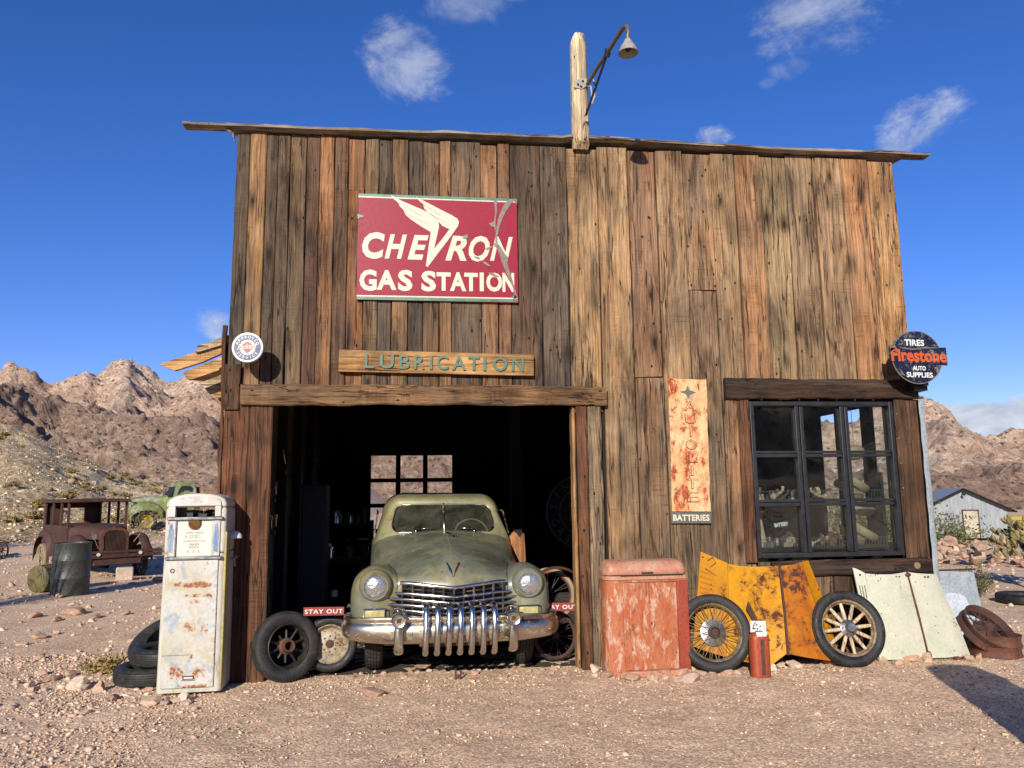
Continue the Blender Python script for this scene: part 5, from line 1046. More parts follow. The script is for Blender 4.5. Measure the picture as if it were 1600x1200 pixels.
hg=thing('pale_green_car_hood','pale green hinged car hood with a rusty centre seam leaning under the window','car hood',(0,0,0))
hood(hg,'left_side_panel',[[(4.245,-.14,.60),(4.235,-.12,.74),(4.225,-.10,.865)],[(4.285,-.155,.56),(4.275,-.135,.70),(4.265,-.115,.85)],[(4.345,-.175,.52),(4.335,-.155,.66),(4.325,-.135,.815)]],'pale')
hood(hg,'left_top_panel',[[(4.35,-.235,.02),(4.345,-.19,.42),(4.33,-.135,.81)],[(4.50,-.255,.02),(4.475,-.21,.42),(4.45,-.155,.80)],[(4.68,-.26,.02),(4.64,-.215,.42),(4.60,-.16,.80)],[(4.83,-.25,.02),(4.79,-.205,.42),(4.745,-.15,.815)]],'pale')
hood(hg,'right_top_panel',[[(4.845,-.25,.02),(4.803,-.205,.42),(4.758,-.15,.815)],[(5.0,-.255,.02),(4.93,-.21,.42),(4.87,-.155,.80)],[(5.18,-.24,.02),(5.09,-.195,.42),(5.0,-.14,.79)],[(5.30,-.21,.02),(5.20,-.165,.40),(5.09,-.11,.785)]],'pale')
m=MB(); m.tube([(4.837,-.262,.02),(4.796,-.217,.42),(4.750,-.162,.815)],.008,8); m.sphere(.03,(4.835,-.262,.05),(1,.5,1.3),nu=10,nv=8); m.sphere(.025,(4.755,-.165,.79),(1.3,.4,.8),nu=10,nv=8); m.build('hinge',M['rustorange'],hg,smooth=60)
m=MB()
for k in range(3): x=4.262+.022*k; m.tube([(x+.004,-.150-.008*k,.58),(x,-.130-.008*k,.70)],.0035,6)
m.build('louvre_slots',M['ink'],hg)
m=MB()
for x,z in ((4.275,.80),(4.63,.775),(4.66,.772),(4.93,.765),(4.965,.765)): m.sphere(.012,(x,-.165 if x>4.4 else -.135,z),(1,.3,.8),nu=8,nv=6)
m.build('bolt_holes',M['rust'],hg)
m=MB(); m.cbox(.05,.05,.03,(5.12,-.27,.012)); m.build('foot_block',M['rustorange'],hg)
pn=thing('galvanized_panel','galvanized sheet panel with a round white patch leaning at the right corner','metal panel',(5.46,.10,.0),(R(-8),0,0))
m=MB(); m.prism([(-.30,.0),(.29,.0),(.285,.40),(.275,.765),(-.31,.79)],-.004,.008); m.build('sheet',M['galv'],pn)
m=MB(); G=[]; pts=[]
for i in range(40):
    a=2*PI*i/40; r_=.215+(float(vnoise(np.array(i*.6),np.array(2.)))-.5)*.03; pts.append((-.02+r_*math.cos(a)*.95,.34+r_*math.sin(a)*1.1))
m.prism(pts,-.0065,-.004); m.build('white_patch',paint('silvery_white_patch',(222,228,236),(206,214,224),(150,160,166),(130,140,148),.2,9,.5),pn)
m=MB(); m.box((-.31,-.02,.785),(.29,.03,.80)); m.build('top_edge',M['black'],pn)
# ================= the sage green sedan (front at y=0, back towards +y)
car=thing('vintage_car','faded sage green vintage sedan with a toothy chrome grille parked in the open bay','car',(.315,-.45,0),(0,R(.5),R(1.3)))
cols=[
 [(0,.13,.81),(0,.15,.86),(0,.19,.925),(0,.27,.985),(0,.42,1.055),(0,.65,1.12),(0,.95,1.175),(0,1.25,1.212),(0,1.55,1.215),(0,1.80,1.24)],
 [(.13,.15,.81),(.13,.17,.86),(.13,.21,.915),(.13,.29,.978),(.135,.44,1.035),(.14,.67,1.095),(.15,.97,1.152),(.16,1.27,1.192),(.17,1.57,1.208),(.17,1.80,1.235)],
 [(.28,.19,.81),(.28,.205,.86),(.28,.24,.905),(.29,.33,.955),(.30,.48,1.00),(.32,.72,1.055),(.36,1.02,1.112),(.40,1.3,1.145),(.42,1.57,1.185),(.43,1.80,1.212)],
 [(.41,.25,.81),(.41,.262,.855),(.41,.29,.885),(.42,.39,.92),(.44,.54,.955),(.485,.78,.985),(.545,1.06,1.04),(.585,1.32,1.092),(.61,1.57,1.145),(.62,1.80,1.17)],
 [(.50,.285,.68),(.50,.28,.76),(.50,.30,.855),(.51,.40,.905),(.535,.56,.932),(.57,.80,.935),(.62,1.08,.972),(.67,1.32,1.02),(.70,1.57,1.07),(.72,1.80,1.11)],
 [(.575,.26,.46),(.575,.245,.62),(.575,.26,.80),(.58,.32,.915),(.59,.48,.96),(.62,.76,.95),(.665,1.06,.93),(.70,1.32,.945),(.73,1.57,.98),(.75,1.80,1.0)],
 [(.69,.235,.46),(.69,.21,.62),(.69,.215,.80),(.69,.27,.925),(.69,.42,.985),(.70,.70,.965),(.73,1.05,.90),(.76,1.32,.875),(.775,1.57,.88),(.785,1.80,.89)],
 [(.79,.26,.46),(.79,.23,.62),(.79,.24,.80),(.785,.31,.905),(.78,.45,.955),(.785,.72,.925),(.785,1.05,.84),(.79,1.32,.78),(.80,1.57,.75),(.805,1.80,.74)],
 [(.865,.33,.46),(.87,.30,.62),(.87,.315,.79),(.865,.38,.865),(.86,.50,.895),(.86,.75,.86),(.85,1.05,.76),(.83,1.32,.66),(.82,1.57,.60),(.82,1.80,.58)],
 [(.90,.44,.45),(.912,.42,.6),(.912,.44,.73),(.908,.49,.785),(.905,.59,.80),(.905,.78,.75),(.89,1.05,.60),(.855,1.32,.5),(.83,1.57,.42),(.825,1.80,.38)],
 [(.905,.52,.42),(.915,.54,.46),(.918,.58,.56),(.915,.62,.62),(.91,.68,.64),(.908,.84,.60),(.89,1.02,.48),(.86,1.25,.36),(.83,1.55,.3),(.825,1.80,.28)]]
cols=np.array(cols); neg=cols[1:][::-1].copy(); neg[...,0]*=-1; full=np.concatenate([neg,cols],0)   # 21 columns, -10..10
NU=7; Gp=patch(full,NU,7)
def sub(name,i0,i1,mt,parent=car,sm=180):
    m=MB(); g=Gp[i0*NU:i1*NU+1]; m.grid(g,flip=True); return m.build(name,M[mt],parent,smooth=sm)
sub('hood',6,14,'carp'); fl_=sub('fender',0,6,'carp'); fr_=sub('fender',14,20,'carp')
# seams between hood and fenders
for i in (6*NU,14*NU):
    m=MB(); m.tube([tuple(p+np.array([0,-.002,.002])) for p in Gp[i][6:40:2]],.0035,5); m.build('hood_seam',M['blackm'],car)
m=MB(); m.tube([tuple(p+np.array([0,0,.001])) for p in Gp[10*NU][8:60:3]],.0035,6); m.build('hood_ridge',M['carroof'],car,smooth=180)
# lower body to the rear: rings
def srr(w_b,w_t,zb,zt,yb,yt,r,n=10):
    o=[]
    for (sx,sz,a0) in ((1,1,90),(1,-1,0),(-1,-1,-90),(-1,1,180)):
        pass
    pts=[]
    def corner(cx,cz,a0,a1,rr1,k=n):
        for i in range(k+1): a=R(a0+(a1-a0)*i/k); pts.append((cx+rr1*math.cos(a),cz+rr1*math.sin(a)))
    corner(w_t-r,zt-r,90,0,r); corner(w_b-r*.7,zb+r*.7,0,-90,r*.7); corner(-w_b+r*.7,zb+r*.7,-90,-180,r*.7); corner(-w_t+r,zt-r,180,90,r)
    for x,z in pts: f=(z-zb)/(zt-zb); o.append((x,yb+(yt-yb)*f,z))
    return o
rings=[srr(.76,.70,.30,1.13,1.60,1.60,.16),srr(.80,.755,.28,1.155,1.80,1.80,.14),srr(.83,.80,.28,1.17,2.3,2.3,.10),srr(.84,.78,.28,1.16,3.1,3.1,.12),srr(.82,.74,.28,1.12,3.9,3.9,.14),srr(.72,.6,.32,1.0,4.6,4.6,.2),srr(.4,.3,.4,.8,4.95,4.9,.12)]
A=cr(np.array(rings),4); m=MB(); m.grid(A,closed_v=True); k=A.shape[1]; m.f.append(tuple((A.shape[0]-1)*k+q for q in range(k))); m.build('lower_body',M['carp'],car,smooth=180)
# windscreen posts, roof: rings from the glass opening outwards and back
def cab_ring(wb,wt,zb,zt,yb,yt,r,n=10,bow=0.):
    pts=[]
    def corner(cx,cz,a0,a1,k=n):
        for i in range(k+1): a=R(a0+(a1-a0)*i/k); pts.append([cx+r*math.cos(a),cz+r*math.sin(a)])
    rb=r if zb>1.125 else .05
    def cb_(cx,cz,a0,a1,k=n):
        for i in range(k+1): a=R(a0+(a1-a0)*i/k); pts.append([cx+rb*math.cos(a),cz+rb*math.sin(a)])
    corner(wt-r,zt-r,90,0); cb_(wb-rb,zb+rb,0,-90); cb_(-wb+rb,zb+rb,-90,-180); corner(-wt+r,zt-r,180,90)
    o=[]
    for x,z in pts:
        f=(z-zb)/(zt-zb); z+=(.022 if r<.12 else .040)*(1-(x/wb)**2)*(1 if f>.5 else .5); o.append((x,yb+(yt-yb)*f-bow*(1-(x/wb)**2),z))
    return o
cr_=[cab_ring(.572,.545,1.212,1.505,1.80,2.06,.09,bow=.10),cab_ring(.585,.557,1.200,1.517,1.79,2.055,.10,bow=.10),cab_ring(.655,.600,1.160,1.558,1.80,2.09,.13,bow=.10),cab_ring(.742,.640,1.09,1.590,1.86,2.20,.18,bow=.07),cab_ring(.790,.680,.98,1.615,2.08,2.42,.23,bow=.03),cab_ring(.815,.70,.95,1.625,2.7,2.80,.25),cab_ring(.815,.70,.95,1.62,3.3,3.3,.25),cab_ring(.70,.58,1.05,1.56,3.9,3.75,.19),cab_ring(.55,.42,1.0,1.35,4.3,4.15,.15),cab_ring(.3,.2,.95,1.12,4.55,4.45,.07)]
A=cr(np.array(cr_),4); m=MB(); m.grid(A,closed_v=True); k=A.shape[1]; m.f.append(tuple((A.shape[0]-1)*k+q for q in range(k))); m.build('roof',M['carroof'],car,smooth=180)
# glass
G0=np.array(cr_[0]); cen=np.array([0,1.83,1.36]); 
for s,nm in ((-1,'windscreen_pane'),(1,'windscreen_pane')):
    n_=len(G0); pts=[p for p in G0 if p[0]*s>.012]; 
    if s>0: ring=pts
    else: ring=pts
    top_=[p for p in ring if p[2]>1.36]; 
    m=MB(); xs_=np.linspace(.006,.57,14); gg=[]
    for x in xs_:
        # z range of the opening at this x
        w_=.56; zb=1.214+.022*.5*(1-(x/.57)**2); zt=1.505+.022*(1-(x/.545)**2); e=max(0,(x-.455)/.11); cut=.085*(1-math.sqrt(max(0,1-min(1,e)**2)))
        zb+=cut; zt-=cut; row=[]
        for j in range(5):
            z=zb+(zt-zb)*j/4; f=(z-1.212)/(1.505-1.212); row.append((s*x*(1 if x<.5 else (1-.05*f)),1.80+.26*f-.10*(1-(x/.572)**2)+.004,z))
        gg.append(row)
    m.grid(gg,flip=(s<0)); m.build(nm,M['carglass'],car,smooth=180)
m=MB(); m.tube([tuple(p+np.array([0,-.004,0])) for p in G0]+[tuple(G0[0]+np.array([0,-.004,0]))],.006,6,cap=False); m.build('windscreen_trim',M['chromed'],car,smooth=180)
m=MB(); m.tube([(0,1.697,1.222),(0,1.83,1.37),(0,1.955,1.527)],.011,8); m.build('windscreen_divider',M['chromed'],car,smooth=180)
# wipers
for s in (-1,1):
    m=MB(); bx=-.31 if s<0 else .33; m.tube([(bx,1.70,1.21),(bx,1.715,1.255)],.010,6); m.tube([(bx,1.715,1.255),(bx+.20*(1 if s<0 else -.8),1.70,1.262)],.005,6); m.build('wiper',M['chrome'],car,smooth=180)
# interior
m=MB(); m.box((-.62,2.7,.5),(.62,2.85,1.17)); m.box((-.62,2.2,.5),(.62,2.7,.72)); m.build('seat',M['inner'],car,bev=.04)
m=MB(); G=[(.33+.19*math.cos(a),2.06+.06*math.sin(a),1.18+.165*math.sin(a)) for a in np.linspace(0,2*PI,33)]; m.tube(G,.010,6,cap=False); m.tube([(.15,2.05,1.19),(.51,2.05,1.19)],.006,5); m.build('steering_wheel',M['twigp'],car,smooth=180)
m=MB(); m.box((-.66,1.86,1.0),(.66,2.0,1.175)); m.build('dashboard',M['inner'],car,bev=.02)
# side windows
for s in (-1,1):
    m=MB(); q=[(s*.765,2.16,1.185),(s*.785,2.95,1.175),(s*.752,2.92,1.44),(s*.725,2.34,1.43)]; q=[(x+s*.008,y,z) for x,y,z in q]; m.add(q,[(0,1,2,3)] if s<0 else [(3,2,1,0)]); m.build('side_window',M['carglass'],car)
    m=MB(); m.tube(q+[q[0]],.008,6,cap=False); m.build('side_window_trim',M['chromed'],car,smooth=60)
# hood ornament and emblem
m=MB(); m.tube([(.0,1.735,1.222),(.03,1.45,1.225),(.05,1.20,1.215)],[.005,.006,.010],6); m.sphere(.028,(.055,1.15,1.200),(1.1,1.6,.8),nu=12,nv=8); m.prism([(.02,1.18),(.09,1.17),(.10,1.21),(.05,1.235),(.01,1.20)],1.12,1.16); m.build('hood_ornament',M['blackm'],car,smooth=40)
m=MB()
for s in (-1,1): m.add([(0,.262,.895),(s*.004,.235,.925),(s*.050,.31,1.005),(s*.030,.30,.985),(0,.27,.925),(0,.20,.905)],[(0,1,4),(1,2,3,4),(5,1,2),(5,0,1)] if s>0 else [(4,1,0),(4,3,2,1),(2,1,5),(1,0,5)])
m.tube([(.0,.172,.885),(.028,.222,.950),(.058,.288,1.012)],[.013,.012,.004],6); m.tube([(.0,.172,.885),(-.028,.222,.950),(-.058,.288,1.012)],[.013,.012,.004],6); m.build('front_emblem',M['chromeh'],car,smooth=40)
# grille
def vbar(z,hw,y0=.11,sweep=.30,dz=.028,r=.011,sq=(1,1),name='grille_bar',mt='chrome',h=None):
    m=MB(); pts=[]
    for i in range(-12,13):
        x=hw*i/12; u=abs(x); pts.append((x,y0+sweep*u*u*.9+.10*u,z+dz*min(1,u/.4)-.0*u))
    m.tube(pts,r,8,sq=sq); return m.build(name,M[mt],car,smooth=60)
m=MB(); gb=[]
for i in range(-10,11):
    x=.56*i/10; y=.19+.33*x*x*.9+.10*abs(x); gb.append([(x,y,.40),(x,y,.84)])
m.grid(gb); m.build('grille_backing',M['black'],car)
vbar(.800,.47,.115,.30,.040,.017,(1,1.0),'grille_header')
for z,hw,r in ((.722,.52,.0105),(.672,.585,.0105),(.622,.80,.0115),(.575,.50,.010),(.528,.50,.010),(.485,.80,.0115),(.44,.50,.010)):
    vbar(z,hw,.10,.32,.030,r,(1,1.2))
m=MB()
for z in (.757,.70,.65,.60,.55,.505,.46): 
    pts=[(.46*i/12,.135+.30*(.46*i/12)**2*.9+.10*abs(.46*i/12),z+.03*min(1,abs(.46*i/12)/.4)) for i in range(-12,13)]; m.tube(pts,.012,6,sq=(1.6,.35))
m.build('grille_slats',M['chromed'],car,smooth=60)
m=MB()
for i in range(-5,6):
    x=.09*i+(.0); y=.118+.30*x*x*.9+.10*abs(x); m.tube([(x,y+.01,.43),(x,y,.60),(x,y,.80+.03*min(1,abs(x)/.4))],.0075,6,sq=(.7,1.5))
m.build('grille_uprights',M['chromed'],car,smooth=60)
for s in (-1,1):
    # parking light
    m=MB(); y=.225; x0,x1=(s*.60,s*.775); x0,x1=min(x0,x1),max(x0,x1)
    m.box((x0,y-.03,.535),(x1,y+.06,.615)); o=m.build('parking_light',M['amber'],car,bev=.012)
    m=MB(); m.tube([(x0-.012,y-.035,.525),(x1+.012,y-.032,.525),(x1+.014,y-.028,.625),(x0-.012,y-.035,.625),(x0-.012,y-.035,.525)],.008,6); m.build('light_frame',M['chrome'],o,smooth=50)
    # headlight
    hx=s*.688; hy_=.205; hz=.815
    m=MB(); m.lathe([(.150,.10),(.142,.03),(.128,-.005),(.116,-.016),(.104,-.012)],40,(hx,hy_,hz)); bz=m.build('headlight_housing',M['carp'],car,smooth=60)
    m=MB(); m.lathe([(.118,-.010),(.112,-.026),(.100,-.026),(.096,-.012)],40,(hx,hy_,hz)); m.build('bezel',M['carp'],bz,smooth=50)
    m=MB(); m.lathe([(.0,-.040),(.03,-.039),(.06,-.034),(.085,-.024),(.098,-.010)],40,(hx,hy_,hz)); rs=random.Random(1)
    V=m.v[0]; V[:,1]+=.010*(fbm(V[:,0]*45,V[:,2]*45,2,5)-.5)
    m.build('headlight',M['lens'],car,smooth=180)
# bumper
def bpath(x):
    u=abs(x); y=.02+.10*(u/.75)**2 if u<=.75 else .12+.0
    return y
cs=[(-.012,.118),(-.030,.108),(-.034,.085),(-.022,.066),(-.040,.05),(-.052,.02),(-.054,-.02),(-.046,-.06),(-.026,-.095),(.0,-.112),(.02,-.112),(.03,0),(.02,.112)]
pa=[(-.70,.62),(-.90,.52),(-.935,.38),(-.905,.24),(-.82,.155),(-.68,.10),(-.45,.055),(-.2,.03),(0,.022),(.2,.03),(.45,.055),(.68,.10),(.82,.155),(.905,.24),(.935,.38),(.90,.52),(.70,.62)]
P2=cr(np.array(pa),5); G=[]
for i in range(len(P2)):
    tn=P2[min(i+1,len(P2)-1)]-P2[max(i-1,0)]; tn/=np.linalg.norm(tn); nrm=np.array([tn[1],-tn[0]])  # outward
    sc_=1-.12*min(1,max(0,(abs(P2[i][0])-.6)/.3))
    G.append([(P2[i][0]-nrm[0]*dy*1.0,P2[i][1]-nrm[1]*dy,.458+z*sc_) for dy,z in cs])
m=MB(); m.grid(G,closed_v=True,flip=True); m.f+=[tuple(range(13)),tuple((len(P2)-1)*13+q for q in reversed(range(13)))]
bm=m.build('bumper',M['chromed'],car,smooth=50)
for x,z,y in ((-.84,.42,.10),(.86,.43,.115),(-.37,.44,-.018),(.40,.44,-.016)):
    m=MB(); m.sphere(.011,(x,y,z),nu=10,nv=6); m.build('bumper_bolt',M['steel'],bm,smooth=180)
m=MB(); m.box((-.30,.03,.32),(.35,.08,.36)); m.build('lower_valance',M['rustorange'],car,bev=.01)
# teeth
for k in range(7):
    x=-.245+.0985*k; m=MB(); path=cr([(x,.115,.662),(x,.045,.672),(x,-.02,.640),(x,-.055,.565),(x-.002,-.075,.47),(x-.004,-.078,.38),(x-.006,-.068,.31),(x-.006,-.03,.275),(x-.006,.04,.27)],4)
    r_=[.026]*len(path); m.tube([tuple(p) for p in path],r_,10,sq=(.8,1.05),up=(1,0,0)); m.build('grille_tooth',M['chromeh'],car,smooth=70)
for s,x in ((-1,-.478),(1,.505)):
    m=MB(); path=cr([(x,.02,.63),(x,-.03,.62),(x,-.05,.56),(x,-.065,.47),(x,-.068,.38),(x,-.05,.31),(x,-.0,.285)],4); m.tube([tuple(p) for p in path],[.040]*10+[.042]*(len(path)-10),10,sq=(.5,1.0),up=(1,0,0)); gd=m.build('bumper_guard',M['chrome'],car,smooth=70)
    m=MB(); m.lathe([(.040,-.03),(.052,-.035),(.062,-.025),(.066,-.005),(.066,.08)],28,(x,-.075,.560)); m.lathe([(0,-.012),(.042,-.012),(.042,-.03)],28,(x,-.075,.560)); m.build('guard_lamp',M['chromed'],gd,smooth=50)
    m=MB(); m.prism([(x-.020,.540),(x+.018,.548),(x+.020,.582),(x-.018,.576)],-.092,-.086); m.build('lamp_socket',M['rust'],gd)
    m=MB(); m.tube([(x-.06,.0,.60),(x-.04,-.02,.655),(x,-.03,.665),(x+.04,-.02,.655),(x+.06,.0,.60)],.006,6); m.build('guard_hoop',M['chrome'],gd,smooth=60)
# rusty overrider strip on the right half of the bumper
m=MB(); m.box((.60,.035,.525),(.78,.075,.555),rot=None); m.build('bumper_rust_strip',M['rust'],bm,bev=.006)
# front wheels
for s in (-1,1):
    m=MB(); m.lathe(tyre_prof(.335,.2,.165,4)+[(.2,-.06)],56,(s*.70,.78,.335),(0,0,R(90))); o=m.build('wheel',M['rubbert'],car,smooth=40)
    m=MB(); m.lathe([(0,-.07),(.06,-.075),(.19,-.05),(.20,0)],32,(s*.70,.78,.335),(0,0,R(90*s))); m.build('rim',M['carp'],o,smooth=50)
    m=MB(); m.lathe(tyre_prof(.335,.2,.165,4)+[(.2,-.06)],32,(s*.70,3.7,.335),(0,0,R(90))); m.build('wheel',M['rubber'],car,smooth=40)
m=MB(); m.cbox(1.3,.1,.12,(0,.80,.30)); m.cbox(.08,3.2,.14,(-.4,2.2,.34)); m.cbox(.08,3.2,.14,(.4,2.2,.34)); m.build('chassis',M['blackm'],car)
m=MB(); m.cbox(1.72,.9,.02,(0,.75,.62)); m.cbox(1.6,.02,.5,(0,.36,.62)); m.cbox(.02,.8,.35,(-.5,.85,.65)); m.cbox(.02,.8,.35,(.5,.85,.65)); m.build('inner_apron',M['inner'],car)
m=MB(); m.tube([(-.895,.53,.60),(-.94,.53,.62),(-.945,.55,.60)],.012,6); m.build('side_lug',M['steel'],car)
# ================= around the car
def small_sign(name,label,loc,w,h,body,rot=(0,0,0),x0=None):
    s=thing(name,label,'sign',loc,rot); m=MB(); m.prism([(-w/2,-h/2),(w/2,-h/2),(w/2,h/2),(-w/2,h/2)],-.006,.006); m.build('panel',M['redsign'],s,bev=.002)
    m=MB(); text_fit(m,body,-w/2+.012,w/2-.012,-h*.26,h*.26,-.0075,.02,0,1.15,.001); m.build('lettering',M['white'],s); return s
small_sign('stay_out_sign','small red board lettered STAY OUT to the left of the car bumper',(-.845,.02,.585),.36,.075,'STAY OUT',(0,R(1),R(3)))
small_sign('stay_out_sign','small red board lettered STAY OUT to the right of the car bumper',(1.345,.10,.55),.36,.075,'STAY OUT',(0,R(1),R(-3)))
d_=thing('brake_drum_wheel','rusty white disc wheel standing under the left red board','wheel',(-.80,.16,.275)); tilt(d_,0,R(6),R(4)); d_.scale=(.8,.8,.8)
wr=paint('rusty_white_rim',(196,186,160),(176,150,112),(120,70,44),(80,54,40),.5,14,.5)
m=MB(); m.lathe([(.215,-.06),(.205,-.066),(.198,-.05),(.185,-.03),(.17,-.005),(.12,-.03),(.07,-.035),(.04,-.035),(.038,.0)],48); m.lathe([(.215,-.06),(.21,.0),(.215,.06)],48); m.build('disc',wr,d_,smooth=50)
m=MB(); m.lathe([(0,-.015),(.042,-.02),(.048,-.035),(.04,-.04),(0,-.04)],24); 
for i in range(8): a=2*PI*i/8; m.sphere(.010,(.085*math.cos(a),-.037,.085*math.sin(a)),nu=8,nv=6)
m.build('hub',M['rust'],d_,smooth=60)
tyre(d_,.31,.215,.15,'rubberd',3)
# right of the car: fender and bicycle like wheels
f_=thing('rusted_fender','narrow rust orange cycle fender standing against the right bay post','fender',(1.36,.42,.0),(0,0,R(-8)))
G=[]
for i in range(20):
    a=R(170-150*i/19); G.append([(.02+.30*math.cos(a)+.03*0,y,.60+.30*math.sin(a)-.012*(y/.06)**2) for y in (-.07,-.04,0,.04,.07)])
m=MB(); m.grid(G); m.grid(np.array(G)+np.array([0,0,-.006]),flip=True); m.tube([(.30,0,.70),(.33,0,.4),(.30,0,.05)],.018,6); m.build('guard',M['rustorange'],f_,smooth=60)
w=thing('wire_wheel','large rusty wire wheel with a brown tyre behind the right end of the bumper','wheel',(1.33,.62,.60)); tilt(w,0,R(4),R(-14)); tyre(w,.27,.225,.05,'tirebrown',2); m=MB(); m.lathe(rimprof(.225,.05,.008),48); m.build('rim',M['rustorange'],w,smooth=50); wires(20,.03,.215,-.02,.02,.003,M['steel'],w,.25)
w=thing('wire_wheel','small rusted wire wheel low beside the right bay post','wheel',(1.33,.30,.25)); tilt(w,0,R(6),R(12)); tyre(w,.235,.205,.04,'rubberd',2); m=MB(); m.lathe(rimprof(.205,.045,.008),48); m.lathe([(0,-.03),(.03,-.03),(.03,.03),(0,.03)],16); m.build('rim',M['rust'],w,smooth=50); wires(20,.03,.196,-.02,.02,.003,M['rust'],w,.25)
s_=thing('timber_post','short splintered timber post standing behind the right fender','post',(1.12,1.6,0)); 
m=MB(); m.prism([(-.10,0),(.10,0),(.105,.9),(.09,1.18),(.05,1.12),(-.02,1.20),(-.08,1.14)],-.07,.07); m.build('post',M['stump'],s_,bev=.01)
a_=thing('iron_stake','short rusty forked iron stake in the ground under the middle of the bumper','stake',(.36,-.22,0)); m=MB(); m.tube([(-.02,0,-.02),(-.022,0,.09)],.009,6); m.tube([(.02,0,-.02),(.024,0,.08)],.009,6); m.cbox(.05,.015,.015,(0,0,.03)); m.build('fork',M['rust'],a_)
# dark clutter inside the bay on the left
def shelfrack(): 
    s=thing('tool_shelf','dark shelf of parts along the left wall inside the bay','shelf',(-1.05,3.3,0)); m=MB()
    for z in (.3,.8,1.25): m.cbox(.9,.4,.03,(0,0,z))
    for x in (-.43,.43): m.cbox(.04,.4,1.3,(x,0,.65))
    m.build('rack',M['inner'],s)
    rs=random.Random(6)
    for k in range(20):
        x=rs.uniform(-.4,.4)+-1.05; z=rs.choice([.317,.817,1.267,1.267]); h=rs.uniform(.06,.2); r_=rs.uniform(.025,.06)
        c_=thing('tin_can','grimy tin or jar among the others on the dark shelf inside the bay','can',(x,3.3+rs.uniform(-.12,.1),z),(0,0,rs.uniform(0,6)),'tins and jars on the dark shelf')
        m=MB(); m.lathe([(0,0),(r_,0),(r_,h*.8),(r_*.7,h),(0,h)],16,axis='z'); m.build('can',M[rs.choice(['steel','rust','white','chromed','blackm'])],c_,smooth=40)
shelfrack()
c_=thing('tall_locker','tall dark blue grey locker inside the bay left of the car','locker',(-1.22,2.2,0)); m=MB(); m.box((-.14,-.2,0),(.14,.25,1.76)); m.build('body',plain('dark_blue_locker',(16,18,24),.7),c_,bev=.015); m=MB(); m.box((-.12,-.207,.9),(.12,-.2,1.7)); m.build('door',plain('dark_blue_locker_door',(18,20,27),.7),c_,bev=.004)
rs=random.Random(9)
for i in range(8):
    z=rs.uniform(1.0,2.1); t_=thing('hanging_tool','bright metal tool hanging on the left wall just inside the bay','tool',(-1.52+rs.uniform(-.05,.1),.30+.14*i,z),(R(rs.uniform(-8,8)),R(rs.uniform(-12,12)),R(70)),'tools hanging inside the left wall'); L_=rs.uniform(.14,.32)
    m=MB(); m.tube([(0,0,-L_/2),(0.01,0,0),(0,0,L_/2)],[.010,.006,.009],8); m.lathe([(.012,-.004),(.026,-.005),(.026,.005),(.012,.004)],14,(0,0,L_/2+.02)); m.build('shaft',M['chromed'],t_,smooth=50)
mt_=thing('old_motorcycle','dim chromed motorcycle parked behind the left fender inside the bay','motorcycle',(-.75,4.4,0),(0,0,R(10)))
for y in (-.65,.65):
    m=MB(); m.lathe(tyre_prof(.31,.25,.09,3)+[(.25,-.03)],40,(0,y,.31),(0,0,R(90))); o=m.build('wheel',M['rubberd'],mt_,smooth=40); m=MB(); m.lathe(rimprof(.25,.08),32,(0,y,.31),(0,0,R(90))); m.build('rim',M['chrome'],o,smooth=50)
m=MB(); m.tube([(0,-.65,.31),(0,-.35,.95)],.022,8); m.tube([(-.35,-.25,1.0),(-.1,-.35,1.02),(.1,-.35,1.02),(.35,-.25,1.0)],.013,8); m.build('fork',M['chrome'],mt_,smooth=60)
m=MB(); m.sphere(1,(0,-.05,.78),(.14,.28,.13)); m.build('tank',M['rust'],mt_,smooth=180)
m=MB(); m.sphere(1,(0,-.40,.88),(.09,.07,.09)); m.sphere(1,(.12,.1,.42),(.05,.14,.12)); m.cbox(.22,.35,.3,(0,.05,.45)); m.tube([(.15,-.1,.35),(.17,.7,.30)],.03,8); m.build('engine',M['chromed'],mt_,smooth=50)
m=MB(); m.sphere(1,(0,.42,.72),(.13,.3,.07)); m.build('saddle',M['blackm'],mt_,smooth=180)
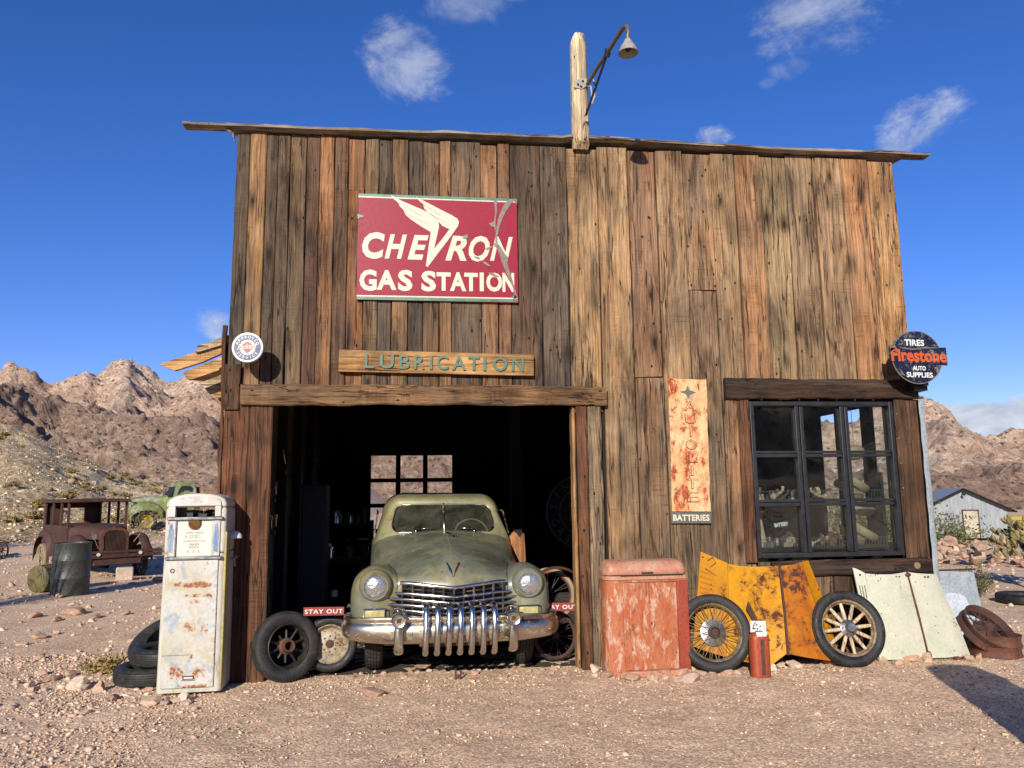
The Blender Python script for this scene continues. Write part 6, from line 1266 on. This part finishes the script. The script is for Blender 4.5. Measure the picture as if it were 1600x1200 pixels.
# ================= window display
sh=thing('display_shelves','two wire fronted shelves of junk seen through the nine pane window','shelf',(4.06,.36,0))
m=MB()
for z in (1.04,1.52): m.cbox(1.5,.34,.02,(0,0,z)); 
for x in (-.74,.74): m.cbox(.03,.3,1.8,(x,.0,.9))
m.build('boards',M['inner'],sh)
m=MB()
for z in (1.05,1.53):
    for i in range(46): x=-.73+1.46*i/45; m.tube([(x,-.17,z),(x,-.17,z+.085)],.0018,4,cap=False)
    m.tube([(-.73,-.17,z+.085),(.73,-.17,z+.085)],.003,5)
m.build('wire_rail',M['steel'],sh)
rs=random.Random(21); gj='rusty machine part among the junk on the window shelves'
for i in range(56):
    z=1.05 if i<34 else 1.53; x=rs.uniform(-.68,.45 if z<1.2 else .25)+4.06; s=rs.uniform(.03,.075); o=thing('machine_part',gj,'machine part',(x,.36+rs.uniform(-.13,.1),z),(0,0,rs.uniform(0,6)),'junk on the window shelves'); m=MB(); kk=i%4
    if kk==0: m.lathe([(s*.4,0),(s,0),(s,s*.5),(s*.7,s*.6),(s*.4,s*.6)],14,axis='z'); m.tube([(0,0,0),(0,0,s*1.6)],s*.25,8)
    elif kk==1: m.tube([(-s,0,s*.3),(0,s*.3,s*.5),(s,0,s*1.2),(s*1.1,0,s*1.8)],s*.22,7); m.sphere(s*.5,(-s,0,s*.4),nu=8,nv=6)
    elif kk==2: m.lathe([(s*.5,-s*.3),(s,-s*.3),(s,s*.3),(s*.5,s*.3),(s*.5,-s*.3)],14,(0,0,s)); m.cbox(s*.3,s*.3,s*2,(0,0,s))
    else: m.cbox(s*1.4,s,s*.8,(0,0,s*.4)); m.lathe([(0,0),(s*.3,0),(s*.3,s*.7),(0,s*.7)],10,(0,0,s*.8),axis='z')
    m.build('part',[M['rustorange'],M['tirebrown'],M['steel'],M['rust'],M['twigp']][i%5],o,smooth=40)
for k,(x,y,z,l,yy) in enumerate(((4.66,.40,1.19,56,62),(4.52,.42,1.15,58,62),(4.62,.42,1.70,54,62),(4.56,.44,1.62,56,60),(4.64,.42,1.42,76,30))):
    w=thing('stacked_tyre',['lowest leaning brown tyre inside the right of the window','brown tyre leaning behind the lowest one inside the window','pair tyre leaning in the middle right panes of the window','upper grey brown tyre tilted flat in the right panes of the window','tyre lying flat between the leaning ones inside the window'][k],'tyre',(x,y,z)); w.rotation_euler=(Matrix.Rotation(R(yy),4,'Z')@Matrix.Rotation(R(-l),4,'X')).to_euler(); tyre(w,.165,.09,.085,'tirebrown',4,n=40)
o=thing('hanging_gourd','brown round object hanging in the upper right pane of the window','ornament',(4.66,.45,2.02)); m=MB(); m.sphere(1,(0,0,0),(.12,.08,.085)); m.tube([(0,0,.08),(0,0,.5)],.003,5); m.build('gourd',M['tirebrown'],o,smooth=180)
o=thing('paper_funnel','pale cone shaped funnel standing in the lower left pane of the window','funnel',(3.50,.34,1.05)); m=MB(); m.lathe([(.07,0),(.05,.1),(.02,.3),(.045,.36)],20,axis='z'); m.build('cone',M['twigp'],o,smooth=60)
o=thing('battery_card','small dark card lettered BATTERY in the lower left pane of the window','sign',(3.66,.20,1.28),(0,R(-6),0)); m=MB(); m.box((-.08,-.003,-.03),(.08,.003,.03)); m.build('card',M['blackm'],o); m=MB(); text_fit(m,'BATTERY',-.072,.072,-.018,.018,-.004,.02); m.build('lettering',M['white'],o)
o=thing('red_lantern_cap','small red cap on the sill of the top middle pane of the window','cap',(3.90,.12,2.05)); m=MB(); m.sphere(1,(0,0,0),(.035,.03,.03)); m.build('cap',M['orangelet'],o,smooth=180)
bx=thing('wall_cabinet','dark cabinet on the back of the display room seen through the left panes','cabinet',(3.6,1.8,0)); m=MB(); m.box((-.4,-.2,0),(.35,.2,1.85)); m.build('body',M['inner'],bx,bev=.01)
# ================= barrels and wrecks on the left
def drum(name,label,mt,loc,rot=(0,0,0)):
    d=thing(name,label,'barrel',loc,rot); p=[(0,.0),(.285,.0),(.30,.012),(.30,.28),(.308,.295),(.308,.305),(.30,.32),(.30,.58),(.308,.595),(.308,.605),(.30,.62),(.30,.87),(.306,.88),(.300,.892),(.288,.89),(.285,.87),(0,.868)]
    m=MB(); m.lathe(p,48,axis='z'); m.build('shell',M[mt],d,smooth=40); m=MB(); m.lathe([(0,0),(.03,0),(.03,.018),(0,.018)],14,(.16,.05,.868),axis='z'); m.build('bung',M['rust'],d,smooth=40); return d
drum('oil_drum','upright dark grey green oil drum standing left of the fuel pump','drum',(-6.0,7.2,0))
drum('oil_drum','olive rusted oil drum lying on its side beside the upright one','drumy',(-6.72,7.60,.24),(R(-90),0,R(-24))).scale=(.82,.82,.8)
# rusted sedan: front towards local -y
rc=thing('rusted_sedan','roofed brown rusted sedan wreck with a bare radiator facing the camera','wrecked car',(-6.72,10.55,.0),(0,0,R(38)))
def rbox(name,a,b,mt='rustcar',bev=.02): m=MB(); m.box(a,b); return m.build(name,M[mt],rc,bev=bev)
# cabin: y .55 .. 2.5 ; floor .42 ; belt 1.02 ; roof 1.62
m=MB(); hw=.62
m.box((-hw,.55,.42),(-hw+.03,2.45,1.08)); m.box((hw-.03,.55,.42),(hw,2.45,1.08)); m.box((-hw,2.42,.42),(hw,2.45,1.10)); m.box((-hw,.55,.42),(hw,.58,1.05)); m.box((-hw,.55,.40),(hw,2.45,.44)); m.build('cabin',M['rustcar'],rc,bev=.015)
m=MB()
for x in (-hw+.03,hw-.03):
    for y,w in ((.60,.05),(1.12,.055),(1.75,.05),(2.40,.10)): m.cbox(.05,w,.56,(x,y,1.33))
m.build('window_post',M['rustcar'],rc,bev=.008)
m=MB(); m.prism([(-.66,1.58),(.66,1.58),(.655,1.625),(.55,1.655),(0,1.672),(-.55,1.655),(-.655,1.625)],.46,2.50); m.build('roof',M['rustcar'],rc,bev=.02)
m=MB(); m.box((-.6,2.4,1.06),(-.25,2.45,1.6)); m.box((.25,2.4,1.06),(.6,2.45,1.6)); m.box((-.6,2.4,1.45),(.6,2.45,1.6)); m.build('rear_panel',M['rustcar'],rc)
m=MB(); m.box((-.58,.57,.60),(-.54,1.08,1.05)); m.build('door_edge',M['rustcar'],rc)
# hood: loft from radiator to cowl
def arch(w,zt,y,zb=.55,n=12): return [(-w,y,zb)]+[(w*-math.cos(PI*i/n)*(1.0),y,zt-.16+.16*math.sin(PI*i/n)**.7) for i in range(n+1)]+[(w,y,zb)]
m=MB(); m.grid(cr(np.array([arch(.27,1.02,-.52,.80),arch(.33,1.06,-.2,.80),arch(.44,1.10,.2,.75),arch(.58,1.12,.56,.6)]),4)); m.build('hood',M['rustcar'],rc,smooth=60)
m=MB(); q=[(-.27,.44),(.27,.44),(.275,.90),(.25,.98),(.16,1.03),(0,1.045),(-.16,1.03),(-.25,.98),(-.275,.90)]; qi=[(x*.80,.44+(z-.44)*.86+.03) for x,z in q]
k=len(q); v=[(x,-.60,z) for x,z in q]+[(x,-.605,z) for x,z in qi]+[(x,-.48,z) for x,z in q]; f=[(i,(i+1)%k,(i+1)%k+k,i+k) for i in range(k)]+[(i,i+2*k,(i+1)%k+2*k,(i+1)%k) for i in range(k)]; m.add(v,f); m.build('radiator_shell',M['rustorange'],rc,smooth=50)
m=MB(); m.prism(qi,-.57,-.5); m.build('radiator_core',M['blackm'],rc)
m=MB()
for i in range(17): x=-.205+.41*i/16; m.cbox(.010,.015,.50-.05*(abs(x)/.2)**2,(x,-.585,.72))
m.build('radiator_slats',M['rust'],rc)
m=MB(); m.lathe([(0,0),(.035,0),(.03,.03),(0,.035)],16,(0,-.54,1.04),axis='z'); m.build('radiator_cap',M['rust'],rc,smooth=50)
def fend(sx,y0,y1,zt,w=.24,name='fender'):
    G=[]; n=16
    for i in range(n+1):
        a=PI*i/n*1.0; y=(y0+y1)/2-(y1-y0)/2*math.cos(a); z=.40+(zt-.40)*math.sin(a)**.6; G.append([(sx*(.50+w*u),y,z-.06*(2*u-1)**2-(.10 if u>.9 else 0)) for u in (0,.25,.5,.75,.92,1)])
    m=MB(); m.grid(G,flip=sx<0); m.build(name,M['rustcar'],rc,smooth=60)
for sx in (-1,1): fend(sx,-.75,.35,.92); fend(sx,1.55,2.70,.98,.22)
m=MB(); m.cbox(1.75,.06,.075,(0,-.86,.475)); m.cbox(1.75,.05,.05,(0,-.88,.56)); m.build('bumper',M['rustcar'],rc,bev=.01)
m=MB()
for x in (-.40,.42): m.lathe([(0,-.02),(.035,-.02),(.035,0),(0,0)],18,(x,-.895,.52))
m.build('bumper_bolts',M['white'],rc,smooth=40)
m=MB(); m.cbox(.9,.5,.12,(0,-.6,.36)); m.cbox(.07,3.2,.09,(-.35,.8,.40)); m.cbox(.07,3.2,.09,(.35,.8,.40)); m.tube([(-.62,-.25,.28),(.62,-.25,.28)],.035,8); m.build('chassis',M['rust'],rc)
m=MB(); m.cbox(.3,.5,.3,(-.05,-.1,.72)); m.tube([(-.33,-.35,.86),(-.22,-.2,.84)],.06,10); m.build('engine',M['blackm'],rc)
m=MB(); m.tube([(.30+.17*math.cos(a),.78+.05*math.sin(a),1.10+.14*math.sin(a)) for a in np.linspace(0,2*PI,25)],.012,6,cap=False); m.build('steering_wheel',M['rust'],rc)
m=MB(); m.box((-.55,1.3,.44),(.55,1.42,1.05)); m.box((-.55,.95,.44),(.55,1.35,.66)); m.build('seat',M['rust'],rc,bev=.03)
for sx,y,mt in ((-1,2.12,'tirebrown'),(1,2.12,'rubber'),(1,-.22,'rubberd')):
    m=MB(); m.lathe(tyre_prof(.36,.28,.11,3)+[(.28,-.04)],44,(sx*.66,y,.30),(0,0,R(90))); o=m.build('wheel',M[mt],rc,smooth=40)
    m=MB(); m.lathe(rimprof(.285,.08),40,(sx*.66,y,.30),(0,0,R(90))); 
    for i in range(10): a=2*PI*i/10; m.tube([(sx*.66,y+.04*math.cos(a),.30+.04*math.sin(a)),(sx*.66,y+.26*math.cos(a),.30+.26*math.sin(a))],.014,6)
    m.build('rim',wr if sx<0 else M['rust'],o,smooth=50)
m=MB(); m.tube([(-.30,-.55,.62),(-.48,-.70,.95)],.008,5); m.tube([(.33,-.45,.60),(.50,-.6,.90)],.008,5); m.build('stay_rods',M['twigp'],rc)
b_=thing('stone_block','pale square block under the bumper of the rusted sedan','block',(-5.95,9.6,0),(0,0,.3)); m=MB(); m.box((-.16,-.12,0),(.16,.12,.26)); m.build('block',M['rock'],b_,bev=.02)
for k,(x,y) in enumerate(((-5.2,9.35),(-4.95,9.5))): rock('rock',['small cream rock under the right end of the rusted sedan','small white rock beside the cream one under the rusted sedan'][k],x,y,.3,.2,.2,60+k)
# green truck, front towards local -y
zt_=gh(-8.9,26)
tk=thing('green_pickup_truck','chalky green old pickup truck with yellow wheels on the slope behind the rusted sedan','truck',(-10.4,25.2,zt_+.02),(0,0,R(-62)))
def tring(w,z0,z1,y,r): return srr(w,w,z0,z1,y,y,r,6)
m=MB(); A=cr(np.array([tring(.36,.62,1.18,-1.0,.14),tring(.44,.58,1.30,-.86,.17),tring(.52,.56,1.36,-.4,.2),tring(.62,.55,1.40,.15,.2),tring(.68,.55,1.40,.3,.15)]),4); m.grid(A,closed_v=True); m.f.append(tuple(reversed(range(A.shape[1])))); m.build('hood',M['greentruck'],tk,smooth=60)
m=MB()
for i in range(9): m.cbox(.6-.03*i,.03,.018,(0,-1.01-.0,1.12-.055*i))
m.build('grille',M['chromed'],tk)
m=MB(); m.box((-.78,.25,.55),(.78,1.35,1.32)); m.build('cab_body',M['greentruck'],tk,bev=.08,seg=4)
cab=[srr(.74,.66,1.25,1.90,.48,.62,.16,6),srr(.77,.68,1.25,1.95,.62,.80,.18,6),srr(.78,.69,1.25,1.96,1.0,1.0,.18,6),srr(.77,.66,1.25,1.92,1.35,1.30,.18,6),srr(.70,.6,1.25,1.86,1.42,1.36,.16,6)]
A=cr(np.array(cab),3); m=MB(); m.grid(A,closed_v=True); k=A.shape[1]; m.f.append(tuple(reversed(range(k)))); m.f.append(tuple((A.shape[0]-1)*k+q for q in range(k))); m.build('cab_roof',M['greentruck'],tk,smooth=60)
for s in (-1,1):
    m=MB(); m.prism([(.62,1.36),(1.22,1.36),(1.22,1.68),(1.12,1.76),(.80,1.76),(.70,1.62)],-.005,.005,rot=(0,R(s*6)*0,R(90)),loc=(s*.765,0,0)); V=m.v[0]; V[:,0]-=s*(V[:,2]-1.36)*.16; m.build('side_window',M['black'],tk)
    m=MB(); m.lathe([(0,-.06),(.09,-.05),(.11,0),(.10,.12),(0,.2)],20,(s*.50,-.92,1.06)); m.build('headlight',M['steel'],tk,smooth=60)
    # fenders
    G=[]
    for i in range(17):
        a=PI*i/16; y=-.45-.60*math.cos(a); z=.62+.55*math.sin(a)**.75; G.append([(s*(.42+.40*u),y,z-.09*(u**3)-.25*(u>.97)) for u in (0,.3,.6,.85,.96,1.)])
    m=MB(); m.grid(G,flip=s<0); m.build('fender',M['greentruck'],tk,smooth=60)
    for y in (-.45,2.3):
        m=MB(); m.lathe(tyre_prof(.40,.25,.20,3)+[(.25,-.07)],40,(s*.70,y,.40),(0,0,R(90))); o=m.build('wheel',M['rubberd'],tk,smooth=40)
        m=MB(); m.lathe([(0,-.04),(.06,-.05),(.10,-.02),(.18,-.0),(.22,-.07),(.255,-.09),(.26,.0)],28,(s*.70,y,.40),(0,0,R(90*s))); o2=m.build('rim',M['yrim'],o,smooth=50)
        m=MB()
        for i in range(5): a=2*PI*i/5; m.sphere(.032,(s*.735,y+.13*math.cos(a),.40+.13*math.sin(a)),(.5,1,1),nu=8,nv=6)
        m.build('rim_holes',M['black'],o2)
m=MB(); m.add([(-.60,.44,1.36),(.60,.44,1.36),(.55,.60,1.78),(-.55,.60,1.78)],[(0,1,2,3)]); m.build('windscreen',M['black'],tk)
m=MB(); m.box((-.85,1.55,.85),(.85,3.9,.92)); m.box((-.87,1.55,.92),(-.83,3.9,1.62)); m.box((.83,1.55,.92),(.87,3.9,1.62)); m.box((-.85,1.52,.92),(.85,1.56,1.72)); m.box((-.85,3.86,.92),(.85,3.9,1.6)); m.build('bed',M['truckbed'],tk,bev=.01)
m=MB()
for s in (-1,1): m.cbox(.03,1.9,.04,(s*.885,2.7,1.45)); m.cbox(.03,2.3,.05,(s*.885,2.7,1.62))
m.build('bed_rail',M['truckbed'],tk,bev=.008)
m=MB(); m.cbox(1.6,.08,.12,(0,-1.18,.62)); m.cbox(.1,4.6,.14,(-.4,1.3,.55)); m.cbox(.1,4.6,.14,(.4,1.3,.55)); m.build('bumper',M['chromed'],tk,bev=.01)
# scrap at the far left
sc_=thing('scrap_chassis','rusted stripped car frame lying at the far left behind the rusted sedan','car frame',(-12.6,16.0,gh(-12.6,16.0)-.05),(0,0,R(62))); sc_.scale=(.8,.8,.75)
m=MB(); m.cbox(.09,3.4,.12,(-.36,0,.40)); m.cbox(.09,3.4,.12,(.36,0,.40))
for y in (-1.5,-.4,.7,1.5): m.cbox(.8,.09,.09,(0,y,.40))
m.build('rails',M['rustcar'],sc_,bev=.01)
m=MB(); m.cbox(.4,.6,.32,(0,-.9,.62)); m.tube([(0,-1.2,.75),(0,-.6,.9)],.07,8); m.build('engine',M['rust'],sc_,bev=.02)
for y in (-1.3,1.3):
    m=MB(); m.tube([(-.6,y,.34),(.6,y,.34)],.04,8); m.build('axle',M['rust'],sc_)
    for x in (-.6,.6):
        m=MB(); m.lathe(rimprof(.32,.08)+[(.324,-.03)],36,(x,y,.34),(0,0,R(90)))
        for i in range(10): a=2*PI*i/10; m.tube([(x,y+.03*math.cos(a),.34+.03*math.sin(a)),(x,y+.3*math.cos(a),.34+.3*math.sin(a))],.013,5)
        m.build('wheel',M['rust'],sc_,smooth=50)
w=thing('yellow_wheel_rim','small yellow wheel rim lying in the bush at the left edge','wheel rim',(-13.4,16.9,gh(-13.4,16.9)+.30),(R(-15),0,R(15))); m=MB(); m.lathe([(0,-.02),(.06,-.04),(.12,-.02),(.2,-.05),(.27,-.08),(.28,.0),(.27,.06)],28); m.build('rim',M['yrim'],w,smooth=50); m=MB(); 
for i in range(5): a=2*PI*i/5; m.sphere(.03,(.14*math.cos(a),-.03,.14*math.sin(a)),(1,.5,1),nu=8,nv=6)
m.build('rim_holes',M['black'],w)
# ================= right background
hz=gh(31,35)
sd_=thing('sheet_iron_shed','blue grey corrugated iron shed with a peeling cream door on the right','shed',(32.9,36.3,-1.26),(0,0,R(-24)))
# gable faces local -y ; half width 2.55, wall height 1.75, ridge 2.9, length 7
m=MB(); hwd=2.35; zw=1.75; zr=2.95; n=60; G=[]
for i in range(n+1):
    x=-hwd+2*hwd*i/n; w=.02*math.sin(i*PI/1.5); top=zw+(zr-zw)*(1-abs(x)/hwd); G.append([(x,w,0),(x,w,top)])
m.grid(G); m.build('gable_wall',M['galvroof'],sd_,smooth=60)
m=MB(); m.box((-hwd,.05,0),(-hwd+.05,6,zw)); m.box((hwd-.05,.05,0),(hwd,6,zw)); m.box((-hwd,5.95,0),(hwd,6,zw)); m.build('side_wall',M['galvroof'],sd_)
for s in (-1,1):
    sl_=(zr-zw)/hwd; m=MB(); x1=hwd+.38; z1=zr-sl_*x1; G=[]
    for i in range(81): y=-.35+6.7*i/80; w=.02*math.sin(i*PI/1.5); G.append([(0,y,zr+.04+w),(s*x1,y,z1+.04+w)])
    m.grid(G,flip=s<0); m.grid(np.array(G)-np.array([0,0,.03]),flip=s>0); m.build('roof_sheet',M['galvroof'],sd_,smooth=60)
    m=MB(); m.tube([(0,-.37,zr+.0),(s*x1,-.37,z1+.0)],.05,4); m.build('barge_board',M['black'],sd_)
    m=MB(); m.box((s*(x1-.04)-.03,-.35,z1-.02),(s*(x1-.04)+.03,6.3,z1+.03)); m.build('fascia',M['black'],sd_)
m=MB(); m.box((-.05,-.06,.0),(.72,-.02,1.62)); dr=m.build('door',paint('peeling_cream_door',(214,206,176),(196,188,160),(150,120,80),(120,96,70),.42,2.2,.6),sd_)
m=MB()
for a,b in (((-.12,-.07,0),(-.05,-.02,1.70)),((.72,-.07,0),(.79,-.02,1.70)),((-.12,-.07,1.62),(.79,-.02,1.70))): m.box(a,b)
m.build('door_frame',M['rust'],sd_)
m=MB(); m.tube([(0,-.05,2.72),(0,-.38,2.70)],.03,6); m.sphere(.09,(0,-.42,2.62),nu=10,nv=8); m.build('gable_lamp',M['black'],sd_,smooth=60)
yb=thing('yellow_beam','bright yellow painted beam lying behind the cactus at the right edge','beam',(15.0,9.2,gh(15.0,9.2)+1.0),(0,0,R(-32))); m=MB(); m.box((-1.2,-.06,-.05),(1.6,.06,.05)); m.box((-.9,-.04,-1.0),(-.8,.04,-.05)); m.box((1.1,-.04,-1.0),(1.2,.04,-.05)); m.build('beam',M['yrim'],yb,bev=.01)
w=thing('flat_tyre','flat black tyre lying on the ground at the right edge beneath the cactus','tyre',(8.6,3.0,.07),(R(90),0,0)); tyre(w,.36,.2,.13,'rubberd',3)
w=thing('flat_tyre','second flat tyre half out of the picture at the far right','tyre',(9.35,3.25,.10),(R(80),0,0)); tyre(w,.36,.2,.16,'rubberd',3)
# dry desert bushes and a mound behind the viewer, mirrored in the glass
for k,(x,y,w_,h_) in enumerate(((2.5,-14,2.4,1.3),(6.5,-12,2.2,1.2),(10,-16,3,1.6),(-3,-16,2.6,1.3),(14,-13,2.6,1.4))):
    bush('creosote_bush',['desert bush behind the viewer straight back','desert bush behind the viewer to the right','large desert bush far behind to the right','desert bush behind the viewer to the left','desert bush behind at the far right side'][k],'bush',x,y,w_,h_,50,'leaf',70+k,.05,.010)
